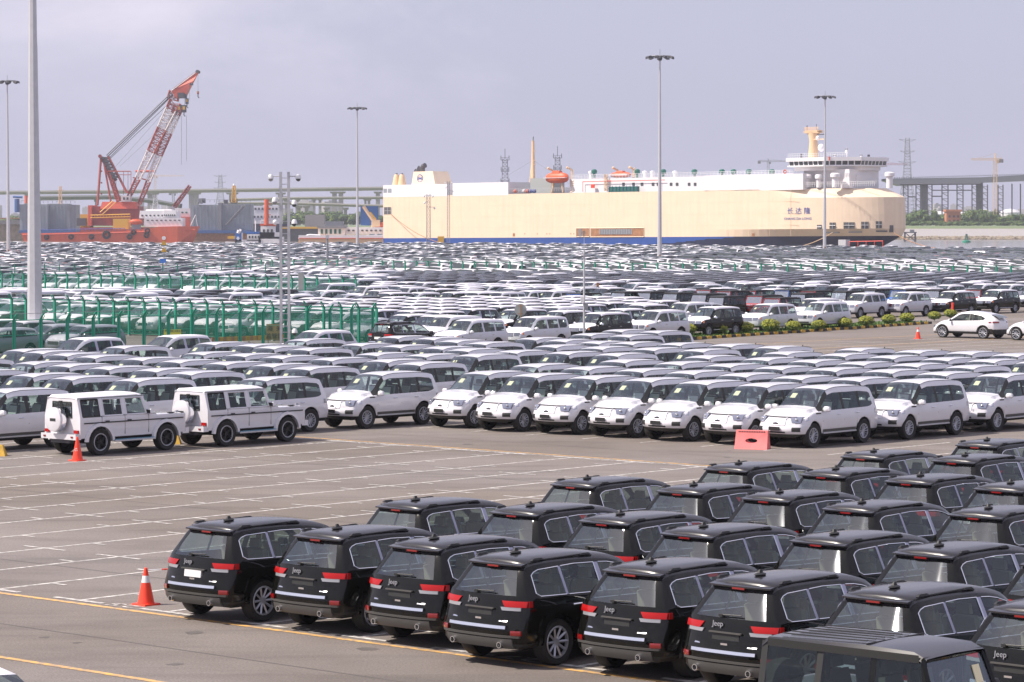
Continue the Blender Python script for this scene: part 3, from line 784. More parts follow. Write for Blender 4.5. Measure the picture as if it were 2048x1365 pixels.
# ---- landcruiser-like 4x4 in silver or black, white protective film on bonnet and roof
def spec_lc(side, top_m):
    def paint(x, k):
        if k < 3: return 'trim'
        if k >= 9 and (x < .6 or x > 1.1): return top_m
        if k >= 8 and x > 1.2: return top_m
        return side
    return Car(L=4.75, top=curve([(-2.375, 1.74), (-2.1, 1.80), (-1.2, 1.85), (0, 1.85), (.3, 1.82), (.55, 1.76), (1.12, 1.26), (1.3, 1.23), (2.0, 1.17), (2.25, 1.08), (2.375, .95)]),
        belt=lin([(-2.4, 1.16), (1.5, 1.14), (2.4, 1.0)]), w=curve([(-2.375, .86), (-2.0, .93), (0, .94), (1.7, .94), (2.375, .88)]),
        wt=curve([(-2.375, .66), (-1.5, .70), (.3, .70), (.55, .71), (1.12, .80), (2.375, .76)]), wb=.955, edge=.09, crown=.03,
        gl=lin([(-2.2, 1.22), (1.1, 1.17)]), gu=lin([(-2.2, 1.62), (-2.0, 1.66), (-1.3, 1.70), (.2, 1.69), (.5, 1.63), (1.06, 1.19)]),
        glass=[(-1.98, -1.25, 'win'), (-1.25, -1.14, side), (-1.14, -.30, 'win'), (-.30, -.16, side), (-.16, .90, 'win')],
        cab=(-2.3, 1.1), cowl=1.12, wst=.48, extra=(-2.3, 2.3), wheels=(-1.33, 1.47), R=.45, wz=.40, narch=8, nst=22, zs=.46, zb=.36,
        front=lin([(.35, .12), (.5, 0), (.75, .02), (1.1, .08)]), rear=lin([(.4, .06), (.55, 0), (.8, .03), (1.75, .20)]), fr=.8, rr=.5, cf=.22, cr=.14,
        rear_glass=True, rgw=.8, paint=paint)
def make_lc(side, top_m, name='offroad_suv'):
    C = spec_lc(side, top_m); r = thing(name, 'x', 'suv')
    body, wins = C.shell(); finish(r, body, wins); add_wheels(r, C, TY_P, .82, .40)
    seats(r, 'seat_beige', (-.75, .22), z0=.78); cabin(r, C, .8)
    s = MB(); C.cap(s, 1, np.linspace(-.44, .44, 5), (.80, 1.02), 'trim', .01)
    for z in (.82, .88, .94, 1.0): C.cap(s, 1, np.linspace(-.44, .44, 5), (z, z + .025), 'chrome', .03, nz=1)
    s.build('grille', r)
    for sd in (1, -1):
        s = MB(); C.cap(s, 1, [sd * v for v in (.50, .66, .80)], (.84, 1.02), 'headlamp', .02); s.build('headlight', r)
        s = MB(); C.side(s, sd, [2.2, 2.1, 2.0], [.90, 1.02], 'amber', .02); s.build('indicator', r)
        s = MB(); C.cap(s, -1, [sd * v for v in (.66, .76, .84)], (.85, 1.14), 'lamp_red', .02); s.build('taillight', r)
        for x in (-.95, .12):
            s = MB(); y = C.side_y(x, 1.04); s.tube((x - .08, sd * (y + .03), 1.04), (x + .11, sd * (y + .03), 1.04), .018, 'chrome', n=5); s.build('door_handle', r)
        s = MB(); s.b2(-.86, .98, sd * .84, sd * .96, .43, .47, 'steel_pale'); s.build('side_step', r)
    s = MB(); C.cap(s, 1, np.linspace(-.6, .6, 5), (.50, .60), 'trim', .012); s.build('lower_intake', r)
    s = MB(); s.box((.68, -.48, 1.57), (.012, .16, .18), 'sticker_yellow', ry=R(-51)); s.build('window_sheet', r)
    mirrors(r, .95, 1.22, .93, side if side != 'paint_black' else 'chrome', 1.1)
    return r, C

# ---- plain 4x4 / saloon shells for the crowd: body, windows, wheels
TY_S = wheel_meshes('crowd', .37, .24, .24, 8, 'alloy', seg=12)
def make_simple(name, cat, side, top_m, saloon=False, van=False, H=1.0, pillar='trim', back=None, L=4.7):
    pn = lambda x, k: 'trim' if k < 3 else (top_m if (k >= 9 and (x < .6 or x > 1.1)) or (k >= 8 and x > 1.2) else side)
    if saloon:
        top = curve([(-2.35, .98), (-2.2, 1.08), (-1.6, 1.12), (-1.45, 1.14), (-.85, 1.38), (-.3, 1.44), (.2, 1.43), (.45, 1.38), (1.25, 1.02), (2.0, .90), (2.35, .74)])
        gu = lin([(-1.35, 1.08), (-.85, 1.30), (-.3, 1.36), (.2, 1.35), (1.1, 1.0)]); gl = lin([(-1.6, 1.03), (1.1, .98)]); belt = lin([(-2.35, .98), (2.35, .78)])
        glass = [(-1.3, -.35, 'win'), (-.35, -.25, pillar), (-.25, 1.0, 'win')]; wt = curve([(-2.35, .72), (-1.4, .66), (-.5, .60), (.4, .60), (1.25, .76), (2.35, .7)])
        cowl, wst = 1.25, .4; rear = lin([(.4, .05), (1.0, .04)])
    elif van:
        top = curve([(-2.4, 1.9), (-2.0, 1.97), (.5, 1.97), (.9, 1.9), (1.6, 1.25), (2.2, 1.08), (2.4, .85)])
        gu = lin([(-2.2, 1.75), (.8, 1.76), (1.5, 1.25)]); gl = lin([(-2.2, 1.22), (1.5, 1.17)]); belt = lin([(-2.4, 1.15), (2.4, .95)])
        glass = [(-2.1, -1.1, 'win'), (-1.1, -1.0, pillar), (-1.0, .1, 'win'), (.1, .2, pillar), (.2, 1.4, 'win')]; wt = curve([(-2.4, .74), (.8, .74), (1.6, .82), (2.4, .74)])
        cowl, wst = 1.6, .85; rear = lin([(.4, .05), (.6, 0), (1.9, .12)])
    else:
        top = curve([(-2.35, 1.60 * H), (-2.1, 1.66 * H), (-1.2, 1.72 * H), (0, 1.72 * H), (.45, 1.64 * H), (1.2, 1.16), (1.6, 1.12), (2.1, 1.03), (2.35, .86)])
        gu = lin([(-2.2, 1.48 * H), (-1.9, 1.54 * H), (-1.0, 1.60 * H), (.2, 1.57 * H), (1.1, 1.12)]); gl = lin([(-2.2, 1.18), (1.1, 1.08)]); belt = lin([(-2.35, 1.12), (2.35, .9)])
        glass = [(-2.0, -1.2, 'win'), (-1.2, -1.1, pillar), (-1.1, -.3, 'win'), (-.3, -.15, pillar), (-.15, .95, 'win')]; wt = curve([(-2.35, .62), (-1.5, .66), (.5, .66), (1.2, .80), (2.35, .76)])
        cowl, wst = 1.2, .42; rear = lin([(.4, .05), (.6, 0), (1.1, .08), (1.6, .38)])
    C = Car(L=L, top=top, belt=belt, w=curve([(-2.4, .86), (-1.9, .92), (0, .935), (1.7, .92), (2.4, .84)]), wt=wt, wb=.955, edge=.08, crown=.03, gl=gl, gu=gu, glass=glass,
        cab=(-2.3, 1.1), cowl=cowl, wst=wst, extra=(), wheels=(-1.38, 1.42), R=.43, wz=.38, narch=6, nst=13, zs=.38, zb=.30,
        front=lin([(.3, .1), (.5, 0), (1.1, .14)]), rear=rear, fr=.7, rr=.6, cf=.22, cr=.14, rear_glass=not saloon, rgw=.8, paint=pn)
    r = thing(name, 'x', cat)
    body, wins = C.shell()
    for key, mb in wins.items(): pass
    finish(r, body, wins); add_wheels(r, C, TY_S, .80, .37)
    s = MB(); s.b2(-1.7, .9, -.75, .75, .4, .95, 'interior'); s.b2(-.9, -.72, -.6, .6, .9, 1.25, 'seat_grey'); s.b2(.05, .2, -.6, -.15, .9, 1.28, 'seat_grey'); s.b2(.05, .2, .15, .6, .9, 1.28, 'seat_grey'); s.build('seats', r)
    for sd in (1, -1):
        s = MB(); C.cap(s, 1, [sd * v for v in (.50, .64, .80)], (.70, .84), 'headlamp', .02); s.build('headlight', r)
        s = MB(); C.cap(s, -1, [sd * v for v in (.55, .68, .82)], (.82, 1.0), 'lamp_red', .02); s.build('taillight', r)
    s = MB(); C.cap(s, 1, np.linspace(-.42, .42, 5), (.62, .80), 'trim', .015); s.build('grille', r)
    mirrors(r, .92, 1.12 if not saloon else .98, .93, side)
    return r, C

# ---- low and wide white coupe 4x4 on the right
def make_coupe():
    C = Car(L=4.95, top=curve([(-2.475, 1.22), (-2.25, 1.36), (-1.7, 1.50), (-1.0, 1.62), (-.3, 1.665), (.2, 1.62), (.5, 1.54), (1.15, 1.14), (1.5, 1.08), (2.1, .92), (2.475, .70)]),
        belt=lin([(-2.475, 1.12), (-1.5, 1.09), (1.1, 1.0), (2.475, .8)]), w=curve([(-2.475, .84), (-1.7, .965), (-.6, .94), (.4, .93), (1.5, .955), (2.475, .82)]),
        wt=curve([(-2.475, .66), (-1.7, .62), (-.3, .62), (.5, .62), (1.15, .78), (2.475, .72)]), wb=.94, edge=.09, crown=.03,
        gl=lin([(-1.6, 1.20), (-1.3, 1.13), (1.1, 1.05)]), gu=lin([(-1.6, 1.24), (-1.2, 1.43), (-.5, 1.53), (.1, 1.52), (.45, 1.45), (1.05, 1.07)]),
        glass=[(-1.55, -.45, 'win'), (-.45, -.36, 'trim'), (-.36, .95, 'win')], cab=(-2.3, 1.1), cowl=1.15, wst=.42, extra=(-2.3, 2.3), wheels=(-1.50, 1.50), R=.44, wz=.38, narch=10, nst=32, zs=.36, zb=.28,
        front=lin([(.25, .10), (.4, 0), (.7, .04), (.95, .2)]), rear=lin([(.3, .08), (.5, 0), (.9, .04), (1.1, .1), (1.3, .3)]), fr=.9, rr=.7, cf=.3, cr=.3, rear_glass=False, rgw=.8,
        paint=lambda x, k: 'trim' if k < 4 and k < 3 or (k < 4 and x < -1.9) else 'paint_white')
    r = thing('coupe_suv', 'x', 'suv'); body, wins = C.shell(); finish(r, body, wins)
    wm = wheel_meshes('coupe', .39, .27, .30, 10, 'alloy', seg=20); add_wheels(r, C, wm, .83, .39)
    seats(r, 'seat_beige', (-.8, .2), z0=.6); cabin(r, C, .8)
    s = MB(); 
    for i, x in enumerate((-2.3, -2.1, -1.9, -1.75)): pass
    xs = [-2.42, -2.2, -2.0, -1.82]
    P = []
    for x in xs:
        for t in (-1, -.5, 0, .5, 1): P.append((x, t * .52, C.top(x) + C.crown * (1 - t * t) + .014))
    s.add(P, [(i * 5 + j, i * 5 + j + 1, i * 5 + j + 6, i * 5 + j + 5) for i in range(3) for j in range(4)], 'glass_far'); s.build('rear_window', r, True)
    for sd in (1, -1):
        s = MB(); C.cap(s, -1, [sd * v for v in (.45, .6, .75, .84)], (.98, 1.08), 'lamp_red_dark', .03); C.side(s, sd, [-2.3, -2.15, -1.98], [1.0, 1.07], 'lamp_red_dark', .02); s.build('taillight', r, True)
        s = MB(); C.cap(s, 1, [sd * v for v in (.52, .66, .80)], (.66, .76), 'headlamp', .02); s.build('headlight', r)
        s = MB(); C.side(s, sd, [-1.98, -2.2, -2.35], [.36, .62], 'trim', .012); s.build('lower_bumper', r)
        s = MB(); C.side(s, sd, list(np.linspace(-1.05, 1.05, 6)), [.36, .43], 'trim', .012); s.build('sill', r)
        for xc in C.wheels:
            s = MB(); s.lathe([(.44, 0), (.475, .012), (.475, -.02), (.44, -.05)], 'trim', n=12, axis='y', c=(xc, sd * (C.w(xc) + .004), .38), a0=0, a1=math.pi); s.build('arch_lip', r)
    mirrors(r, .90, 1.12, .92, 'paint_white')
    return r, C

# ---- boxy white 4x4 with a spare wheel on the tailgate
def make_boxy():
    r = thing('boxy_suv', 'x', 'suv')
    L, W = 4.45, .86; xr, xf = -2.1, 2.25
    def sec(z): return W if z < 1.18 else lerp(W, .68, (z - 1.18) / .72)
    s = MB()
    # lower body as slabs between wheel openings, sides slightly barrelled
    prof = [(.55, W - .02), (.80, W), (1.12, W), (1.20, W - .01)]
    wx = (-1.33, 1.42); Ra = .49
    XS = sorted(set([xr, xf] + [round(x + Ra * math.cos(math.pi * k / 8), 3) for x in wx for k in range(9)] + [-.42, .48, 0.0]))
    XS = [x for x in XS if xr <= x <= xf]
    def zlow(x):
        z = .55
        for c in wx:
            if abs(x - c) < Ra: z = max(z, .42 + math.sqrt(Ra * Ra - (x - c) ** 2))
        return z
    for sd in (1, -1):
        P = []
        for x in XS:
            zl = zlow(x); zz = [zl, max(zl + .01, .80), 1.12, 1.20]
            if x > 1.02: zz[3] = 1.16
            for k, z in enumerate(zz): P.append((x, sd * (prof[k][1] - (.0 if x < 1.0 else .0)), z))
        fs = []
        for i in range(len(XS) - 1):
            for k in range(3):
                a = i * 4 + k; q = (a, a + 4, a + 5, a + 1)
                fs.append(q if sd < 0 else q[::-1])
        s.add(P, fs, 'paint_white')
        # window band and pillars
        def q(x, z): return (x, sd * (sec(z)), z)
        band = [(-2.1, -1.98), (-1.30, -1.12), (-.36, -.20), (.62, .74)]
        zl, zu, zt = 1.20, 1.74, 1.80
        for a, b in band:
            s.add([q(a, zl), q(b, zl), q(b + (-.0 if b < .6 else -.14), zu), q(a + (0 if b < .6 else -.14), zu)], [(0, 1, 2, 3) if sd < 0 else (3, 2, 1, 0)], 'paint_white')
        s.add([q(-2.1, zu), q(.60, zu), q(.58, zt), q(-2.08, zt)], [(0, 1, 2, 3) if sd < 0 else (3, 2, 1, 0)], 'paint_white')
        s.add([q(-1.98, zl), q(.74, zl), q(.74, zl + .03), q(-1.98, zl + .03)], [(0, 1, 2, 3) if sd < 0 else (3, 2, 1, 0)], 'trim')
        for a, b, c, d in ((-1.98, -1.30, -1.98, -1.30), (-1.12, -.36, -1.12, -.36), (-.20, .62, -.20, .48)):
            g = MB(); e = .03; f_ = [q(a + e, zl + .05), q(b - e, zl + .05), q(d - e, zu - .04), q(c + e, zu - .04)]
            g.add(f_, [(0, 1, 2, 3) if sd < 0 else (3, 2, 1, 0)], 'glass_tint'); w = g.build('side_window', r)
            t = MB(); loop = [q(a, zl + .02), q(b, zl + .02), q(d, zu), q(c, zu)]
            t.path(loop + [loop[0]], .026, 'trim' if a < -1.9 else 'paint_white', 4); t.build('window_frame', w)
    # floor, bonnet, front, back, roof
    s.b2(-2.05, 2.1, -.80, .80, .52, .56, 'trim')
    s.add([(1.0, -.70, 1.20), (1.0, .70, 1.20), (2.2, .66, 1.16), (2.2, -.66, 1.16), (1.0, -.86, 1.16), (2.22, -.85, 1.10), (1.0, .86, 1.16), (2.22, .85, 1.10)],
          [(0, 3, 2, 1), (4, 5, 3, 0), (1, 2, 7, 6)], 'paint_white')
    s.b2(.62, 1.02, -.85, .85, 1.16, 1.205, 'trim')
    s.add([(2.25, -.86, .55), (2.25, .86, .55), (2.25, .86, 1.12), (2.25, -.86, 1.12)], [(0, 1, 2, 3)], 'paint_white')
    s.b2(2.24, 2.28, -.5, .5, .72, 1.05, 'trim')
    s.b2(2.15, 2.42, -.84, .84, .50, .68, 'paint_white')
    s.box((-2.16, 0, .60), (.22, 1.68, .17), 'paint_white')
    # tailgate with its window opening
    zl, zu = 1.20, 1.80
    def bk(y, z): return (-2.1 + .0 * z, y, z)
    s.add([bk(-W, .55), bk(W, .55), bk(W, 1.20), bk(-W, 1.20)], [(3, 2, 1, 0)], 'paint_white')
    s.add([bk(-.86, 1.2), bk(-.46, 1.2), bk(-.44, 1.66), bk(-.70, 1.80)], [(3, 2, 1, 0)], 'paint_white')
    s.add([bk(.46, 1.2), bk(.86, 1.2), bk(.70, 1.80), bk(.44, 1.66)], [(3, 2, 1, 0)], 'paint_white')
    s.add([bk(-.44, 1.66), bk(.44, 1.66), bk(.70, 1.80), bk(-.70, 1.80)], [(3, 2, 1, 0)], 'paint_white')
    s.build('body', r)
    g = MB(); g.add([bk(-.46, 1.22), bk(.46, 1.22), bk(.44, 1.66), bk(-.44, 1.66)], [(3, 2, 1, 0)], 'glass_light'); rw = g.build('rear_window', r)
    t = MB(); t.path([(-2.11, -.47, 1.2), (-2.11, .47, 1.2), (-2.11, .45, 1.67), (-2.11, -.45, 1.67), (-2.11, -.47, 1.2)], .018, 'trim', 4); t.tube((-2.13, .05, 1.66), (-2.15, -.02, 1.40), .012, 'trim'); t.box((-2.13, .05, 1.68), (.06, .12, .05), 'trim'); t.build('rear_wiper', r)
    g = MB(); g.add([(.74, -.80, 1.21), (.74, .80, 1.21), (.56, .66, 1.78), (.56, -.66, 1.78)], [(0, 1, 2, 3)], 'glass_screen'); g.build('windshield', r)
    s = MB(); 
    P = []
    for x, z in ((-2.12, 1.80), (-2.02, 1.865), (.35, 1.88), (.62, 1.80)):
        for t_ in (-1, -.88, -.5, 0, .5, .88, 1): P.append((x, t_ * (.715 if z < 1.85 else .70), z - (.0 if abs(t_) < .95 else .055) + (.02 * (1 - t_ * t_) if z > 1.85 else 0)))
    s.add(P, [(i * 7 + j, i * 7 + j + 7, i * 7 + j + 8, i * 7 + j + 1) for i in range(3) for j in range(6)], 'film_white')
    for sd in (1, -1): s.tube((-2.1, sd * .715, 1.795), (.6, sd * .715, 1.795), .02, 'steel_grey', n=4)
    s.build('roof', r, True, 25)
    for sd in (1, -1):
        for c in wx:
            s = MB(); n = 10; P = []
            for k in range(n + 1):
                a = math.pi * k / n; ri, ro = .49, .60
                pts = [(ri, W - .06), (ri, W + .075), (ro * .97, W + .07), (ro, W - .01)]
                for rr_, y in pts: P.append((c + rr_ * math.cos(a), sd * y, max(.44, .42 + rr_ * math.sin(a))))
            s.add(P, [(k * 4 + j, k * 4 + j + 1, k * 4 + j + 5, k * 4 + j + 4) for k in range(n) for j in range(3)], 'paint_white'); s.build('wheel_arch', r, False)
        s = MB(); s.b2(-1.95, 2.15, sd * (W - .01), sd * (W + .022), 1.0, 1.035, 'trim'); s.build('side_moulding', r)
        for x in (-.28, .70, -1.22):
            s = MB(); s.b2(x - .006, x + .006, sd * (W - .01), sd * (W + .004), .62, 1.2, 'trim_grey'); s.build('door_gap', r)
        for x in (-1.02, -.12):
            s = MB(); s.box((x, sd * (W + .03), 1.055), (.15, .03, .03), 'trim'); s.build('door_handle', r)
        s = MB(); s.b2(-.78, .86, sd * .80, sd * .98, .42, .47, 'wrap_blue'); s.b2(-.80, .88, sd * .97, sd * .99, .40, .45, 'steel_pale'); s.tube((-.7, sd * .9, .43), (-.7, sd * .7, .55), .03, 'trim'); s.build('running_board', r)
        s = MB(); s.box((-2.13, sd * .70, .76), (.05, .20, .10), 'lamp_red'); s.build('taillight', r)
        s = MB(); s.box((-2.28, sd * .66, .60), (.02, .10, .05), 'lamp_red_dark'); s.build('reflector', r)
        s = MB(); s.box((2.0, sd * .72, 1.21), (.14, .07, .07), 'lamp_clear', taper=.7); s.build('indicator', r)
        s = MB(); s.lathe([(0, .05), (.10, .04), (.12, 0)], 'headlamp', n=12, axis='x', c=(2.25, sd * .60, .92)); s.build('headlight', r)
    s = MB(); s.box((1.75, -.72, 1.185), (.24, .10, .03), 'trim'); s.build('bonnet_vent', r)
    mirrors(r, .70, 1.28, .82, 'paint_white', 1.1)
    tm = wheel_meshes('boxy', .415, .29, .275, 5, 'alloy_dark', ring='alloy')
    class Q: wheels = wx
    add_wheels(r, Q, tm, .80, .415)
    s = MB(); s.lathe([(0, -.02), (.33, -.02), (.375, -.005), (.385, .03), (.385, .07)], 'paint_white', n=26, axis='x', c=(-2.44, .05, 1.13)); s.lathe([(.388, .07), (.39, .22), (.36, .24)], 'chrome', n=26, axis='x', c=(-2.44, .05, 1.13)); s.lathe([(.36, .24), (.2, .26), (0, .26)], 'rubber', n=20, axis='x', c=(-2.44, .05, 1.13))
    s.box((-2.465, .03, 1.13), (.012, .26, .085), 'sign_ink'); s.tube((-2.2, .05, 1.1), (-2.05, .05, 1.1), .08, 'trim'); s.build('spare_wheel', r, True, 35)
    seats(r, 'seat_grey', (-.6, .32), z0=.85, y=.34); cabin(r, Car(cab=(-2.0, .7), w=lambda x: .84, L=4), .62) if False else None
    s = MB(); s.b2(-2.0, .6, -.76, .76, .60, .66, 'interior'); s.box((.52, 0, 1.06), (.3, 1.5, .22), 'interior'); s.build('dashboard', r)
    s = MB(); s.tube((-1.33, -.75, .40), (-1.33, .75, .40), .07, 'trim'); s.b2(-2.0, 2.0, -.42, .42, .38, .50, 'trim'); s.b2(-2.2, -2.0, -.45, .45, .40, .55, 'steel_dark'); s.build('underbody', r)
    return r

# ---- upright jeep with soft top
def make_upright(side, name='upright_jeep', big=False, hood=None):
    r = thing(name, 'x', 'jeep'); W = .78; hood = hood or side
    s = MB(); s.b2(-2.0, .75, -W, W, .50, 1.14, side); s.b2(-2.0, .7, -W + .04, W - .04, .42, .5, 'trim')
    s.add([(.75, -W, 1.14), (.75, W, 1.14), (2.0, .60, 1.06), (2.0, -.60, 1.06), (.75, -W, .55), (.75, W, .55), (2.0, .60, .6), (2.0, -.6, .6)], [(3, 2, 1, 0), (0, 4, 7, 3), (2, 6, 5, 1), (3, 7, 6, 2)], hood)
    s.build('body', r)
    s = MB()
    for k in range(7): s.b2(2.0, 2.03, -.33 + k * .11 - .025, -.33 + k * .11 + .025, .68, .98, 'trim')
    s.b2(1.98, 2.01, -.58, .58, .60, 1.05, hood); s.build('grille', r)
    for sd in (1, -1):
        s = MB(); s.lathe([(0, .05), (.09, .04), (.10, 0)], 'headlamp', n=10, axis='x', c=(2.0, sd * .48, .88)); s.build('headlight', r)
        s = MB(); s.box((1.45, sd * .80, .93), (1.05, .30, .05), 'trim' if side != 'paint_black' else 'trim'); s.box((-1.35, sd * .84, .93), (.95, .16, .05), 'trim'); s.build('fender', r)
        for xa, xb in ((-1.0, -.25), (-.15, .62)):
            g = MB(); g.add([(xa, sd * W, 1.16), (xb, sd * W, 1.16), (xb - (.1 if xb > .5 else 0), sd * .68, 1.66), (xa, sd * .68, 1.66)], [(0, 1, 2, 3)], 'glass_tint'); g.build('side_window', r)
        for xa, xb in ((-1.1, -1.0), (-.25, -.15), (.60, .72)): s = MB(); s.add([(xa, sd * W, 1.14), (xb, sd * W, 1.14), (xb - (.12 if xb > .5 else 0), sd * .67, 1.70), (xa - (.12 if xb > .5 else 0), sd * .67, 1.70)], [(0, 1, 2, 3)], side if xa > -1 else 'trim'); s.build('door_pillar', r)
        s = MB(); s.box((-2.02, sd * .68, .95), (.06, .14, .20), 'lamp_red'); s.build('taillight', r)
    g = MB(); g.add([(.74, -.70, 1.18), (.74, .70, 1.18), (.56, .66, 1.66), (.56, -.66, 1.66)], [(0, 1, 2, 3)], 'glass_screen' if big else 'glass_glare'); wsd = g.build('windshield', r)
    s = MB(); s.path([(.76, -.74, 1.14), (.76, .74, 1.14), (.56, .69, 1.70), (.56, -.69, 1.70), (.76, -.74, 1.14)], .035, side, 4); s.build('windshield_frame', wsd)
    # hard top: ribbed roof in two pieces, rear sides with window
    s = MB(); P = []; xs = (-2.0, -1.9, -.35, .40, .60); zs = (1.70, 1.775, 1.81, 1.79, 1.71)
    for x, z in zip(xs, zs):
        for t in (-1, -.95, -.6, 0, .6, .95, 1): P.append((x, t * .70, z - (.06 if abs(t) > .97 else 0) + .02 * (1 - t * t)))
    s.add(P, [(i * 7 + j, i * 7 + j + 7, i * 7 + j + 8, i * 7 + j + 1) for i in range(4) for j in range(6)], 'paint_black_dusty' if big else 'trim')
    for k in range(6 if big else 0):
        y = -.5 + k * .2; s.box((-1.12, y, 1.812 + .02 * (1 - y * y)), (1.36, .03, .012), 'trim', ry=-R(.9))
    if big: s.b2(-.345, -.33, -.66, .66, 1.81, 1.832, 'trim')
    s.build('roof', r, True, 25)
    s = MB()
    for sd in (1, -1):
        s.add([(-2.0, sd * W, 1.14), (-1.9, sd * W, 1.14), (-1.9, sd * .68, 1.72), (-2.0, sd * .68, 1.72)], [(0, 1, 2, 3)], 'trim')
        s.add([(-1.9, sd * .70, 1.66), (.5, sd * .70, 1.66), (.5, sd * .70, 1.76), (-1.9, sd * .70, 1.76)], [(0, 1, 2, 3)], 'trim')
        g = MB(); g.add([(-1.9, sd * W, 1.16), (-1.1, sd * W, 1.16), (-1.1, sd * .68, 1.68), (-1.9, sd * .68, 1.68)], [(0, 1, 2, 3)], 'glass_tint'); g.build('side_window', r)
    s.add([(-2.0, -W, 1.14), (-2.0, -.6, 1.14), (-2.0, -.6, 1.72), (-2.0, -.68, 1.72)], [(0, 1, 2, 3)], 'trim'); s.add([(-2.0, W, 1.14), (-2.0, .6, 1.14), (-2.0, .6, 1.72), (-2.0, .68, 1.72)], [(0, 1, 2, 3)], 'trim')
    s.build('hardtop_frame', r)
    g = MB(); g.add([(-2.0, -.6, 1.16), (-2.0, .6, 1.16), (-2.0, .6, 1.70), (-2.0, -.6, 1.70)], [(0, 1, 2, 3)], 'glass_tint'); g.build('rear_window', r)
    class Q: wheels = (-1.40, 1.42)
    add_wheels(r, Q, TY_P, .74, .40)
    seats(r, 'seat_grey', (-.7, .15), z0=.75, y=.34)
    s = MB(); s.box((.50, 0, 1.05), (.3, 1.4, .2), 'interior'); s.path([(.30, -.6, 1.1), (.28, -.58, 1.62), (.28, .58, 1.62), (.30, .6, 1.1)], .035, 'trim'); s.path([(-1.0, -.6, 1.1), (-1.0, -.58, 1.62), (-1.0, .58, 1.62), (-1.0, .6, 1.1)], .035, 'trim'); s.build('roll_bar', r)
    s = MB(); s.box((2.12, 0, .58), (.18, 1.5, .16), 'trim'); s.box((-2.1, 0, .58), (.16, 1.5, .16), 'trim'); s.lathe([(0, -.05), (.36, -.05), (.39, .03), (.39, .18), (.3, .2)], 'rubber', n=18, axis='x', c=(-2.25, 0, 1.0)); s.build('bumpers', r)
    if big:
        s = MB(); s.box((.66, .42, 1.42), (.012, .16, .24), 'sticker_yellow', ry=R(-20)); s.build('window_sheet', r)
    mirrors(r, .62, 1.22, .78, 'trim')
    return r

# ---- one-mesh low cars for the distance
def low_car(kind):
    if kind == 'sedan': S = [(-2.3, .62, .98, .98, .80), (-2.1, .38, 1.0, 1.02, .80), (-1.35, .38, 1.0, 1.04, .78), (-.7, .38, 1.0, 1.40, .60), (.3, .38, .98, 1.42, .60), (1.15, .38, .96, 1.0, .78), (2.05, .38, .84, .86, .78), (2.3, .5, .72, .73, .74)]
    else: S = [(-2.35, .6, 1.1, 1.55, .62), (-2.1, .42, 1.12, 1.66, .66), (-1.2, .42, 1.12, 1.72, .68), (-.2, .42, 1.1, 1.74, .68), (.4, .42, 1.1, 1.66, .68), (1.15, .42, 1.1, 1.15, .82), (2.1, .42, 1.0, 1.04, .80), (2.35, .55, .80, .84, .76)]
    Vv, Ff, Cc = [], [], []
    n = len(S); W = .92
    for x, zs, zb, zt, wt in S:
        w = W if abs(x) < 2.2 else W - .08
        for sd in (1, -1):
            Vv += [(x, sd * w * .96, zs), (x, sd * w, (zs + zb) / 2), (x, sd * w * .96, zb), (x, sd * wt, max(zb, zt - .02))]
        Vv += [(x, 0, zt + .03)]
    def q(i, sd, k): return i * 9 + (0 if sd > 0 else 4) + k
    def add(f, c): Ff.append(f); Cc.append(c)
    ws = (4,) if True else ()
    for i in range(n - 1):
        cab = S[i][3] - S[i][2] > .12 or S[i + 1][3] - S[i + 1][2] > .12
        for sd in (1, -1):
            for k in range(3):
                c = 0 if k < 2 else (2 if cab and 0 < i else 0)
                f = (q(i, sd, k), q(i + 1, sd, k), q(i + 1, sd, k + 1), q(i, sd, k + 1)); add(f if sd < 0 else f[::-1], c)
            slope = abs(S[i][3] - S[i + 1][3]) > .2
            f = (q(i, sd, 3), q(i + 1, sd, 3), (i + 1) * 9 + 8, i * 9 + 8); add(f if sd < 0 else f[::-1], 2 if slope else 1)
    for i, fl in ((0, 1), (n - 1, 0)):
        for a, b in ((0, 1), (1, 2), (2, 3)):
            f = (q(i, 1, a), q(i, -1, a), q(i, -1, b), q(i, 1, b)); add(f if not fl else f[::-1], 2 if (a == 2 and i == 0 and kind != 'sedan') else (3 if a == 0 else 0))
        f = (q(i, 1, 3), q(i, -1, 3), i * 9 + 8); add(f if not fl else f[::-1], 1)
    for x in (-1.4, 1.4):                # wheels
        for sd in (1, -1):
            k0 = len(Vv)
            for y in (.93, .70):
                for j in range(6):
                    a = j * math.pi / 3; Vv.append((x + .36 * math.cos(a), sd * y, .36 + .36 * math.sin(a)))
            add(tuple(k0 + j for j in range(6)), 3)
            for j in range(6): add((k0 + j, k0 + (j + 1) % 6, k0 + 6 + (j + 1) % 6, k0 + 6 + j), 3)
    return Vv, Ff, Cc
LOW = {k: low_car(k) for k in ('sedan', 'suv')}
LOWM = {}
def low_mesh(kind, side, top):
    key = (kind, side, top)
    if key not in LOWM:
        v, f, c = LOW[kind]; me = bpy.data.meshes.new('low_' + kind); me.from_pydata(v, [], f)
        for m in (side, top, 'glass_far', 'rubber'): me.materials.append(M[m])
        me.polygons.foreach_set('material_index', c); me.update(); LOWM[key] = me
    return LOWM[key]
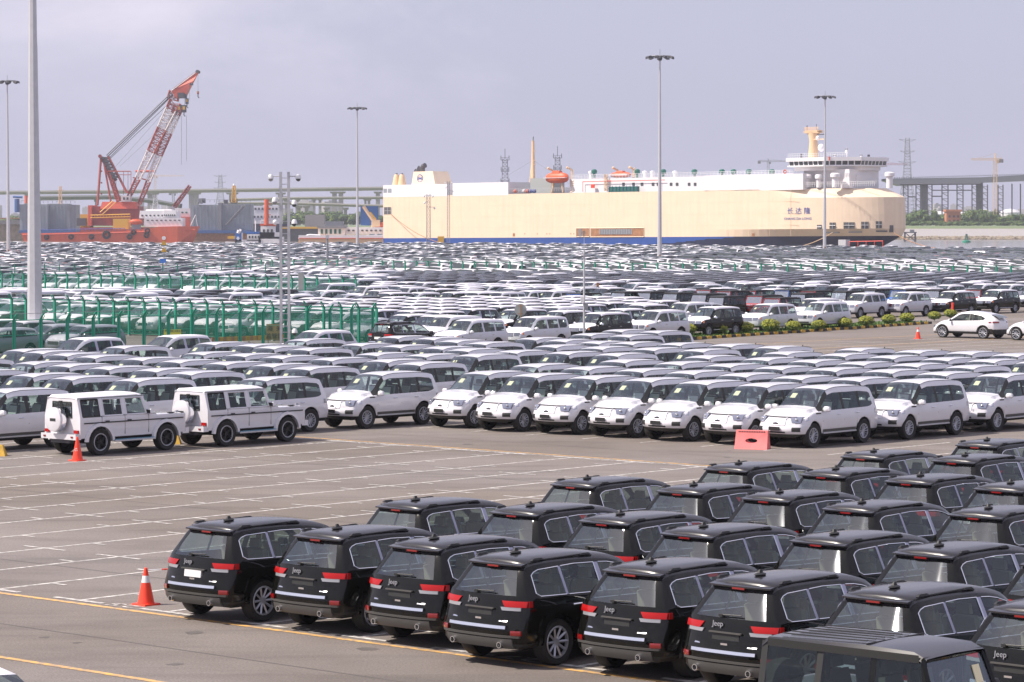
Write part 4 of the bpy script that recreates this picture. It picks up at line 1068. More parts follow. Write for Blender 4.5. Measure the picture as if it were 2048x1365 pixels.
# ------------------------------------------------------------------ placing the cars
ORD = ['first', 'second', 'third', 'fourth', 'fifth', 'sixth', 'seventh', 'eighth', 'ninth', 'tenth', 'eleventh', 'twelfth', 'thirteenth', 'fourteenth', 'fifteenth', 'sixteenth', 'seventeenth', 'eighteenth', 'nineteenth', 'twentieth', 'twenty-first', 'twenty-second', 'twenty-third', 'twenty-fourth', 'twenty-fifth']
jr = random.Random(11)
def put(root, a, b, head, jit=0.0, z=0.0):
    x, y = G(a, b); root.location = (x, y, z); root.rotation_euler = (0, 0, HEAD[head] + jit); return root
def spawner(proto):
    state = {'used': False}
    def f(a, b, head, label, group=None, jit=0.0, skip=()):
        if not state['used']: state['used'] = True; r = proto; state['src'] = proto
        else: r = copy_tree(proto)
        put(r, a, b, head, jit); r['label'] = label
        if group: r['group'] = group
        return r
    return f
# foreground: black cars in bays, known by the antenna on each roof
badge = text_mesh('Jeep', .15, 'lamp_clear', 'badge', .006)
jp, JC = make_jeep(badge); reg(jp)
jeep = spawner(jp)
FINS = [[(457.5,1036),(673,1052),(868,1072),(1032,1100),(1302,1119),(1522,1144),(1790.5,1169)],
        [(832,995.5),(1059,1006.5),(1240.3,1023.6),(1408.5,1048.3),(1670,1062.7),(1879,1085.6)],
        [(1174.4,952.8),(1387,965.8),(1559,980),(1724,1000.5),(1975.4,1011.6)],
        [(1476.5,923),(1672,934),(1842,947),(2021.6,961.7)],
        [(1746,899),(1931,907)], [(1973.6,876.6)]]
RN = ['nearest row', 'second row', 'third row', 'fourth row', 'fifth row', 'sixth row']
JG = 'black cars parked in the marked bays'
first = None
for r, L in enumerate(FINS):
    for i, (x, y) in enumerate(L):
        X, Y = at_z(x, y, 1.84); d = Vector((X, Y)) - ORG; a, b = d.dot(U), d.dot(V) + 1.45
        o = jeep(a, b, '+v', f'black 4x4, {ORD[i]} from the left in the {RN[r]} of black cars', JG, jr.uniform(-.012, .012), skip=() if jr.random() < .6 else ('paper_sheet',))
        if r == 0 and i == 0: o['label'] = 'black 4x4 with a white plate, nearest to the red and white cone'; first = o
        lastab = (a, b)
    for e in range({0: 1, 1: 1, 2: 1, 3: 1, 4: 1, 5: 1}[r] if True else {0: 2, 1: 3, 2: 3, 3: 3, 4: 4, 5: 4}[r]):        # rows go on past the right edge
        a2, b2 = lastab[0] + CW * (e + 1), lastab[1] + jr.uniform(-.4, .4)
        if r == 0: b2 -= .1
        nm = 'last visible' if e == 0 else 'beyond the last visible'
        jeep(a2, b2, '+v', f'black 4x4 cut off by the right edge in the {RN[r]} of black cars', JG, 0)
s = MB(); JC.cap(s, -1, np.linspace(-.22, .22, 4), (.83, .96), 'plate_white', .03); s.build('number_plate', first)

# white 4x4s: rows read from the roofs
pp, PC = make_patrol(); reg(pp)
patrol = spawner(pp)
def inv(x, y, z):
    X, Y = at_z(x, y, z); d = Vector((X, Y)) - ORG; return d.dot(U), d.dot(V)
S5 = 5.851
KINK = {0: [(90,752),(870,600),(1620,625),(410,565),(820,450),(1290,480),(1840,505),(420,420),(270,268),(510,290),(790,320),(1120,345),(1670,372),(1445,230)],
 350: [(1085,610),(1570,485),(1150,448),(210,540),(600,425),(70,400),(340,305),(835,325),(1250,350),(1845,375),(475,185),(915,210),(1155,235),(1590,255),(1530,145)],
 700: [(390,545),(1630,540),(820,430),(440,395),(900,330),(330,315),(600,220),(1080,240),(1385,265),(1970,285),(140,200),(580,110),(980,128),(1250,160),(1590,185),(1510,330)],
 1050: [(165,570),(825,597),(1480,625),(1375,510),(1975,535),(755,485),(1100,320),(530,300),(1830,425),(910,240),(1510,255),(370,220),(470,152),(880,175),(1270,183),(1820,195),(135,130)],
 1400: [(1480,710),(805,685),(100,655),(1875,617),(1205,595),(550,565),(1590,500),(965,480),(370,450),(1935,425),(1365,400),(795,375),(1690,325),(910,235),(360,210),(50,270)],
 1698: [(835,640),(1860,570),(1150,550),(510,520),(1460,470),(815,445),(1715,395),(1160,375),(535,350),(1440,300),(830,285),(1980,325)]}
PA = []
for ox, L in KINK.items():
    for x, y in L:
        a, b = inv(ox + x / S5, 660 + y / S5, 1.80); PA.append([a - .68, b + .50])
# fill hidden or clipped places of the lattice, never closer than a car length
ROWB = {}
def free(a, b): return all(abs(a - p[0]) > 2.05 or abs(b - p[1]) > 4.6 for p in PA)
for k in range(-1, 8):
    b0 = 35.8 + 4.87 * k
    for i in range(-14, 30):
        a0 = 2.5 - 2.42 * i + (.27 * k) + 6 * 2.42
        amax = 14 if k < 6 else 10
        if k < 0: continue
        if a0 > 4.2 or a0 > amax or a0 < -16 - (k * 2.9): continue
        bb = b0 + .5 - (0 if a0 > -12 else 0)
        x, y = to_px(*G(a0, bb), 1.9)
        if k >= 6 and x > 1330: continue
        if a0 < -12 and k < 2 and x < 900: continue
        if free(a0, bb) and x > 880 and y < 772: PA.append([a0, bb])
for k in range(0, 7):
    for i in range(40):                                # left wing of the block
        a0 = -16.5 - 2.45 * i; bb = 24.3 + 5.1 * k
        x, y = to_px(*G(a0, bb), 1.9)
        if -150 < x < 900 and y > 694 + .0 * x and free(a0, bb) and y < 752: PA.append([a0, bb])
PA.sort(key=lambda p: (p[1]))
rows = []
for p in PA:
    for r in rows:
        if abs(r[0][1] - p[1]) < 2.4: r.append(p); break
    else: rows.append([p])
for r in rows:
    r.sort(key=lambda p: to_px(*G(p[0], p[1]), 1.5)[0])
PG = 'white 4x4s parked nose to tail'
rn = ['nearest', 'second nearest', 'third nearest', 'fourth nearest', 'fifth nearest', 'sixth nearest', 'seventh nearest', 'eighth nearest', 'ninth nearest', 'tenth nearest', 'eleventh nearest', 'twelfth nearest', 'thirteenth nearest']
for ri, r in enumerate(rows):
    for i, (a, b) in enumerate(r):
        patrol(a, b + jr.uniform(-.06, .06), '-v', skip=(() if jr.random() < .75 else ('window_sheet',)) if ri else (), label=f'white 4x4, {ORD[min(i, 24)]} from the left in the {rn[min(ri, 12)]} row of white cars', group=PG, jit=jr.uniform(-.016, .016))
NP = len(PA)

# two boxy white 4x4s
bx = make_boxy(); reg(bx); boxy = spawner(bx)
a1, b1 = inv(200, 911, 0); boxy(a1 - .88, b1 + 1.33, '+v', 'boxy white 4x4 with covered spare wheel, the one behind the plain red cone', 'boxy white 4x4s')
a1, b1 = inv(452, 893.5, 0); boxy(a1 - .88, b1 + 1.33, '+v', 'boxy white 4x4 with covered spare wheel, further right, away from the cone', 'boxy white 4x4s')
# upright black one in the corner, dark one with pale roof bottom left
up = make_upright('paint_black', 'boxy_hardtop_suv', big=True); reg(up); put(up, 37.4, -9.75, '+u'); up['label'] = 'black boxy hardtop 4x4 with ribbed roof in the bottom right corner'; up['category'] = 'suv'
bl, _ = make_simple('dark_hatchback', 'car', 'paint_grey', 'film_white'); put(bl, 29.55, -19.25, '+u', .0); bl['label'] = 'dark car with pale roof, only its roof end showing in the bottom left corner'
# white coupe 4x4s on the right
cp, _ = make_coupe(); reg(cp); coupe = spawner(cp)
a1, b1 = inv(1885, 675.5, 0); coupe(a1 + 1.5, b1 + .9, '-u', 'white coupe-like 4x4 parked beside the lone cone on the right', 'white coupe-like 4x4s', .0)
coupe(a1 + 1.5 + 5.7, b1 + .4, '-u', 'white coupe-like 4x4 half cut off by the right edge', 'white coupe-like 4x4s')

# silver and black off-roaders beyond the hedge
lcs, _ = make_lc('paint_silver', 'film_white', 'silver_suv'); reg(lcs); silver = spawner(lcs)
lcb, _ = make_lc('paint_black', 'film_white', 'black_white_suv'); reg(lcb); blackw = spawner(lcb)
lcw, _ = make_lc('paint_white', 'film_white', 'white_offroad_suv'); reg(lcw); whitelc = spawner(lcw)
OCC = []
def lc(fn, x, y, label, z=1.79, dx=0):
    a, b = inv(x, y, z); a -= .70; b += .45; fn(a, b, '-v', label, 'off-roaders beyond the clipped bushes'); OCC.append((a, b))
lc(silver, 947, 643, 'silver off-roader in front of a green fence end, leftmost of the line beyond the bushes')
lc(silver, 1076, 637, 'silver off-roader directly behind the round sign')
lc(blackw, 1205, 629, 'black off-roader with white bonnet and roof, behind the thin camera pole')
lc(silver, 1321, 624, 'silver off-roader between two black ones, behind the third to fifth bush')
lc(blackw, 1432, 617, 'black off-roader with white bonnet between two silver ones, mid line')
lc(silver, 1544, 611, 'silver off-roader just right of the middle black one, behind the bushes')
lc(silver, 1652, 607, 'silver off-roader with a second pale one close behind it')
lc(silver, 1732, 589, 'silver off-roader with both near wheels in view, left of a similar one')
lc(silver, 1822, 587, 'silver off-roader right before the two black ones at the far right')
lc(blackw, 1913, 585, 'black off-roader with white bonnet, left of the last two')
lc(blackw, 2002, 582, 'black off-roader with white bonnet, rightmost of the line')
lc(blackw, 2078, 579, 'black off-roader cut off by the right edge')
lc(silver, 1378, 608, 'silver off-roader in the second line, right behind a black one')
lc(whitelc, 1638, 600, 'white off-roader in the second line, its windscreen catching the sun')
lc(whitelc, 905, 636, 'white off-roader with chrome grille, left behind the first silver one')
lc(blackw, 1130, 625, 'dark off-roader with white roof in the second line behind the round sign')
lc(whitelc, 1120, 617, 'white off-roader in the second line behind the thin camera pole')
lc(blackw, 1290, 612, 'dark off-roader with white roof in the second line behind the middle')
lc(blackw, 1040, 622, 'dark off-roader with pale roof in the second line, left of the round sign')
# front-facing line of bigger cars
for i, (x, y, k) in enumerate([(822, 577, 0), (873, 580, 1), (909, 587, 2), (958, 587, 2), (1007, 587, 0), (1063, 584, 0), (1110, 584, 0), (760, 583, 1), (782, 588, 2), (735, 575, 0)]):
    f = (whitelc, blackw, blackw)[k]
    lc(f, x, y, ['white', 'black white-bonneted', 'dark white-bonneted'][k] + f' off-roader, {ORD[i]} placed in the line left of the blue jeep')
# upright jeeps
JE = {}
for c, m in (('white', 'film_white'), ('blue', 'paint_blue'), ('red', 'paint_red')):
    o = make_upright({'white': 'paint_black', 'blue': 'paint_blue', 'red': 'paint_red'}[c], 'upright_jeep', hood=m); reg(o); JE[c] = spawner(o)
JW = [('blue', 1150, 588, 'blue upright jeep, its windscreen glaring, left of the white-bonneted ones'), ('white', 1240, 585, 'black upright jeep with white bonnet, next right of the blue jeep'),
      ('white', 1291, 585, 'black upright jeep with white bonnet, second right of the blue jeep'), ('white', 1344, 587, 'black upright jeep with white bonnet, third right of the blue jeep'),
      ('white', 1402, 589, 'black upright jeep with white bonnet, fourth right of the blue jeep'), ('white', 1437, 594, 'black upright jeep with pale windscreen frame, nearest of the black upright jeeps'),
      ('red', 1513, 592, 'red upright jeep with red grille in view'), ('red', 1548, 597, 'red upright jeep in front of the other red one'), ('red', 1500, 582, 'red upright jeep behind the two nearer red ones, left'),
      ('red', 1450, 583, 'red upright jeep behind the black ones'), ('blue', 1567, 581, 'bright blue upright jeep far behind the red ones'), ('white', 1600, 588, 'black upright jeep right of the red ones'),
      ('red', 1620, 583, 'red upright jeep right of the bright blue one'), ('white', 1682, 584, 'black upright jeep behind the silver off-roaders'), ('blue', 1800, 581, 'blue upright jeep hidden behind a silver off-roader on the right'),
      ('white', 1740, 580, 'black upright jeep, far right of the group'), ('white', 1868, 581, 'black upright jeep between the off-roaders at right'), ('red', 1410, 580, 'red upright jeep furthest left of the red ones'), ('red', 1950, 580, 'red upright jeep at the far right behind black off-roaders')]
for c, x, y, lab in JW:
    a, b = inv(x, y, 1.75); a -= .2; b += .6; JE[c](a, b, '-v', lab, 'upright jeeps'); OCC.append((a, b))
# black 4x4 seen from behind next to the fence end
o = copy_tree(jp, skip=('badge_lettering',)); a, b = inv(783, 645, 1.7); put(o, a + .6, b + .6, '+v'); o['label'] = 'black rounded 4x4 showing its tail lights beside the green fence end'; o['group'] = 'black cars by the fence end'; OCC.append((a, b + .6)); o['category'] = 'suv'
# three white wagons at the back of the white block
wg, _ = make_simple('white_wagon', 'car', 'paint_silver', 'film_white', pillar='pillar_film'); reg(wg); wagon = spawner(wg)
for x, y, lab in ((172, 682, 'pale wagon with bright door pillars behind the big lamp mast, left one of three'), (350, 677, 'pale wagon in front of the long yellow sign, middle one of three'), (640, 667, 'pale wagon behind the white cars below the brown sign, right one of three')):
    a, b = inv(x, y, 1.62); wagon(a - .6, b + .3, '-v', lab, 'pale wagons behind the white 4x4s'); OCC.append((a - .6, b + .3))

def topat(x, y, h): return at_z(x, y, h)
FENCES = [((-40.0, 135.8), (-8.2, 172.5), 1.78, 2.5, 'green mesh fence with bent post tops nearest to the white cars on the left', {}),
 (topat(-60, 585.5, 2.5), (-8.0, 173.0), 1.42, 2.5, 'second green mesh fence on the left, meeting the nearest one at its right end', {}),
 (topat(-60, 540, 2.5), topat(712, 551, 2.5), 1.5, 2.5, 'third green mesh fence across the left middle distance', {}),
 (topat(-60, 528, 2.5), topat(560, 527, 2.5), 1.6, 2.5, 'far left fence with short green posts showing above the third fence', dict(mesh=False, frames=False)),
 (topat(480, 517.5, 2.3), topat(2110, 531, 2.3), 1.75, 2.3, 'long far green mesh fence crossing the middle of the yard', dict(bend=.2, mesh=False))]
GAPS = (40, 12.0, 22.0, 3.0, 9.0)
def near_fence(X, Y):
    for (fa, fb, *_), g in zip(FENCES, GAPS):
        A_, B_ = Vector(fa), Vector(fb); d = B_ - A_; L = d.length; d.normalize(); q = Vector((X, Y)) - A_; t = q.dot(d)
        if not -3 < t < L + 3: continue
        n = Vector((-d.y, d.x)); 
        if n.y > 0: n = -n
        h = q.dot(n)                      # positive on the camera side
        if -2.6 < h < g + 2.2: return True
    return False
# ------------------------------------------------------------------ the crowd, by zones seen between the fences
KS = {}
def crowd(key, *args, **kw):
    o, _ = make_simple(*args, **kw); reg(o); KS[key] = spawner(o)
crowd('film', 'dark_suv', 'suv', 'paint_black', 'film_white', pillar='pillar_film')
crowd('silver', 'silver_saloon', 'car', 'paint_silver', 'paint_silver', saloon=True)
crowd('grey', 'grey_hatchback', 'car', 'paint_grey', 'paint_silver', H=.93)
crowd('white', 'white_suv_far', 'suv', 'paint_white', 'film_white')
crowd('dark', 'dark_suv_far', 'suv', 'paint_black_dusty', 'paint_black_dusty')
crowd('van', 'pale_van', 'van', 'paint_silver', 'film_white', van=True)
crowd('hood', 'white_hood_suv', 'suv', 'trim_grey', 'film_white')
WORD = {'film': 'black 4x4 with a white roof film', 'silver': 'silver saloon', 'grey': 'grey hatchback with pale bonnet', 'white': 'white 4x4', 'dark': 'plain dark 4x4', 'van': 'pale van', 'hood': 'dark 4x4 with white roof and bonnet'}
LOWK = {'film': ('suv', 'paint_black', 'film_white'), 'silver': ('sedan', 'paint_silver', 'paint_silver'), 'white': ('suv', 'paint_white', 'film_white'), 'whites': ('sedan', 'film_white', 'film_white'), 'dark': ('suv', 'paint_black_dusty', 'paint_black_dusty'),
        'black': ('sedan', 'paint_black', 'paint_black_dusty'), 'orange': ('sedan', 'paint_orange', 'paint_orange'), 'grey': ('sedan', 'paint_grey', 'paint_silver'), 'hood': ('suv', 'trim_grey', 'film_white'), 'van': ('suv', 'paint_silver', 'film_white'), 'red': ('sedan', 'paint_red', 'paint_red'), 'blue': ('sedan', 'paint_blue', 'paint_blue')}
def zone(x, y):
    """what stands where, by what shows between the landmarks; returns (mix, head)"""
    if y > 700 - .024 * x and x < 760: return None
    if x < 752 and y > 690: return None
    if x < 752:
        if y > 652 - .02 * x: return 'bottom_left', [('grey', 7), ('silver', 3)], '-v'
        if y > 600: return 'left_mid', [('hood', 8), ('white', 3), ('silver', 1)], '-v'
        if y > 548: return 'left_far', [('van', 2), ('silver', 4), ('white', 3), ('dark', 2)], '-v'
        if y > 535 and x > 500: return 'strip_white', [('white', 1)], '-v'
        return 'mosaic', [('whites', 52), ('silver', 14), ('white', 18), ('dark', 8), ('grey', 10), ('orange', 11), ('black', 5)], '-v'
    if y > 662 and x < 1120: return None
    if y > 600 and x < 1150: return 'mid_film', [('film', 1)], '-v'
    if y > 598 and x < 1330: return 'mid_film', [('film', 3), ('hood', 2)], '-v'
    if y > 606 - max(0, x - 1400) * .05: return None
    if y > 566: return 'behind', [('white', 5), ('silver', 3), ('dark', 2), ('hood', 4)], '-v'
    if y > 546: return 'dark_roofs', [('dark', 12), ('white', 1), ('blue', .15)], '-v'
    lim = 520 + max(0, (1000 - x)) * .06
    if y > lim: return 'white_roofs', [('whites', 10), ('white', 6)], '-u'
    if x > 1350 and y < 521 and y > 497 + max(0, (1650 - x)) * .05: return 'black_right', [('black', 9), ('red', .5), ('dark', 2)], '-u'
    return 'mosaic', [('whites', 46), ('silver', 14), ('white', 18), ('dark', 8), ('grey', 6), ('orange', 3), ('black', 5)], '-v'
ZL = {'bottom_left': 'close behind the nearest green fence on the left', 'left_mid': 'between the two nearer green fences on the left', 'left_far': 'in the middle distance on the left behind the second green fence',
      'mid_film': 'in the close rows right of the green fence end', 'behind': 'in the rows behind the upright jeeps', 'dark_roofs': 'in the band of dark roofs below the far green fence', 'white_roofs': 'behind the far green fence in the white band',
      'black_right': 'in the long dark rows at the right near the quay', 'strip_white': 'in the bright strip behind the far fence', 'mosaic': 'in the far rows near the quay'}
zr = random.Random(3)
cand = []
# parked area stops short of the quay: two corner lines
def inside(X, Y):
    lim = 790 if X < -20 else 790 - (X + 20) * 1.13
    return Y < lim
AI, BI = 2.62, 5.65
for i in range(-330, 20):
    for j in range(6, 122):
        a, b = i * AI, j * BI
        if j % 14 == 0 and b > 150: continue                    # aisles
        if i % 37 == 0: continue
        X, Y = G(a, b)
        if Y < 135 or Y > 800 or not inside(X, Y): continue
        if abs(X) > .181 * Y + 4: continue
        x, y = to_px(X, Y, 1.5)
        if x < -40 or x > 2090: continue
        # keep the island, aisle and placed cars clear
        if a > -56 and x > 752: 
            if not (b < 104 and x < 1330): continue
        if any(abs(a - p[0]) < 2.3 and -5.0 < p[1] - b < 7.8 for p in OCC): continue
        if any(abs(a - p[0]) < 2.3 and abs(b - p[1]) < 5.2 for p in PA if abs(b - p[1]) < 5.2): continue
        if -52 < a < -44 and x > 752: continue
        if near_fence(X, Y): continue
        z = zone(x, y)
        if z is None: continue
        if zr.random() < .012: continue
        cand.append((Y, a + zr.uniform(-.12, .12), b + zr.uniform(-.25, .25), z, x, y, j))
cand.sort(key=lambda c: c[0])
count, stuff, nlow = {}, [], {}
order = {}
for c in cand: order.setdefault((c[3][0], c[6]), []).append(c)
rankj = {}
for (zn, j), L in order.items():
    L.sort(key=lambda c: c[4])
    for i, c in enumerate(L): rankj[id(c)] = i
zrows = {}
for zn, j in sorted(order, key=lambda q: q[1]): zrows.setdefault(zn, []).append(j)
for cc in cand:
    Y, a, b, (zn, mix, head), x, y, jj = cc
    kd = zr.choices([m[0] for m in mix], [m[1] for m in mix])[0]
    if zn in ('left_mid', 'mid_film'): head = '-v'
    if zn in ('mosaic',) and (int(b / 60) % 3 == 1): head = '-u' if zr.random() < .9 else '+u'
    n = count.get(kd, 0)
    lab = f'{WORD.get(kd, {"whites": "white low saloon", "black": "black low saloon", "orange": "orange low saloon", "red": "red low saloon", "blue": "blue car"}.get(kd))} {ZL[zn]}'
    if zn in ('bottom_left', 'left_mid', 'mid_film') and Y < 330:
        i_, r_ = rankj[id(cc)], zrows[zn].index(jj)
        if i_ < 25 and r_ < 13: lab = f'{WORD[kd].split(" with ")[0]}, {ORD[i_]} from the left in {rn[r_]} row ' + {'bottom_left': 'behind the near fence', 'left_mid': 'between the left fences', 'mid_film': 'right of the fence end'}[zn]
    if kd in KS and n < 200 and Y < 330:
        KS[kd](a, b, head, lab, f'{WORD[kd]}s {ZL[zn]}', zr.uniform(-.015, .015))
    elif nlow.get(LOWK[kd][0], 0) < 285 and Y < 480:
        k, s1, s2 = LOWK[kd]; nm = {'sedan': 'parked_saloon', 'suv': 'parked_suv'}[k]
        o = bpy.data.objects.new(nm, low_mesh(k, s1, s2)); col.objects.link(o); put(o, a, b, head, zr.uniform(-.015, .015))
        tag(o, lab, 'car' if k == 'sedan' else 'suv', f'{lab.split(" " + ZL[zn][:6])[0]}s {ZL[zn]}'); nlow[k] = nlow.get(k, 0) + 1
    else:
        stuff.append((a, b, head, kd)); continue
    count[kd] = n + 1
print('crowd', len(cand), count, 'stuff', len(stuff), 'patrols', NP)
# the remaining far cars joined
def join_cars(L, name, label):
    if not L: return
    names = []; vs, fs, ms = [], [], []
    off = 0
    for a, b, head, kd in L:
        k, s1, s2 = LOWK[kd]; v, f, c = LOW[k]
        X, Y = G(a, b); t = HEAD[head] + zr.uniform(-.02, .02); ct, st = math.cos(t), math.sin(t); sc = zr.uniform(.94, 1.04)
        A = np.array(v) * sc; vs.append(np.stack([A[:, 0] * ct - A[:, 1] * st + X, A[:, 0] * st + A[:, 1] * ct + Y, A[:, 2] * zr.uniform(.95, 1.06)], 1))
        idx = []
        for mname in (s1, s2, 'glass_far', 'rubber'):
            if mname not in names: names.append(mname)
            idx.append(names.index(mname))
        fs += [tuple(i + off for i in q) for q in f]; ms += [idx[q] for q in c]; off += len(v)
    me = bpy.data.meshes.new(name); me.from_pydata(np.concatenate(vs).tolist(), [], fs)
    for n_ in names: me.materials.append(M[n_])
    me.polygons.foreach_set('material_index', ms); me.update()
    tag(link(name, me), label, 'cars', kind='stuff')
join_cars([c for c in stuff if c[3] in ('whites', 'white', 'silver', 'grey', 'van')], 'distant_pale_cars', 'white, silver and grey cars packed in the far rows near the quay')
join_cars([c for c in stuff if c[3] not in ('whites', 'white', 'silver', 'grey', 'van')], 'distant_dark_cars', 'dark, red and orange cars packed in the far rows near the quay')

# a white 4x4 standing out in the dark rows at right
o = copy_tree(wg); a, b = inv(1968, 521, 0); put(o, a, b, '-u', math.pi); o['label'] = 'lone white 4x4 standing before the dark rows at the far right'; o['category'] = 'suv'; del o['group']

# ------------------------------------------------------------------ fences
def fence(pA, pB, step, H_, label, mesh=True, bend=.35, name='mesh_fence', offs=0, r=.05, frames=True, group=None):
    pA, pB = Vector(pA), Vector(pB); d = pB - pA; L = d.length; d.normalize(); n = max(1, int(L / step)); nrm = Vector((-d.y, d.x))
    if nrm.y > 0: nrm = -nrm
    t = thing(name, label, 'fence', (pA.x, pA.y, 0), math.atan2(d.y, d.x), group)
    sgn = 1 if nrm.dot(Vector((-d.y, d.x))) > 0 else -1
    pm = MB(); pm.box((0, 0, (H_ - bend) / 2), (r * 2.6, r * 2.6, H_ - bend), 'fence_green'); pm.tube((0, 0, H_ - bend), (0, sgn * bend * .35, H_ - bend * .35), r * 1.1, 'fence_green'); pm.tube((0, sgn * bend * .35, H_ - bend * .35), (0, sgn * bend * .8, H_), r, 'fence_green')
    pm.box((0, 0, .03), (.18, .18, .06), 'concrete'); post = pm.mesh('post')
    for k in range(n + 1): o = link('post', post, t); o.location = (k * L / n, 0, 0)
    if frames:
        fm = MB(); w = L / n; x0, x1 = .10, w - .10; zt = H_ - bend - .02
        fm.path([(x0, 0, .12), (x0, 0, zt), (x0, sgn * bend * .6, H_ - .12)], .028, 'fence_green', 4); fm.path([(x1, 0, .12), (x1, 0, zt), (x1, sgn * bend * .6, H_ - .12)], .028, 'fence_green', 4)
        for z in (.12, H_ * .55, zt): fm.tube((x0, 0, z), (x1, 0, z), .012, 'fence_green', n=4)
        fr = fm.mesh('panel_frame'); g = MB(); g.add([(x0, .004, .12), (x1, .004, .12), (x1, .004, zt), (x0, .004, zt)], [(0, 1, 2, 3)], 'fence_mesh'); gm = g.mesh('mesh_panel')
        for k in range(n):
            o = link('panel_frame', fr, t); o.location = (k * w, 0, 0)
            if mesh: q = link('mesh_panel', gm, o)
    rl = MB(); rl.tube((0, sgn * bend * .8, H_), (L, sgn * bend * .8, H_), .014, 'steel_grey', n=4); rl.tube((0, 0, H_ - bend), (L, 0, H_ - bend), .018, 'fence_green', n=4); rl.build('top_rail', t)
    return t
for fa, fb, st, h, lab, kw in FENCES: fence(fa, fb, st, h, lab, **kw)
fA, fB = FENCES[0][0], FENCES[0][1]

# ------------------------------------------------------------------ kerbed island with clipped bushes
P0, P1 = at_z(1330, 684, 0), at_z(1865, 648, 0)
P0, P1 = Vector(P0), Vector(P1); dI = (P1 - P0).normalized(); nI = Vector((-dI.y, dI.x)); 
if nI.x > 0: nI = -nI
# island runs on to the left behind the white cars
Pm = P0 - dI * 34
isl = MB(); WI = 3.6
def ip(t, w, z): p = Pm + dI * t + nI * w; return (p.x, p.y, z)
LI = (P1 - Pm).length
isl.add([ip(0, .12, .13), ip(LI, .12, .13), ip(LI, WI, .13), ip(0, WI, .13)], [(0, 1, 2, 3)], 'grass')
isl.add([ip(0, WI, .13), ip(LI, WI, .13), ip(LI, WI + .01, 0), ip(0, WI + .01, 0)], [(0, 1, 2, 3)], 'kerb_black')
isl.build('island_grass')['kind'] = 'structure'
gr = MB(); gs = random.Random(9)
for k in range(5200):
    t, w = gs.random() * LI, .15 + gs.random() ** 1.3 * (WI - .2); p = ip(t, w, .12); h = .05 + gs.random() * .12; a = gs.random() * 6.28; c, s_ = math.cos(a) * .05, math.sin(a) * .05
    gr.add([(p[0] - c, p[1] - s_, p[2]), (p[0] + c, p[1] + s_, p[2]), (p[0] + gs.uniform(-.05, .05), p[1] + gs.uniform(-.05, .05), p[2] + h)], [(0, 1, 2)], 'leaf_mid' if gs.random() < .25 else 'grass')
tag(gr.build('grass_tufts'), 'short green grass on the kerbed island', 'grass', kind='stuff')
kb = thing('painted_kerb', 'kerb of alternate yellow and black blocks along the grass island', 'kerb', (Pm.x, Pm.y, 0), math.atan2(dI.y, dI.x))
nk = int(LI / .62)
km = {}
for m in ('kerb_yellow', 'kerb_black'):
    s = MB(); s.box((0, 0, .085), (.59, .16, .17), m, taper=.93); km[m] = s.mesh('kerb_block')
for k in range(nk):
    o = link('kerb_block', km['kerb_yellow' if (k // 1) % 2 else 'kerb_black'], kb); o.location = (k * .62 + .31, .03, 0)
def bush_mesh(seed):
    rs = random.Random(seed); s = MB(); RX, RZ = .62, .40
    for k in range(900):
        u1 = rs.random() * 2 - 1; a = rs.random() * 6.283; q = math.sqrt(1 - u1 * u1); rr = (.80 + .24 * rs.random()) * (1 + .07 * math.sin(3 * a + seed) * q)
        c = Vector((RX * q * math.cos(a) * rr, RX * q * math.sin(a) * rr, .52 + RZ * u1 * rr))
        n = Vector((q * math.cos(a), q * math.sin(a), u1 + .3)).normalized(); t1 = n.orthogonal().normalized(); t1 = Matrix.Rotation(rs.random() * 6.28, 3, n) @ t1; t2 = n.cross(t1)
        L = .05 + rs.random() * .045; tip = c + n * .05 + t1 * L
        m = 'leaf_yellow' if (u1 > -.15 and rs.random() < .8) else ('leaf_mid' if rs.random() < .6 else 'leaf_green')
        s.add([c - t1 * L * .6, c + t2 * L * .55, tip, c - t2 * L * .55], [(0, 1, 2, 3)], m)
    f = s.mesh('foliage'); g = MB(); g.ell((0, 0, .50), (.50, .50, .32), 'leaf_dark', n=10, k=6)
    for k in range(5): a = k * 1.256; g.tube((0, 0, 0), (.25 * math.cos(a), .25 * math.sin(a), .42), .025, 'bark', r1=.012, n=4)
    return f, g.mesh('inner_stems')
BM = [bush_mesh(i) for i in range(3)]
BX = [(1133,681),(1200,677),(1256,676),(1312,674),(1376,671),(1438,669),(1490,667),(1540,665),(1587,663),(1637,660),(1690,656),(1732,653),(1777,649),(1814,646),(1869,641),(1900,636)]
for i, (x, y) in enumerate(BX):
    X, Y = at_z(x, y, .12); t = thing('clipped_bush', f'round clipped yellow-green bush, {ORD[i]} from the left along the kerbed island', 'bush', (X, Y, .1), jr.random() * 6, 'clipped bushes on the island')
    sc = jr.uniform(.78, .98); t.scale = (sc * jr.uniform(.92, 1.1), sc, sc * jr.uniform(.82, .98)); f, g = BM[i % 3]; link('foliage', f, t); link('stems', g, t)

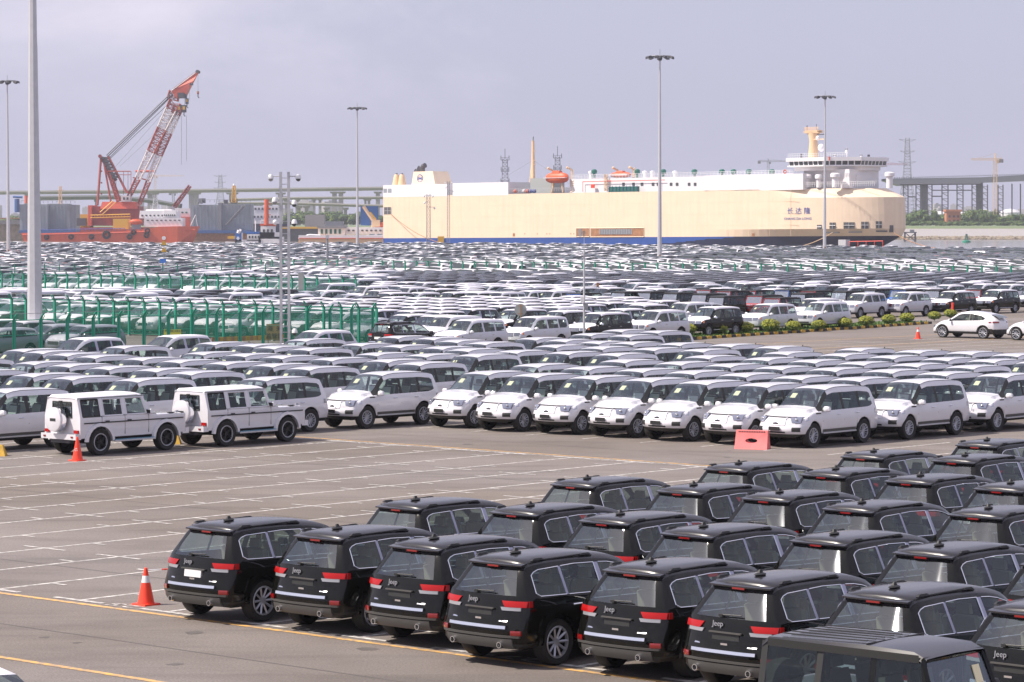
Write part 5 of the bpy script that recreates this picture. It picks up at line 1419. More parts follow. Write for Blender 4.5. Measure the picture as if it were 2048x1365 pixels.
# ------------------------------------------------------------------ cones, barrier, posts, signs
def cone(x, y, h, label, band=True, lat=None):
    X, Y = at_z(x, y, 0); t = thing('traffic_cone', label, 'cone', (X, Y, 0), -TH, 'red traffic cones')
    k = h / .72
    s = MB(); s.lathe([(.165 * k, .03), (.03 * k, .70 * k), (.0, .72 * k)], 'cone_red', n=18)
    s.build('cone_body', t, True)
    if band: s = MB(); s.lathe([(.0855 * k, .43 * k), (.0615 * k, .56 * k)], 'band_white', n=18); s.build('reflective_band', t, True)
    s = MB(); s.box((0, 0, .016), (.40 * k, .40 * k, .032), 'cone_red', taper=.96); s.build('base', t)
    return t, (X, Y)
t, cpos = cone(292, 1210, .72, 'red cone with a white band and a bar to the first black car')
s = MB()
for k in range(7):
    a = Vector((0.03, 0, .66)).lerp(Vector((1.9, .55, .67)), k / 7); b = Vector((0.03, 0, .66)).lerp(Vector((1.9, .55, .67)), (k + 1) / 7); s.tube(a, b, .014, 'cone_red' if k % 2 else 'band_white', n=6)
o = s.build('striped_bar'); o.location = (cpos[0], cpos[1], 0); o.rotation_euler = (0, 0, .15); tag(o, 'thin red and white bar reaching from the banded cone to the first black car', 'bar')
t, p2 = cone(155, 922, .74, 'plain red cone behind the boxy white 4x4 on the left', band=False)
me = text_mesh('G', .14, 'band_white', 'print', .002); o = link('print', me, t); o.location = (.045, -.095, .34); o.rotation_euler = (R(80), 0, R(35))
cone(1836, 678, .74, 'red cone with white band beside the white coupe-like 4x4 on the right')
for x, y, lab in ((985, 676, 'small red cone showing above the white roofs near the middle'), (1905, 636, 'red and white post among the bushes at the right')):
    X, Y = at_z(x, y, 0); s = MB(); s.tube((0, 0, 0), (0, 0, .5), .09, 'band_white', n=10); s.tube((0, 0, .5), (0, 0, 1.15), .09, 'cone_red', n=10); s.lathe([(.2, 0), (.2, .04), (.09, .06)], 'rubber', n=10)
    o = s.build('marker_post', None, True); o.location = (X, Y, 0); tag(o, lab, 'post')
# water filled barrier
X, Y = at_z(1505, 898, 0); t = thing('plastic_barrier', 'pale red plastic water barrier with an oval hole in front of the white cars', 'barrier', (X, Y, 0), -R(20))
s = MB(); L2, H2 = .54, .60; n = 24; Pf = []
outer = []
for k in range(n):
    a = 2 * math.pi * k / n; c, sn = math.cos(a), math.sin(a); f = 1 / max(abs(c) , abs(sn)); outer.append((max(-1, min(1, c * f)), max(-1, min(1, sn * f))))
def by(z): return .08 + .17 * (1 - z / H2) ** 1.3
for side_ in (-1, 1):
    Vv = []
    for (ox, oz) in outer:
        z = .30 + oz * .30; Vv.append((ox * L2 * (1 - .05 * z), side_ * by(z), z))
    for k in range(n): a = 2 * math.pi * k / n; z = .27 + .075 * math.sin(a); Vv.append((.20 * math.cos(a), side_ * by(z), z))
    fs = [(k, (k + 1) % n, n + (k + 1) % n, n + k) for k in range(n)]
    s.add(Vv, [f if side_ > 0 else f[::-1] for f in fs], 'barrier_pink'); Pf.append(Vv)
A, Bv = Pf
s.add([*A[:n], *Bv[:n]], [(k, n + k, n + (k + 1) % n, (k + 1) % n) for k in range(n)], 'barrier_pink')
s.add([*A[n:], *Bv[n:]], [(k, (k + 1) % n, n + (k + 1) % n, n + k) for k in range(n)], 'barrier_pink')
s.build('barrier_body', t)
s = MB()
for k in range(16): s.box((-.42 + k * .056, -.095, .555), (.022, .02, .045), 'sign_ink')
s.build('slot_row', t)
# yellow wheel stops and small posts near the left white cars
for x, y, lab in ((2, 912, 'yellow triangular block at the left edge beside a white 4x4'), (352, 888, 'yellow block with a black cap between the boxy white 4x4s')):
    X, Y = at_z(x, y, 0); s = MB(); s.box((0, 0, .17), (.34, .5, .34), 'kerb_yellow', taper=.35); o = s.build('wheel_stop'); o.location = (X, Y, 0); tag(o, lab, 'block')
X, Y = at_z(349, 850, .5); s = MB(); s.tube((0, 0, 0), (0, 0, .8), .05, 'kerb_yellow'); s.tube((0, 0, .8), (0, 0, .95), .055, 'trim'); s.tube((0, 0, .95), (.1, 0, 1.0), .05, 'trim'); o = s.build('yellow_bollard', None, True); o.location = (X, Y, 0); tag(o, 'short yellow bollard with black top behind the first boxy 4x4', 'bollard')
def board(name, x, y, w, h, z0, m, label, lines=(), Yd=None, post=None, size=.2, cat='sign', spacing=1.3, rz=0.0):
    X, Yy = at_z(x, y, 0) if Yd is None else at_Y(x, y, Yd)[:2]
    t = thing(name, label, cat, (X, Yy, 0), rz)
    s = MB(); s.box((0, 0, z0 + h / 2), (w, .04, h), m); s.build('panel', t)
    if post:
        s = MB()
        for px_ in ((0,) if post == 1 else (-w * .4, w * .4)): s.tube((px_, .05, 0), (px_, .05, z0 + h * .95), .035, 'rust' if m == 'band_white' else 'steel_grey')
        s.build('post', t)
    for i, ln in enumerate(lines):
        me = text_mesh(ln, size, 'sign_ink', 'lettering', .004); o = link('lettering', me, t); o.location = (0, -.028, z0 + h - size * spacing * (i + .62)); o.rotation_euler = (R(90), 0, 0)
    return t
board('customs_sign', 549, 693, .95, .92, .38, 'sign_brown', 'brown sign with two lines of black Chinese characters on the near fence', ['海  关', '监管区'], size=.34, post=2)
board('fence_sign', 345, 684, 1.05, .34, .42, 'sign_yellow', 'long yellow notice with small print on the near fence, left of the brown sign', ['⚡禁止翻越 注意安全'], size=.13, post=2)
board('fence_notice', 463, 600, .95, .62, .45, 'sign_yellow', 'square yellow notice on the third fence on the left', ['禁止', '翻越攀爬'], size=.26, post=2)
board('orange_notice', 32, 690, .35, .42, .25, 'ship_orange', 'small orange notice near the left edge before the grey cars', ['!'], size=.3, post=1)
board('blue_sign', 1320, 556, .9, .5, 1.0, 'paint_blue', 'small blue panel on the far fence, mid right', (), post=2)
board('pale_notice', 1737, 558, .5, .8, .9, 'barrier_pink', 'small pale pink notice on the far fence at right', (), post=1)
board('amber_notice', 1825, 560, .32, .55, .8, 'ship_orange', 'small orange notice on the far fence at right', (), post=1)
board('blue_direction_sign', 326, 560, .8, .5, 2.1, 'paint_blue', 'small blue sign above the far left fence', (), post=1)
# round sign from behind
X, Y = at_z(1041, 700, 0); X, Y, _ = at_Y(1041, 690, 176); t = thing('round_sign', 'round sign seen from its grey back on a thin rusty post', 'sign', (X, Y, 0), 0)
s = MB(); s.lathe([(0, 0), (.37, 0), (.37, .02), (0, .02)], 'container', n=28, axis='y', c=(0, .04, 1.98)); s.build('disc', t, True, 30); s = MB(); s.tube((0, 0, 0), (0, 0, 2.3), .028, 'rust'); s.box((0, 0, 2.22), (.3, .03, .03), 'rust'); s.box((0, 0, 1.75), (.3, .03, .03), 'rust'); s.build('post', t)
# striped low barrier board in front of the near fence
t = thing('striped_board', 'low board striped yellow and dark red at the foot of the near fence', 'barrier', (*at_z(418, 691, 0), 0), math.atan2(fB[1] - fA[1], fB[0] - fA[0]))
for k in range(24): s = MB(); s.box((k * .26, -.3, .33), (.13, .05, .28), 'kerb_yellow' if k % 2 else 'rust'); s.box((k * .26 + .13, -.3, .33), (.13, .05, .28), 'rust' if k % 3 == 0 else 'kerb_yellow'); s.build('stripe', t)

# ------------------------------------------------------------------ masts
def light_mast(X, Y, label, H_=35, rb=.36, heads=True):
    t = thing('light_mast', label, 'lamp mast', (X, Y, 0), .2, 'tall floodlight masts')
    s = MB(); zs = [0, H_ * .33, H_ * .335, H_ * .66, H_ * .665, H_]; rs_ = [rb, rb * .80, rb * .76, rb * .56, rb * .53, rb * .34]
    s.lathe(list(zip(rs_, zs)), 'steel_pale', n=8); s.build('pole', t, True, 20)
    s = MB(); s.box((0, -rb - .02, 1.2), (.3, .05, 1.0), 'rust'); s.lathe([(rb * 1.7, 0), (rb * 1.7, .25), (rb, .3)], 'concrete', n=12); s.build('base', t)
    s = MB(); s.lathe([(1.75, H_ - .2), (1.85, H_ - .1), (1.75, H_)], 'steel_grey', n=18); s.tube((0, 0, H_), (0, 0, H_ + 1.1), .04, 'steel_grey')
    for k in range(4): a = k * math.pi / 2; s.tube((0, 0, H_ - .1), (2 * math.cos(a), 2 * math.sin(a), H_ - .1), .06, 'steel_grey')
    s.lathe([(.3, H_ - .8), (.45, H_ - .4), (.3, H_)], 'steel_dark', n=8); s.build('head_frame', t)
    hm = MB(); hm.box((0, 0, 0), (.75, .62, .38), 'steel_dark', taper=.7); hm.box((0, 0, -.16), (.56, .46, .02), 'lamp_clear'); me = hm.mesh('floodlight')
    for k in range(9): a = 2 * math.pi * k / 9; o = link('floodlight', me, t); o.location = (2.1 * math.cos(a), 2.1 * math.sin(a), H_ - .28); o.rotation_euler = (0, R(18), a)
    return t
for (x, y, lab, H_, rb) in ((17, 517, 'slim floodlight mast at the far left edge of the photo', 35, .38), (715, 503, 'floodlight mast left of the car carrier, the shortest looking one', 35, .40),
                        (1319, 530, 'tall floodlight mast in front of the middle of the car carrier', 35, .40), (1649, 509, 'floodlight mast in front of the bow of the car carrier', 35, .40)):
    X, Y = at_z(x, y, 0); light_mast(X, Y, lab, H_, rb)
X, Y = at_z(70, 702, 0); light_mast(X, Y, 'thick pale mast close by on the left, cut off by the top of the photo', 26, .44)
# ladder mast with dome cameras
X, Y = at_z(569, 700, 0); t = thing('camera_mast', 'steel ladder mast carrying white dome cameras behind the near fence', 'mast', (X, Y, 0), 0)
s = MB()
for x in (-.19, .26): s.b2(x - .075, x + .075, -.07, .07, 0, 10.1, 'steel_pale'); s.b2(x - .05, x + .05, .35, .45, 0, 10.1, 'steel_grey')
s.build('rail', t)
rm = MB(); rm.b2(-.13, .2, -.02, .02, -.02, .02, 'steel_pale'); me = rm.mesh('rung')
for k in range(28): o = link('rung', me, t); o.location = (0, 0, .3 + k * .35)
for sx_, z in ((-1, 9.75), (1, 9.75), (-1, 8.45), (1, 8.3), (1, 7.2), (1, 1.0)):
    s = MB(); x0 = .03 + sx_ * .26; x1 = .03 + sx_ * (.78 if z > 9 else .55); s.tube((x0, 0, z + .1), (x1, 0, z + .1), .035, 'steel_pale'); s.lathe([(.0, .22), (.10, .2), (.16, .08), (.17, -.04)], 'band_white', n=12, c=(x1, 0, z)); s.ell((x1, 0, z - .06), (.14, .14, .14), 'glass_far' if sx_ > 0 else 'lamp_clear', n=10, k=6); s.build('dome_camera', t, True)
s = MB(); s.box((.95, 0, 3.9), (.28, .3, .95), 'container'); s.tube((.3, 0, 4.4), (.95, 0, 4.5), .03, 'steel_pale'); s.build('control_box', t)
# thin pole with boxes and camera
X, Y = at_z(1168, 694, 0); t = thing('camera_pole', 'thin white pole with small boxes and a top spike in front of the off-roaders', 'pole', (X, Y, 0), 0)
s = MB(); s.lathe([(.075, 0), (.055, 3.2), (.045, 5.6)], 'steel_pale', n=8); s.tube((0, 0, 5.6), (0, 0, 6.7), .015, 'steel_pale'); s.build('pole_shaft', t, True)
s = MB(); s.box((-.1, -.05, 2.75), (.22, .2, .36), 'band_white'); s.box((.12, -.05, 2.35), (.22, .18, .4), 'steel_grey'); s.build('control_box', t)
s = MB(); s.tube((0, 0, 5.35), (-.12, 0, 5.4), .03, 'band_white'); s.box((-.10, -.06, 5.36), (.14, .2, .12), 'band_white'); s.ell((0.08, 0, 5.1), (.07, .07, .08), 'band_white', n=8, k=5); s.tube((0, 0, 3.55), (.75, 0, 3.55), .02, 'steel_pale'); s.box((.8, 0, 3.62), (.14, .12, .22), 'rust'); s.build('camera', t)
for x, y, H_, lab in ((857, 522, 12.3, 'lattice mast with small cameras in front of the stern of the car carrier'), (897, 500, 17.5, 'taller lattice mast standing against the stern of the car carrier')):
    X, Y = at_z(x, y, 0); t = thing('lattice_mast', lab, 'mast', (X, Y, 0), 0)
    s = MB(); s.truss((0, 0, 0), (0, 0, H_), .7, .6, 'steel_grey', 24 if H_ > 15 else 16, .05, .03); s.build('lattice', t)
    s = MB(); s.box((0, 0, .8), (.9, .6, 1.6), 'steel_pale'); s.build('cabinet', t); s = MB()
    for sx_, z in ((-.8, -.4), (.8, -.4), (-.7, -1.6), (1.1, -2.6)): s.ell((sx_, 0, H_ + z), (.2, .2, .22), 'band_white', n=8, k=5); s.tube((0, 0, H_ + z + .2), (sx_, 0, H_ + z + .2), .04, 'steel_grey')
    s.build('dome_camera', t, True)
X, Y = at_z(655, 542, 0); s = MB(); s.lathe([(.2, 0), (.14, 5)], 'steel_grey', n=8); s.box((0, 0, 5), (.5, .4, .5), 'steel_pale'); o = s.build('service_post', None, True); o.location = (X, Y, 0); tag(o, 'short grey post behind the far fence, left of the middle', 'post')
X, Y = at_z(328, 545, 0); t = thing('warning_signpost', 'small pole with a round and two triangular road signs in the far left rows', 'sign', (X, Y, 0), 0); s = MB(); s.tube((0, .05, 0), (0, .05, 5.2), .04, 'steel_grey'); s.build('post', t)
s = MB(); s.lathe([(0, -.02), (.42, -.02), (.42, 0)], 'ship_orange', n=16, axis='y', c=(0, 0, 4.9)); s.lathe([(0, -.03), (.3, -.03)], 'band_white', n=16, axis='y', c=(0, 0, 4.9)); s.build('round_plate', t)
s = MB()
for z in (3.9, 2.9): s.add([(-.45, -.02, z), (.45, -.02, z), (0, -.02, z + .78)], [(0, 1, 2)], 'kerb_yellow')
s.build('triangle_plate', t)
# ------------------------------------------------------------------ the car carrier at the quay
SY0 = 916.0; SX0 = (767 - 1024) / F_PX * SY0; TRIM = .0072
ship = thing('car_carrier', 'long cream and white car carrier with blue waterline band moored at the quay', 'ship', (SX0, SY0, 0), -TH); ship.rotation_euler = (0, -TRIM, -TH)
def SP(x, y=None, inb=0.0):       # where a sight line meets the ship's near side (or a plane further inboard)
    k = (x - 1024) / F_PX; ox, oy = SX0 + V.x * inb, SY0 + V.y * inb
    l = (k * oy - ox) / (U.x - k * U.y)
    if y is None: return l
    Y = oy + U.y * l; return l, CAM_H - (y - Y_H) / F_PX * Y - TRIM * l
BEAM = 28.0; LEN = 184.5
def bow_y(l, z):                  # inset of each side near bow and stern
    s0 = LEN - 34 + max(0, min(1, (z - 2) / 10)) * 10; t = max(0, (l - s0) / (LEN - s0)); 
    if z < 3: t = max(t, max(0, (l - (LEN - 60)) / 56) * 1.0)
    t = min(1, t); return BEAM / 2 * (1 - math.sqrt(max(0, 1 - t ** 2.0)))
def hull(z_list, l0, lmax, name, mats, n=60):
    s = MB(); ls = [l0 + (lmax(0) - l0) * k / n for k in range(n + 1)]
    for (za, zb_), m in zip(zip(z_list, z_list[1:]), mats):
        ns = max(1, int((zb_ - za) / 2.5))
        for q in range(ns):
            a, b = za + (zb_ - za) * q / ns, za + (zb_ - za) * (q + 1) / ns
            La, Lb = lmax(a), lmax(b)
            rows = []
            for z, Lz in ((a, La), (b, Lb)):
                r1 = []
                for k in range(n + 1):
                    l = l0 + (Lz - l0) * (1 - (1 - k / n) ** 1.5); yy = BEAM / 2 * (1 - math.sqrt(max(0, 1 - min(1, max(0, (l - (Lz - (30 if z > 3 else 58))) / (30 if z > 3 else 58))) ** 2)))
                    r1.append((l, yy, z))
                rows.append(r1)
            for k in range(n):
                A, B_, C_, D_ = rows[0][k], rows[0][k + 1], rows[1][k + 1], rows[1][k]
                s.add([A, B_, C_, D_], [(0, 1, 2, 3)], m)
                s.add([(p[0], BEAM - p[1], p[2]) for p in (A, B_, C_, D_)], [(3, 2, 1, 0)], m)
            A, D_ = rows[0][0], rows[1][0]; s.add([A, D_, (D_[0], BEAM - D_[1], D_[2]), (A[0], BEAM - A[1], A[2])], [(0, 1, 2, 3)], m)
    return s
def lm(z): return LEN - (0 if z > 2.2 else (2.2 - z) * 2.2) - (0 if z < 12.5 else (z - 12.5) * 2.4)
s = hull([-5, -1.0] + [-1 + .3 * k for k in range(1, 11)], 0, lm, 'h', ['hull_navy'] + ['hull_blue'] * 10)
bi = s.mi('hull_blue'); ni = s.mi('hull_navy')
for i, f in enumerate(s.f):
    c = sum((Vector(s.v[j]) for j in f), Vector()) / len(f); zl = -.7 + max(0, min(1, (c.x - 100) / 50)) * 3.4
    s.m[i] = bi if c.z > zl else ni
s.build('lower_hull', ship, True, 30)
s = hull([2.0, 4.0, 8.0, 12.6, 15.1], 0, lm, 'h', ['hull_cream'] * 4)
s.build('hull_side', ship, True, 30)
s = MB(); s.add([(0, 0, 15.05), (lm(15.1), BEAM / 2, 15.05), (0, BEAM, 15.05), (lm(15) - 32, .1, 15.05), (lm(15) - 32, BEAM - .1, 15.05)], [(0, 3, 1, 4, 2)], 'deck_dark'); s.build('weather_deck', ship)
# plating seams of the side
s = MB()
for k in range(22): l = 4 + k * 7.3; s.b2(l, l + .06, -.015, .03, 2.1, 15.0, 'hull_cream')
for z in (5.2, 8.4, 11.7): s.b2(.2, 160, -.02, .03, z, z + .07, 'hull_cream')
s.build('plate_seam', ship)['kind'] = 'stuff'
def blk(name, x0, y0, x1, y1, m, yi0=.3, yi1=BEAM - .3, parent=ship, tap=1.0):
    l0, zt = SP(x0, y0, yi0); l1, zb = SP(x1, y1, yi0); s = MB(); s.b2(l0, l1, yi0, yi1, min(zt, zb), max(zt, zb), m); return s.build(name, parent)
blk('stern_house', 767, 371, 895, 393, 'hull_white', -.02, BEAM - .02)
blk('side_house', 906, 367, 1017, 391, 'hull_white', -.02, 12)
blk('midship_house', 1019, 376, 1090, 389, 'hull_white', 14, 26)
s = MB()
for x0, x1, y0, y1 in ((768, 775, 378, 386), (777, 784, 378, 386)): l0, zt = SP(x0, y0); l1, zb = SP(x1, y1); s.b2(l0, l1, -.05, .3, zb, zt, 'dock_grey')
s.build('stern_window', ship)
def hole(x0, y0, x1, y1, bars=1, m='deck_dark', name='mooring_opening'):
    l0, zt = SP(x0, y0); l1, zb = SP(x1, y1); t = MB(); t.b2(l0, l1, -.06, .1, zb, zt, m); o = t.build(name, ship)
    if bars:
        f = MB()
        for k in range(1, bars + 1): z = zb + (zt - zb) * k / (bars + 1); f.b2(l0, l1, -.12, -.05, z - .06, z + .06, 'steel_pale')
        for l in (l0, (l0 + l1) / 2, l1): f.b2(l - .06, l + .06, -.11, -.05, zb, zt, 'steel_pale')
        f.build('railing', o)
    return o
hole(769, 415, 783, 429, 1)
# long side openings amidships: recesses with gear
for x0, x1 in ((1153, 1179), (1182, 1288)):
    o = hole(x0, 457, x1, 474, 0, 'rust'); l0, zt = SP(x0, 457); l1, zb = SP(x1, 474)
    g = MB(); g.path([(l0, -.08, zb), (l1, -.08, zb), (l1, -.08, zt), (l0, -.08, zt), (l0, -.08, zb)], .12, 'hull_cream', 4)
    if x1 - x0 > 50: 
        a0, z1 = SP(1200, 459); a1, z0 = SP(1264, 469); g.b2(a0, a1, -.14, -.07, z0, z1, 'steel_grey')
        for k in range(14): l = a0 + (a1 - a0) * k / 13; g.b2(l - .05, l + .05, -.2, -.12, z0, z1, 'steel_pale')
    else: g.b2(l0 + 1, l0 + 2, -.12, -.07, zb, zt, 'steel_grey'); g.b2(l0 + 2.6, l0 + 3.2, -.12, -.07, zb, zt - .8, 'steel_dark')
    g.build('gangway_gear', o)
s = MB()
for x in (1028, 1506): l0, zt = SP(x - 2.2, 467); l1, zb = SP(x + 2.2, 473); s.b2(l0, l1, -.05, .1, zb, zt, 'rust')
for x in (1049, 1074, 1093, 1099, 1141, 1147): l0, zt = SP(x, 469); s.b2(l0, l0 + .3, -.04, .05, zt, zt + .3, 'rust')
s.build('side_port', ship)
# writing on the bow quarter
def ship_text(body, x, y, size, m, rot=None, sx=1):
    l, z = SP(x, y); me = text_mesh(body, size, m, 'ship_name', .01); o = link('ship_name', me, ship)
    for v in me.vertices:
        lx_ = l + v.co.x * sx; t = min(1, max(0, (lx_ - (lm(6) - 30)) / 30)); yy = BEAM / 2 * (1 - math.sqrt(1 - t * t)); v.co = (lx_, yy - .06 - v.co.z, z + v.co.y)
ship_text('长 达 隆', 1596, 423, 1.9, 'logo_blue', sx=1.12); ship_text('CHANG DA LONG', 1594, 438, .92, 'logo_blue', sx=1.15)
# bow openings follow the curve of the plating
def onbow(x, y):
    k = (x - 1024) / F_PX; lo, hi = 120.0, LEN - .05
    def yl(l):
        t = min(1, max(0, (l - (lm(6) - 30)) / 30)); return BEAM / 2 * (1 - math.sqrt(max(0, 1 - t * t)))
    best = None
    for i in range(1500):
        l = lo + (hi - lo) * i / 1499; X = SX0 + U.x * l + V.x * yl(l); Y = SY0 + U.y * l + V.y * yl(l)
        e = abs(X / Y - k)
        if best is None or e < best[0]: best = (e, l, Y)
    _, l, Y = best; z = CAM_H - (y - Y_H) / F_PX * Y - TRIM * l; t = (l - (lm(6) - 30)) / 30; return l, yl(l), z
def bow_hole(x0, y0, x1, y1, m='deck_dark', bars=True):
    s = MB(); a, b = onbow(x0, y0), onbow(x1, y0); c, d = onbow(x1, y1), onbow(x0, y1)
    nn = Vector((b[1] - a[1], -(b[0] - a[0]), 0)).normalized() * .12
    P = [Vector(p) + nn for p in (a, b, c, d)]; s.add(P + [p - nn * 3 for p in P], [(3, 2, 1, 0), (0, 1, 5, 4), (1, 2, 6, 5), (2, 3, 7, 6), (3, 0, 4, 7)], m)
    o = s.build('mooring_opening', ship)
    if bars:
        f = MB()
        for u in (.48,): f.tube(P[0].lerp(P[3], u) + nn, P[1].lerp(P[2], u) + nn, .09, 'steel_pale')
        f.tube(P[0].lerp(P[1], .5) + nn, P[3].lerp(P[2], .5) + nn, .07, 'steel_pale'); f.build('railing', o)
for x0, x1, y0, y1 in ((1634, 1643, 450, 459), (1659, 1671, 445.5, 458.5), (1687, 1709, 445, 458), (1722, 1737, 444, 458), (1751, 1763, 443, 457)): bow_hole(x0, y0, x1, y1)
for x0, x1, y0, y1 in ((1779, 1786, 451, 465), (1650, 1678, 464, 467), (1697, 1724, 463, 466), (1752, 1774, 461.5, 464.5)): bow_hole(x0, y0, x1, y1, bars=False)
s = MB(); 
# funnel with its round mark, exhaust pipes
inb = 8
l0, zb = SP(819, 392, inb); l1, _ = SP(876, 392, inb); la, zt = SP(824, 344, inb); lb, _ = SP(862, 344, inb)
P = [(l0, inb, 14), (l1, inb, 14), (l1, inb + 9, 14), (l0, inb + 9, 14), (la, inb + 1, zt), (lb, inb + 1, zt), (lb, inb + 8, zt), (la, inb + 8, zt)]
s.add(P, [(0, 1, 5, 4), (1, 2, 6, 5), (2, 3, 7, 6), (3, 0, 4, 7), (4, 5, 6, 7)], 'hull_cream'); fo = s.build('funnel', ship)
lc_, zc = SP(838, 357, inb); yc = inb + (zc - 14) / (zt - 14)
s = MB(); s.lathe([(1.25, -.06), (1.05, -.06), (1.05, -.02), (1.25, -.02)], 'logo_blue', n=24, axis='y', c=(lc_, yc - .1, zc))
s.prism([(-.85, -.5), (-.5, .55), (0, -.1), (.5, .55), (.85, -.5), (.5, -.5), (.35, -.05), (0, -.55), (-.35, -.05), (-.5, -.5)], (lc_, yc - .12, zc), (1, 0, 0), (0, 0, 1), (0, .06, 0), 'logo_blue'); s.build('funnel_mark', fo)
s = MB(); lx, z1 = SP(846, 330, inb + 4)
for dl, h, r in ((0, 1.6, .8), (-1.3, 1.0, .35), (-2.3, .7, .3), (-3.3, .4, .25), (-1.9, 1.3, .3)): s.tube((lx + dl, inb + 4, zt), (lx + dl, inb + 4, zt + h), r, 'steel_dark', n=8); s.tube((lx + dl, inb + 4, zt + h), (lx + dl + r * 1.5, inb + 4, zt + h + .4), r, 'steel_dark', n=8)
s.build('exhaust_pipe', fo, True)
for x in (794, 805):
    s = MB(); l, zb = SP(x, 372, 3); _, zt2 = SP(x, 348, 3); s.lathe([(1.5, zb - 4), (1.4, zb), (.8, zt2 - .6), (.3, zt2)], 'mast_cream', n=10, c=(l, 3, 0)); s.ell((l, 3, zt2 - .3), (.5, .5, .5), 'steel_dark', n=8, k=5); s.build('vent_tower', ship, True)
# cream pole mast with stays amidships
l, zb = SP(1067, 388, 14); _, zt3 = SP(1067, 282, 14); s = MB(); s.lathe([(.75, zb - 2), (.6, zb + 6), (.4, zt3)], 'mast_cream', n=8, c=(l, 14, 0)); s.tube((l - 1.9, 14, zb - 2), (l - .3, 14, zt3 - 7), .35, 'mast_cream'); s.tube((l, 14, zt3), (l + .2, 14, zt3 + 1.2), .12, 'steel_dark')
for z in (.55, .62, .8): s.box((l + .3, 14, zb + (zt3 - zb) * z), (1.2, .5, .15), 'mast_cream')
for dx in (-24, 20): s.tube((l, 14, zt3 - 6), (l + dx, 14, zb), .05, 'steel_grey', n=3)
s.build('signal_mast', ship, True)
# lifeboats on davits
def lifeboat(x0, x1, y0, y1, inb, deck_y):
    l0, zt = SP(x0, y0, inb); l1, zb = SP(x1, y1, inb); lc = (l0 + l1) / 2; L = (l1 - l0) / 2; hz = (zt - zb) / 2; zc = (zt + zb) / 2
    s = MB(); P = []; n, m_ = 16, 10
    for i in range(n + 1):
        t = -1 + 2 * i / n; w = (1 - abs(t) ** 3.2) ** .6; 
        for j in range(m_): a = 2 * math.pi * j / m_; P.append((lc + L * t, inb + 1.4 * w * math.cos(a), zc + hz * (w ** .8) * math.sin(a) - (0 if math.sin(a) > 0 else .0)))
    s.add(P, [(i * m_ + j, i * m_ + (j + 1) % m_, (i + 1) * m_ + (j + 1) % m_, (i + 1) * m_ + j) for i in range(n) for j in range(m_)], 'ship_orange')
    s.box((lc, inb, zt + .1), (L * .7, 1.6, hz * .5), 'ship_orange', taper=.8); b = s.build('lifeboat', ship, True, 40)
    f = MB(); f.box((lc, inb, zc), (L * 1.85, 2.9, .14), 'band_white'); f.build('rubbing_band', b)
    d = MB(); _, zd = SP(x0, deck_y, inb)
    for q in (-.8, .85): d.path([(lc + L * q, inb + 2, zd), (lc + L * q, inb + 2.4, zt + .6), (lc + L * q + .3 * (1 if q > 0 else -1), inb + .2, zt + 1.3)], .28, 'mast_cream', 6); d.ell((lc + L * q, inb + .2, zt + 1.3), (.4, .4, .4), 'mast_cream', n=8, k=5)
    d.path([(lc - L * .5, inb, zd), (lc - L * .3, inb, zb)], .25, 'mast_cream', 5); d.path([(lc + L * .5, inb, zd), (lc + L * .4, inb, zb)], .25, 'mast_cream', 5)
    for k in range(6): d.tube((lc + L * .95, inb + 1, zd + k * .6), (lc + L * 1.25, inb + 1, zd + .4 + k * .6), .12, 'mast_cream')
    d.build('davit', ship)
lifeboat(1092, 1138, 346, 367, 2, 386); lifeboat(1222, 1262, 345, 356, 24, 360)
# long white deckhouse with rail, fans, windows
o = blk('deckhouse', 1140, 359, 1412, 384, 'hull_white', 3, 22)
blk('forward_house', 1409, 352, 1606, 380, 'hull_white', .0, 26)
for x in (1245, 1265, 1282, 1304, 1314, 1340, 1352, 1376, 1388): s = MB(); l0, zt = SP(x, 366, 3); l1, zb = SP(x + 5, 372, 3); s.b2(l0, l1, 2.9, 3.1, zb, zt, 'steel_dark'); s.build('house_window', o)
s = MB(); l0, z = SP(1145, 351, 3); l1, _ = SP(1600, 350, 3); zt = z
for k in range(70): l = l0 + (l1 - l0) * k / 69; s.tube((l, 3, zt - 1.3), (l, 3, zt), .05, 'band_white', n=3)
for q in (0, -.45, -.9): s.tube((l0, 3, zt + q), (l1, 3, zt + q + .0), .05, 'band_white', n=3)
s.build('deck_rail', ship)['kind'] = 'stuff'
for x in (1189, 1275, 1327, 1389, 1444, 1467, 1498, 1544):
    l, z = SP(x, 341, 8); s = MB(); _, zb = SP(x, 352, 8); s.tube((l, 8, zb - .6), (l, 8, z - .3), .4, 'vent_green', n=8); s.lathe([(.75, z - 1.0), (.85, z - .6), (.85, z - .1), (.5, z + .25), (0, z + .3)], 'vent_green', n=12, c=(l, 8, 0)); s.build('deck_fan', ship, True, 40)
for x in (1182, 1290, 1305, 1350): 
    l, z = SP(x, 348, 8); s = MB(); s.lathe([(.5, z - 1.5), (.5, z), (.7, z + .1), (.7, z + .7), (0, z + .9)], 'hull_white', n=10, c=(l, 8, 0)); s.build('vent_head', ship, True, 40)
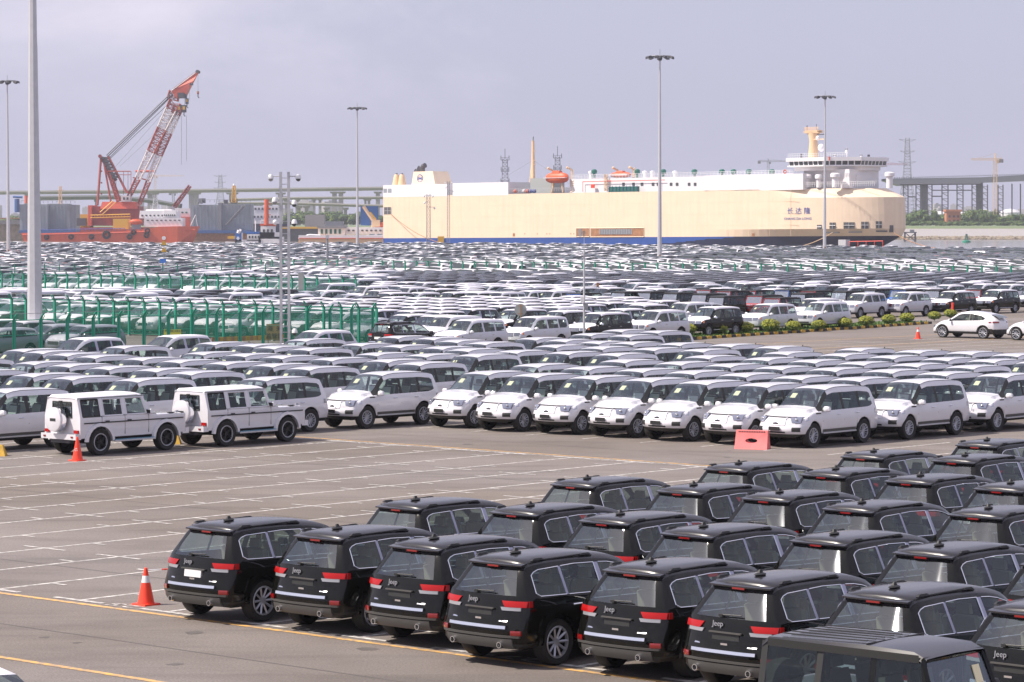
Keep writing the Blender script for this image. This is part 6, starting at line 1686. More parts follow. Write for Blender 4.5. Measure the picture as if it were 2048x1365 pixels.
# reddish pipes, ladder and green machinery in front of the deckhouse
s = MB()
l0, z0 = SP(1166, 364, 2.4); l1, _ = SP(1330, 361, 2.4); s.tube((l0, 2.4, z0), (l1, 2.4, z0), .1, 'cone_red', n=4); s.tube((l0, 2.4, z0), (l0, 2.4, z0 - 3), .1, 'cone_red', n=4); s.tube((l1 - 2, 2.4, z0), (l1 - 2, 2.4, z0 - 2.4), .1, 'cone_red', n=4)
l, z = SP(1213, 372, 2.4); s.truss((l, 2.2, z - 1.5), (l, 2.2, z + 3.4), .7, .7, 'mast_cream', 5, .09, .06); l0, z0 = SP(1186, 373, 2); s.box((l0, 2, z0), (1.1, .5, 1.1), 'cone_red'); s.build('deck_pipes', ship)
s = MB(); l0, z0 = SP(1221, 379, 1.5); l1, _ = SP(1277, 379, 1.5); s.b2(l0, l1, 1, 2, z0 - .9, z0 + .7, 'vent_green')
for k in range(9): l = l0 + (l1 - l0) * k / 8; s.tube((l, .9, z0 - .9), (l, .9, z0 + 1), .08, 'logo_blue', n=4)
s.build('deck_winch', ship)
s = MB(); 
for x, m in ((1031, 'ship_orange'), (1055, 'ship_orange'), (1062, 'logo_blue'), (1069, 'logo_blue'), (1048, 'band_white')): l, z = SP(x, 383, 1); s.tube((l - .4, 1, z), (l + .5, 1, z), .5, m, n=8)
s.build('deck_drum', ship)
s = MB(); l0, z0 = SP(1070, 380, 8); l1, _ = SP(1112, 380, 8); s.b2(l0, l1, 6, 12, z0 - 1.2, z0 + 3.4, 'container'); s.build('deck_container', ship)
s = MB(); l0, z0 = SP(1020, 380, .3); l1, _ = SP(1150, 380, .3)
for k in range(30): l = l0 + (l1 - l0) * k / 29; s.tube((l, .3, z0 - .8), (l, .3, z0 + .3), .04, 'steel_pale', n=3)
for q in (0, .3, -.35): s.tube((l0, .3, z0 + q), (l1, .3, z0 + q), .04, 'steel_pale', n=3)
s.build('edge_rail', ship)['kind'] = 'stuff'
# bridge block
brd = MB(); wn = MB()
LH_ = SP(1728, 330, 12)[0]; lA, z0 = SP(1603, 375, 4); lB = SP(1776, 375, 6); LB = lB[0]; z1 = SP(1603, 341, 4)[1]; 
brd.b2(lA, LH_, 5, 19, z0 - .5, z1, 'hull_white'); brd.b2(LH_ - 6, LH_ + .5, 8, 14, z0 - .5, z1 - 1.6, 'hull_white')
# wheelhouse overhangs
lw0, zw1 = SP(1576, 317, 2); zw0 = SP(1576, 343, 2)[1]; zwm = SP(1576, 331, 2)[1]
lw1 = SP(1742, 330, 12)[0]
def ringed(l0, l1, y0, y1, za, zb_, m, ch=4.0, top=0):
    poly = [(l0, y0), (l1 - ch * 2, y0), (l1, y0 + ch * 1.6), (l1, y1 - ch * 1.6), (l1 - ch * 2, y1), (l0, y1)]
    pt = [(lerp(l0, x, 1 + top), y) for x, y in poly]
    n = len(poly); brd.add([(x, y, za) for x, y in poly] + [(x, y, zb_) for x, y in pt], [tuple(range(n - 1, -1, -1)), tuple(range(n, 2 * n))] + [(i, (i + 1) % n, n + (i + 1) % n, n + i) for i in range(n)], m)
ringed(lw0 + 1.5, lw1 - 1.5, 3, 25, zw0, zw0 + 1.1, 'hull_white'); ringed(lw0 + .3, lw1 - .4, 1.2, 26.8, zw0 + 1.1, zwm - .2, 'hull_white'); ringed(lw0, lw1, 1, 27, zwm + .9, zw1, 'hull_white')
bo = brd.build('bridge_house', ship)
gs_ = MB(); ch = 4.0; x0, x1 = lw0 + .8, lw1 - .7
poly = [(x0, 1.6), (x1 - ch * 2, 1.6), (x1, 1.6 + ch * 1.6), (x1, 26.4 - ch * 1.6), (x1 - ch * 2, 26.4), (x0, 26.4)]
zg0, zg1 = zwm - .25, zwm + 1.0
for i in range(5):
    a, b = Vector(poly[i]), Vector(poly[i + 1]); L = (b - a).length; n = max(1, int(L / 1.55)); out = Vector(((b - a).y, -(b - a).x)).normalized()
    for k in range(n):
        p, q = a.lerp(b, (k + .10) / n), a.lerp(b, (k + .90) / n); w = MB(); w.add([(p.x, p.y, zg0), (q.x, q.y, zg0), (q.x + out.x * .3, q.y + out.y * .3, zg1), (p.x + out.x * .3, p.y + out.y * .3, zg1)], [(0, 1, 2, 3)], 'glass_far'); w.build('bridge_window', bo)
        r0, r1 = a.lerp(b, (k - .10) / n), a.lerp(b, (k + .10) / n); w = gs_; w.add([(r0.x, r0.y, zg0), (r1.x, r1.y, zg0), (r1.x + out.x * .32, r1.y + out.y * .32, zg1), (r0.x + out.x * .32, r0.y + out.y * .32, zg1)], [(0, 1, 2, 3)], 'hull_white')
gs_.build('window_mullion', bo)
s = MB(); l0, l1 = lw0 + .5, lw1 - .5
for k in range(26): l = l0 + (l1 - l0) * k / 25; s.tube((l, 1.4, zw1), (l, 1.4, zw1 + 1.1), .05, 'band_white', n=3)
for q in (.55, 1.1): s.tube((l0, 1.4, zw1 + q), (l1, 1.4, zw1 + q), .05, 'band_white', n=3)
lf0, zf = SP(1603, 373, .5)
for k in range(40):
    l = lf0 + k * .62; s.tube((l, .6, zf - .3), (l, .6, zf + 1.0), .045, 'band_white', n=3)
for q in (.5, 1.0): s.tube((lf0, .6, zf + q), (lf0 + 25, .6, zf + q), .045, 'band_white', n=3)
s.build('bridge_rail', ship)['kind'] = 'stuff'
for x, yt, r in ((1617, 352, 1.1), (1640, 352, .9), (1673, 349, 1.2), (1779, 347, 1.2)):
    l, z = SP(x, yt, 3 if x < 1700 else 10); zb = SP(x, 373, 3)[1]; yq = 2.4 if x < 1700 else 10; s = MB(); s.lathe([(r * .75, zb - .4), (r * .75, z - .9), (r * 1.15, z - .8), (r * 1.15, z), (r * .9, z + .3), (0, z + .35)], 'hull_white', n=14, c=(l, yq, 0)); s.build('ventilator', ship, True, 40)
# radar mast above the bridge
lx, zb = SP(1627, 320, 12); _, zt = SP(1627, 262, 12); s = MB(); s.lathe([(1.7, zb - 1), (1.1, zb + 5), (1.5, zb + 7.5)], 'mast_cream', n=10, c=(lx, 12, 0))
h = zt - zb - 7.5
for dx, dy in ((-1.8, -.8), (1.8, -.8), (1.8, .8), (-1.8, .8)): s.tube((lx + dx * .7, 12 + dy, zb + 7), (lx + dx, 12 + dy, zt), .16, 'mast_cream', n=5)
for k in range(4): z = zb + 7.5 + h * k / 3; s.box((lx, 12, z), (5.2 - (k % 2), 2.4, .18), 'mast_cream'); s.tube((lx - 2.4, 11, z), (lx - 2.4, 11, z + .9), .06, 'mast_cream', n=3); s.tube((lx + 2.4, 11, z), (lx + 2.4, 11, z + .9), .06, 'mast_cream', n=3); s.tube((lx - 2.4, 11, z + .9), (lx + 2.4, 11, z + .9), .06, 'mast_cream', n=3)
s.box((lx + 2.6, 11, zb + 5.6), (3.6, .3, .3), 'mast_cream'); s.tube((lx - 2.2, 12, zt), (lx - 2.2, 12, zt + 1.5), .15, 'steel_dark', n=4); s.tube((lx + 1, 12, zt), (lx + 1, 12, zt + 1.8), .08, 'steel_dark', n=4); mo = s.build('radar_mast', ship, True, 40)
s = MB(); s.box((lx + 3.2, 11, zt - 1.2), (2.6, .3, .25), 'steel_dark'); s.ell((lx + 3.4, 11, zb + 3.2), (1.0, 1.0, 1.1), 'hull_white', n=12, k=8); s.ell((lx + 2.2, 11, zt - 2.2), (.6, .6, .7), 'hull_white', n=10, k=6); s.build('radome', mo, True)
s = MB()
for x, y in ((1693, 296), (1669, 309), (1722, 308)): l, z = SP(x, y, 8); s.tube((l, 8, zw1), (l, 8, z), .12, 'hull_white', n=4); s.ell((l, 8, z - 1.2), (.45, .45, .5), 'hull_white', n=8, k=5); s.box((l, 8, z - .4), (.9, .2, .15), 'steel_dark')
l, z = SP(1737, 310, 8); s.tube((l, 8, zw1), (l, 8, z), .35, 'steel_dark', n=6); l, z = SP(1603, 312, 8); s.tube((l, 8, zw1), (l, 8, z + .6), .3, 'steel_dark', n=6); l, z = SP(1661, 318, 3); s.box((l, 2, z), (1.0, .4, 1.0), 'ship_orange'); l, z = SP(1575, 344, 3); s.lathe([(.3, 0), (.5, .1), (.6, 0), (.5, -.1)], 'ship_orange', n=12, axis='y', c=(l, 1.8, z)); s.build('aerial', ship, True)
# mooring lines
ml = MB()
def sag(a, b, d, m=None, r=.1, mat_='rust', n=10):
    a, b = Vector(a), Vector(b); pts = []; m = m or ml
    for k in range(n + 1): t = k / n; p = a.lerp(b, t); p.z -= d * 4 * t * (1 - t); pts.append(p)
    m.path(pts, r, mat_, 4)
def shipw(l, y, z): p = Vector((SX0, SY0)) + U * l + V * y; return (p.x, p.y, z + TRIM * l)
def rope(lab):
    global ml
    tag(ml.build('mooring_rope'), lab, 'rope'); ml = MB()
a = SP(783, 429); b = at_Y(893, 484, 905); sag(shipw(a[0], -.2, a[1]), (b[0], 890, .4), 1.5); rope('mooring rope from the stern opening of the car carrier'); a = onbow(1665, 465); b = at_Y(1590, 494, 800); sag(shipw(*a), (b[0], 796, .3), .6, mat_='mast_cream'); rope('yellow mooring rope below the bow openings of the car carrier')
b = at_Y(1990, 497, 760); a = onbow(1786, 466); sag(shipw(*a), (at_Y(1880, 508, 752)[0], 752, .3), .8)
rope('mooring rope running right from the tip of the bow')
# gangway platform at the bow: pale box and red rail
X, Y, z = at_Y(1691, 490, 790); t = thing('gangway_stand', 'pale box with a long red handrail below the bow of the car carrier', 'gangway', (X, 783, 0), -TH)
s = MB(); s.box((0, -2, 1.2), (2.4, 2, 2.4), 'steel_pale'); s.build('cabin', t); s = MB(); s.tube((1.8, -2, 1.9), (12.5, -2, 2.1), .1, 'cone_red'); 
for k in range(5): s.tube((1.8 + k * 2.65, -2, 0), (1.8 + k * 2.65, -2, 2.0), .08, 'cone_red')
s.build('handrail', t)
X, Y, z = at_Y(883, 478, 900); s = MB(); s.box((0, 0, 1.4), (2.0, .4, 2.6), 'ship_yellow'); s.box((1.2, 0, 1), (.6, .5, 2), 'dock_blue'); o = s.build('quay_cabinet'); o.location = (X, 893, 0); tag(o, 'small yellow cabinet on the quay in front of the stern blue band', 'cabinet')

# ------------------------------------------------------------------ crane barge and its neighbours on the left (about 1.4 km away)
CZ = 1400.0
def at(x, y, Y=CZ): return Vector(at_Y(x, y, Y))
sc_ = CZ / F_PX
def wv(o, z=0): o.location = (0, 0, 0); return o
# orange supply vessel
t = thing('supply_vessel', 'long orange supply vessel with a white wheelhouse at its bow, in front of the crane', 'ship', tuple(at(45, 484)))
def rel(t, x, y, Y): return Vector(at_Y(x, y, Y)) - Vector(t.location)
s = MB(); zk = -3.8 - t.location.z; top = [(42, 466), (80, 467), (200, 463), (290, 459), (318, 454), (355, 453), (400, 453)]; bot = [(50, 486), (80, 487), (200, 487), (290, 487), (318, 487), (355, 487), (372, 487)]
A = [rel(t, x, y, CZ - 8) for x, y in top]; Bv = [rel(t, x, y, CZ - 8) for x, y in bot]; C_ = [rel(t, x, y, CZ + 8) for x, y in top]; D_ = [rel(t, x, y, CZ + 8) for x, y in bot]
A[-1] = rel(t, 400, 453, CZ); C_[-1] = A[-1].copy(); Bv[-1] = rel(t, 385, 487, CZ); D_[-1] = Bv[-1].copy()
n = len(A)
s.add(A + Bv + C_ + D_, [(n + i, n + i + 1, i + 1, i) for i in range(n - 1)] + [(3 * n + i + 1, 3 * n + i, 2 * n + i, 2 * n + i + 1) for i in range(n - 1)] + [(i, i + 1, 2 * n + i + 1, 2 * n + i) for i in range(n - 1)] + [(0, 2 * n, 3 * n, n)], 'ship_orange'); s.build('hull', t)
s = MB(); 
for q, (x0, y0), (x1, y1) in ((0, (45, 470), (200, 467)), (1, (200, 467), (290, 464)), (2, (290, 464), (390, 460))): s.tube(rel(t, x0, y0, CZ - 8.3), rel(t, x1, y1, CZ - 8.3 + (4 if q == 2 else 0)), .3, 'crane_bright', n=5)
for x in range(60, 300, 10): s.tube(rel(t, x, 466 - (x - 60) * .02, CZ - 8.2), rel(t, x, 461 - (x - 60) * .02, CZ - 8.2), .12, 'logo_blue', n=4)
s.tube(rel(t, 50, 461, CZ - 8.2), rel(t, 250, 457, CZ - 8.2), .15, 'logo_blue', n=4); s.build('bulwark_rail', t)
tm = MB(); tm.lathe([(.7, -.5), (1.3, -.4), (1.4, 0), (1.3, .4), (.7, .5), (.6, 0), (.7, -.5)], 'rubber', n=12, axis='y'); te = tm.mesh('tyre_fender', True)
for x, y, k in ((93, 475, 1), (142, 474, 1), (183, 474, 1), (213, 470, 1.5), (267, 465, 1), (259, 474, 1), (295, 462, 1), (293, 471, 1), (72, 474, .7), (372, 465, 0)):
    if k: o = link('tyre_fender', te, t); o.location = rel(t, x, y, CZ - 8.8); o.scale = (k, 1, k)
def rblk(t, name, x0, y0, x1, y1, m, Ya, Yb, taper=0, win=None):
    s = MB(); a, b = rel(t, x0, y0, Ya), rel(t, x1, y1, Ya); dy = Yb - Ya; g = taper * (b.x - a.x)
    s.add([(a.x, a.y, b.z), (b.x, a.y, b.z), (b.x, a.y + dy, b.z), (a.x, a.y + dy, b.z), (a.x + g, a.y + g, a.z), (b.x - g, a.y + g, a.z), (b.x - g, a.y + dy - g, a.z), (a.x + g, a.y + dy - g, a.z)], [(3, 2, 1, 0), (4, 5, 6, 7), (0, 1, 5, 4), (1, 2, 6, 5), (2, 3, 7, 6), (3, 0, 4, 7)], m)
    o = s.build(name, t)
    if win:
        yw, hw, step, m2 = win; w = MB(); x = x0 + step * .6
        while x < x1 - step * .5: p, q = rel(t, x, yw, Ya), rel(t, x + step * .5, yw + hw, Ya); w.b2(p.x, q.x, p.y - .25, p.y + .05, q.z, p.z, m2); x += step
        w.build('window', o)
    return o
rblk(t, 'deckhouse', 288, 436, 365, 454, 'hull_white', CZ - 6, CZ + 6, .0, (440, 2, 9, 'steel_dark')); rblk(t, 'deckhouse', 278, 422, 357, 437, 'hull_white', CZ - 5, CZ + 5, .02, (430, 3, 8, 'steel_dark')); rblk(t, 'wheelhouse', 326, 421, 353, 434, 'hull_white', CZ - 5.5, CZ + 3, .06, (429, 3.5, 4, 'glass_far')); rblk(t, 'wheelhouse', 290, 419, 345, 424, 'hull_white', CZ - 4, CZ + 4, .04)
rblk(t, 'yellow_tank', 226, 438, 257, 459, 'ship_yellow', CZ - 6, CZ + 2); s = MB(); p = rel(t, 272, 444, CZ - 7); s.ell(p, (3.1, 1.3, 1.3), 'ship_orange', n=12, k=10); s.box(p + Vector((0, 0, 1.0)), (2.6, 1.2, .9), 'ship_orange'); s.box(p + Vector((0, .5, -2.4)), (4.5, .4, 2.2), 'steel_grey'); s.build('rescue_boat', t, True)
s = MB(); s.truss(rel(t, 311, 421, CZ), rel(t, 311, 390, CZ), 3.0, 1.0, 'steel_pale', 6, .12, .08); s.build('mast', t)
for x in (302, 318, 333): s = MB(); s.tube(rel(t, x, 423, CZ), rel(t, x, 411, CZ), .15, 'steel_pale', n=4); s.build('aerial', t)
s = MB(); s.tube(rel(t, 380, 454, CZ), rel(t, 391, 430, CZ), .15, 'hull_white', n=4); s.tube(rel(t, 391, 430, CZ), rel(t, 395, 453, CZ), .1, 'hull_white', n=4); s.build('jackstaff', t)
# floating crane
CY = 1440.0
t = thing('floating_crane', 'big red and white lattice boom crane on a red floating base', 'crane', tuple(at(180, 480, CY)))
P = lambda x, y, d=0: rel(t, x, y, CY + d)
rblk(t, 'machine_house', 176, 411, 183, 452, 'crane_bright', CY - 10, CY + 12); rblk(t, 'machine_house', 183, 413, 278, 452, 'crane_red', CY - 6, CY + 12); rblk(t, 'turntable', 200, 404, 275, 418, 'crane_bright', CY - 8, CY + 8, .05); rblk(t, 'base_pontoon', 160, 455, 300, 486, 'crane_red', CY - 14, CY + 16)
rblk(t, 'operator_cab', 242, 392, 260, 404, 'crane_white', CY - 10, CY - 4, 0, (395, 5, 7, 'glass_far'))
s = MB()
for x0, y0, x1, y1 in ((181, 431, 260, 429), (181, 436, 260, 434), (200, 425, 226, 402), (205, 429, 231, 405)): s.tube(P(x0, y0, -11), P(x1, y1, -11), .25, 'ship_yellow', n=4)
for k in range(14): x = 183 + k * 6; s.tube(P(x, 436, -11), P(x, 431, -11), .12, 'ship_yellow', n=3)
s.build('yellow_stairs', t); rblk(t, 'yellow_house', 160, 429, 180, 456, 'ship_yellow', CY - 8, CY + 4); rblk(t, 'dark_machinery', 153, 437, 173, 452, 'steel_dark', CY - 10, CY - 8.5)
# A frame
s = MB()
for d in (-7, 7):
    s.tube(P(202, 314, d * .5), P(195, 411, d), .62, 'crane_red', n=6); s.tube(P(206, 316, d * .5), P(223, 411, d), .52, 'crane_red', n=6); s.truss(P(209, 318, d * .5), P(238, 404, d), 1.4, 1.6, 'crane_red', 10, .22, .12); s.tube(P(216, 312, d * .5), P(254, 386, d), .6, 'crane_red', n=6)
    s.tube(P(216, 343, d), P(260, 343, d), .25, 'crane_red', n=4)
for y in (343, 366, 388): s.tube(P(203, y, -6), P(203, y, 6), .5, 'crane_red', n=5)
s.tube(P(200, 313, -7), P(200, 313, 7), 1.0, 'crane_red', n=6); s.build('a_frame', t)
s = MB()
for k in range(7): a, b = Vector(P(205 + k * 3.6, 318 + k * 6.2, -3)), Vector(P(214 + k * 3.6, 316 + k * 6.2, -3)); s.box((a + b) / 2, (2.6, 7, 1.1), 'steel_dark')
s.path([P(203, 315, -3), P(232, 362, -3)], 1.0, 'steel_dark', 5); s.build('sheave_bank', t)
s = MB(); s.path([P(214, 343, -4), P(262, 343, -4), P(262, 350, -4), P(235, 350, -4)], .15, 'crane_red', 4); 
for x in (232, 247, 256, 262): s.tube(P(x, 343, -4), P(x, 390, -4), .12, 'crane_red', n=4)
s.build('walkway', t)
# boom: two parallel lattices, banded red and white
def bands(u): return 'crane_red' if u < .23 or .52 < u < .74 and True or u > .955 else 'crane_white'
bt = {True: 1}
for d in (-4.5, 4.5):
    s = MB(); s.truss(P(253, 404, d * 1.0), P(351, 204, d * .35), 1.4, 5.4, lambda u: 'crane_red' if (u < .24 or .50 < u < .73 or u > .93) else 'crane_white', 26, .26, .13, up=(1, 0, .5)); s.build('boom_lattice', t)
    s = MB(); s.truss(P(279, 408, d), P(357, 214, d * .35), 1.4, 4.2, lambda u: 'crane_red' if (u < .24 or .50 < u < .73 or u > .93) else 'crane_white', 26, .24, .12, up=(1, 0, .5)); s.build('boom_lattice', t)
s = MB()
for u in (.24, .5, .73, .93): a = P(253, 404).lerp(P(351, 204), u); b = P(279, 408).lerp(P(357, 214), u); s.tube((a.x - 2, a.y - 4, a.z), (a.x - 2, a.y + 4, a.z), .3, 'crane_red', n=4); s.tube(a, b, .3, 'crane_red', n=4)
s.tube(P(271, 343, 0), P(312, 343, 0), .6, 'crane_bright', n=5); s.build('boom_tie', t)
s = MB()
P2 = [(342, 182), (348, 176), (391, 143), (397, 144), (392, 152), (384, 166), (370, 195), (352, 197)]
p0 = P(0, 0, 0)
for d0, th in ((-3.0, 6.0),):
    pts = [P(x, y, d0) for x, y in P2]; n = len(pts); bk = [q + Vector((0, th, 0)) for q in pts]
    for i, q in enumerate(pts): 
        if 1 < i < 5: q.y += 1.8; bk[i].y -= 1.8
    s.add(pts + bk, [tuple(range(n - 1, -1, -1)), tuple(range(n, 2 * n))] + [(i, (i + 1) % n, n + (i + 1) % n, n + i) for i in range(n)], 'crane_bright')
s.truss(P(345, 200), P(350, 184), 5, 5, 'crane_red', 3, .3, .2, up=(1, 0, .5)); s.build('boom_head', t)
s = MB(); s.tube(P(394, 143, -2), P(398, 145, 2), .8, 'steel_dark'); s.box(P(362, 191, -4), (3.2, 3, 2.4), 'steel_dark'); s.box(P(367, 193, -3.5), (3.0, 3, 2.0), 'steel_dark'); s.box(P(383, 169, -3), (1.6, 2, 1.0), 'steel_dark'); s.tube(P(343, 182, -3), P(391, 146, -3), .2, 'steel_grey', n=4)
s.build('head_sheaves', t, True, 30)
s = MB()
for (x0, y0), (x1, y1), r in (((348, 181), (213, 311), .32), ((350, 184), (216, 313), .32), ((346, 190), (218, 317), .22), ((352, 194), (220, 318), .18), ((345, 205), (230, 335), .07), ((340, 240), (240, 333), .07)):
    for d in (-2.5, 2.5): s.tube(P(x0, y0, d), P(x1, y1, d * 1.6), r * .8, 'steel_dark', n=4)
s.build('boom_stay', t)
s = MB()
for x, y0, y1 in ((396, 149, 184), (358, 195, 214), (369, 193, 214), (374, 178, 200), (379, 170, 200), (363, 232, 330), (373, 232, 322)): s.tube(P(x, y0, -3), P(x, y1, -3), .09, 'steel_grey', n=3)
s.build('hoist_rope', t)
for x, y, w, h, m in ((358, 218, 2.3, 3.6, 'steel_dark'), (368, 218, 2.3, 3.6, 'steel_dark'), (374, 203, 1.5, 2.8, 'steel_dark'), (396, 186, .9, 1.4, 'crane_red')):
    s = MB(); c = P(x, y, -3); s.box(c, (w, 1.6, h), m); s.box(c + Vector((0, -.85, .3)), (w * .5, .12, h * .45), 'ship_yellow'); s.tube(c - Vector((0, 0, h / 2)), c - Vector((0, 0, h / 2 + 1.4)), .25, 'steel_dark', n=5); s.tube(c - Vector((0, 0, h / 2 + 1.4)), c - Vector((-.6, 0, h / 2 + 1.9)), .22, 'steel_dark', n=5); s.build('hook_block', t)
s = MB(); s.truss(P(349, 414), P(380, 372), 1.6, 1.2, 'crane_red', 8, .35, .2); s.truss(P(338, 425), P(350, 412), 1.0, 1.2, 'crane_white', 3, .2, .12); o = s.build('small_boom'); o.location = t.location; tag(o, 'small red boom sticking up behind the white wheelhouse', 'crane')
# grey floating docks
def dock(name, label, x0, x1, y0, y1, Y, sect, cat='dock'):
    t = thing(name, label, cat, tuple(at(x0, 490, Y)))
    for i, (xa, xb, ya, m, d0) in enumerate(sect): rblk(t, 'wall_section', xa, ya, xb, y1, m, Y + d0, Y + d0 + 14)
    rblk(t, 'pontoon', x0, y1 - 1, x1, y1 + 5, 'dock_blue', Y - 3, Y + 30); rblk(t, 'pontoon_base', x0 + 6, y1 + 4, x1 - 4, 492, 'rust', Y - 1, Y + 28)
    s = MB()
    for x in np.arange(x0 + 4, x1, 9): s.tube(rel(t, x, y0, Y), rel(t, x, y0 - 5, Y), .12, 'steel_grey', n=3)
    s.tube(rel(t, x0 + 4, y0 - 5, Y), rel(t, x1 - 4, y0 - 5, Y), .1, 'steel_grey', n=3); s.build('top_rail', t)
    f = MB()
    for xa, xb, ya, m, d0 in sect:
        for x in np.arange(xa + 6, xb - 2, 7): p, q = rel(t, x, ya + 1, Y + d0), rel(t, x + .7, y1 - 1, Y + d0); f.b2(p.x, q.x, p.y - .22, p.y + .02, q.z, p.z, m)
    f.build('wall_rib', t)['kind'] = 'stuff'
    return t
t = dock('floating_dock', 'grey floating dock left of the crane, partly hidden by the big lamp mast', 38, 152, 407, 462, 1500, [(39, 95, 409, 'dock_grey', 0), (95, 136, 408, 'dock_grey', 6), (134, 152, 410, 'steel_grey', 3)])
s = MB(); s.tube(rel(t, 53, 407, 1500), rel(t, 53, 392, 1500), 1.0, 'ship_orange', n=10); s.tube(rel(t, 34, 398, 1500), rel(t, 34, 425, 1500), 1.3, 'dock_blue', n=8); s.tube(rel(t, 26, 394, 1500), rel(t, 45, 395, 1500), .6, 'dock_blue', n=5); s.build('column', t)
t = dock('floating_dock', 'grey floating dock with a diagonal stair right of the white wheelhouse', 380, 504, 405, 462, 1500, [(381, 436, 410, 'dock_grey', 0), (436, 503, 408, 'dock_grey', 2), (436, 443, 406, 'steel_grey', -1)])
s = MB()
for o_ in (0, 4): s.tube(rel(t, 452 + o_, 450, 1499), rel(t, 486 + o_, 412, 1499), .25, 'steel_dark', n=4)
for x0, y0, w in ((405, 402, 3.0), (468, 403, 3.5), (452, 405, 2)): s.box(rel(t, x0, y0, 1505), (w, 2, 2.4), 'steel_dark')
s.build('diagonal_stair', t)
s = MB(); s.truss(rel(t, 468, 405, 1500), rel(t, 468, 372, 1500), 2.2, 1.2, 'ship_yellow', 6, .22, .14); s.ell(rel(t, 468, 371, 1500), (.6, .6, .8), 'hull_white', n=8, k=5); s.build('yellow_mast', t)
s = MB(); s.truss(rel(t, 97 + 303, 408, 1500), rel(t, 400, 398, 1500), 2.2, 1.2, 'steel_grey', 4, .2, .12); s.build('winch', t)
s = MB(); t0 = thing('signal_mast', 'cream signal mast above the left dock', 'mast', tuple(at(121, 408, 1502))); s.truss((0, 0, 0), (0, 0, 9), 1.6, .8, 'mast_cream', 6, .16, .1); s.box((0, 0, 7), (3.5, .2, .2), 'mast_cream'); s.build('lattice', t0)
# ships behind: white superstructure pieces
t = thing('white_ship', 'white ship superstructure behind the right grey dock', 'ship', tuple(at(350, 460, 1530)))
rblk(t, 'superstructure', 350, 417, 380, 440, 'hull_white', 1530, 1540, 0, (424, 3, 8, 'vent_green')); rblk(t, 'hull', 345, 434, 410, 486, 'crane_bright', 1528, 1548)
t = thing('white_ship', 'white ship with open decks right of the grey dock, behind the orange-masted tug', 'ship', tuple(at(503, 460, 1540)))
for ya, yb, xa, xb in ((412, 428, 505, 556), (428, 450, 503, 562)): rblk(t, 'superstructure', xa, ya, xb, yb, 'hull_white', 1540, 1552, 0, (ya + 4, 4, 7, 'steel_dark'))
rblk(t, 'hull', 500, 448, 575, 484, 'hull_navy', 1538, 1555)
s = MB(); s.tube(rel(t, 532, 412, 1540), rel(t, 532, 400, 1540), .3, 'hull_white', n=4); s.build('mast', t)
# tugs close to the quay
TZ = 1120.0
def tug(label, x0, x1, yb, parts, name='tug_boat'):
    t = thing(name, label, 'tug', tuple(at(x0, yb, TZ)))
    for nm, a, b, c, d, m, w in parts: rblk(t, nm, a, b, c, d, m, TZ, TZ + 6, 0, w)
    return t
t = tug('white and orange tug with a tall orange mast near the ladder mast', 520, 562, 490, [('hull', 517, 474, 566, 492, 'hull_white', None), ('wheelhouse', 521, 452, 549, 476, 'hull_white', (459, 7, 8, 'glass_far')), ('bridge_roof', 520, 448, 550, 453, 'ship_orange', None), ('deckhouse', 519, 465, 562, 478, 'hull_white', None)])
s = MB(); s.tube(rel(t, 533, 450, TZ), rel(t, 533, 399, TZ), .85, 'ship_orange', n=8)
for y in (430, 417, 408): s.box(rel(t, 535, y, TZ), (2.6, .4, .3), 'ship_orange')
s.build('mast', t); s = MB(); s.ell(rel(t, 550, 445, TZ), (1, 1, 1.1), 'hull_white', n=10, k=6); s.path([rel(t, 522, 447, TZ), rel(t, 522, 441, TZ), rel(t, 562, 441, TZ), rel(t, 562, 447, TZ)], .12, 'band_white', 4); s.build('radome', t, True)
t = tug('blue and white tug with a blue funnel left of the orange-masted tug', 470, 520, 492, [('hull', 470, 480, 522, 494, 'hull_white', None), ('wheelhouse', 494, 468, 521, 482, 'hull_white', (472, 5, 6, 'glass_far')), ('bridge_roof', 492, 464, 522, 469, 'paint_blue', None), ('funnel', 470, 466, 483, 490, 'paint_blue', None)])
s = MB(); s.tube(rel(t, 511, 464, TZ), rel(t, 511, 442, TZ), .2, 'hull_white', n=4); s.path([rel(t, 476, 467, TZ), rel(t, 478, 461, TZ), rel(t, 482, 463, TZ)], .7, 'hull_white', 6); s.prism([(0, .8), (-.7, 0), (0, -.8), (.7, 0)], rel(t, 476, 477, TZ - .1), (1, 0, 0), (0, 0, 1), (0, -.05, 0), 'band_white'); s.build('mast', t)
t = tug('low yellow-railed workboat at the left of the blue tug', 450, 470, 490, [('hull', 450, 484, 472, 494, 'hull_white', None), ('deckhouse', 455, 473, 470, 478, 'ship_yellow', None)], 'work_boat')
# ferry with cars astern of the carrier
FZ = 1050.0
t = thing('car_ferry', 'long flat ferry carrying a few white cars, left of the car carrier', 'ship', tuple(at(600, 486, FZ)))
rblk(t, 'hull', 597, 475, 770, 492, 'mast_cream', FZ, FZ + 14); rblk(t, 'bulwark', 597, 471, 768, 478, 'hull_white', FZ - .3, FZ + .5); rblk(t, 'rubbing_strake', 597, 476.5, 768, 478, 'crane_bright', FZ - .5, FZ)
rblk(t, 'superstructure', 636, 456, 690, 472, 'hull_white', FZ + 6, FZ + 14, 0, (459, 9, 9, 'vent_green')); rblk(t, 'upper_deck', 634, 452, 692, 457, 'steel_grey', FZ + 5, FZ + 15); rblk(t, 'superstructure', 690, 455, 768, 468, 'hull_white', FZ + 8, FZ + 14, 0, (460, 3, 9, 'steel_dark'))
rblk(t, 'bridge_room', 650, 443, 686, 453, 'steel_grey', FZ + 7, FZ + 13)
s = MB(); s.path([rel(t, 597, 478, FZ), rel(t, 618, 470, FZ), rel(t, 640, 471, FZ)], .3, 'hull_white', 4)
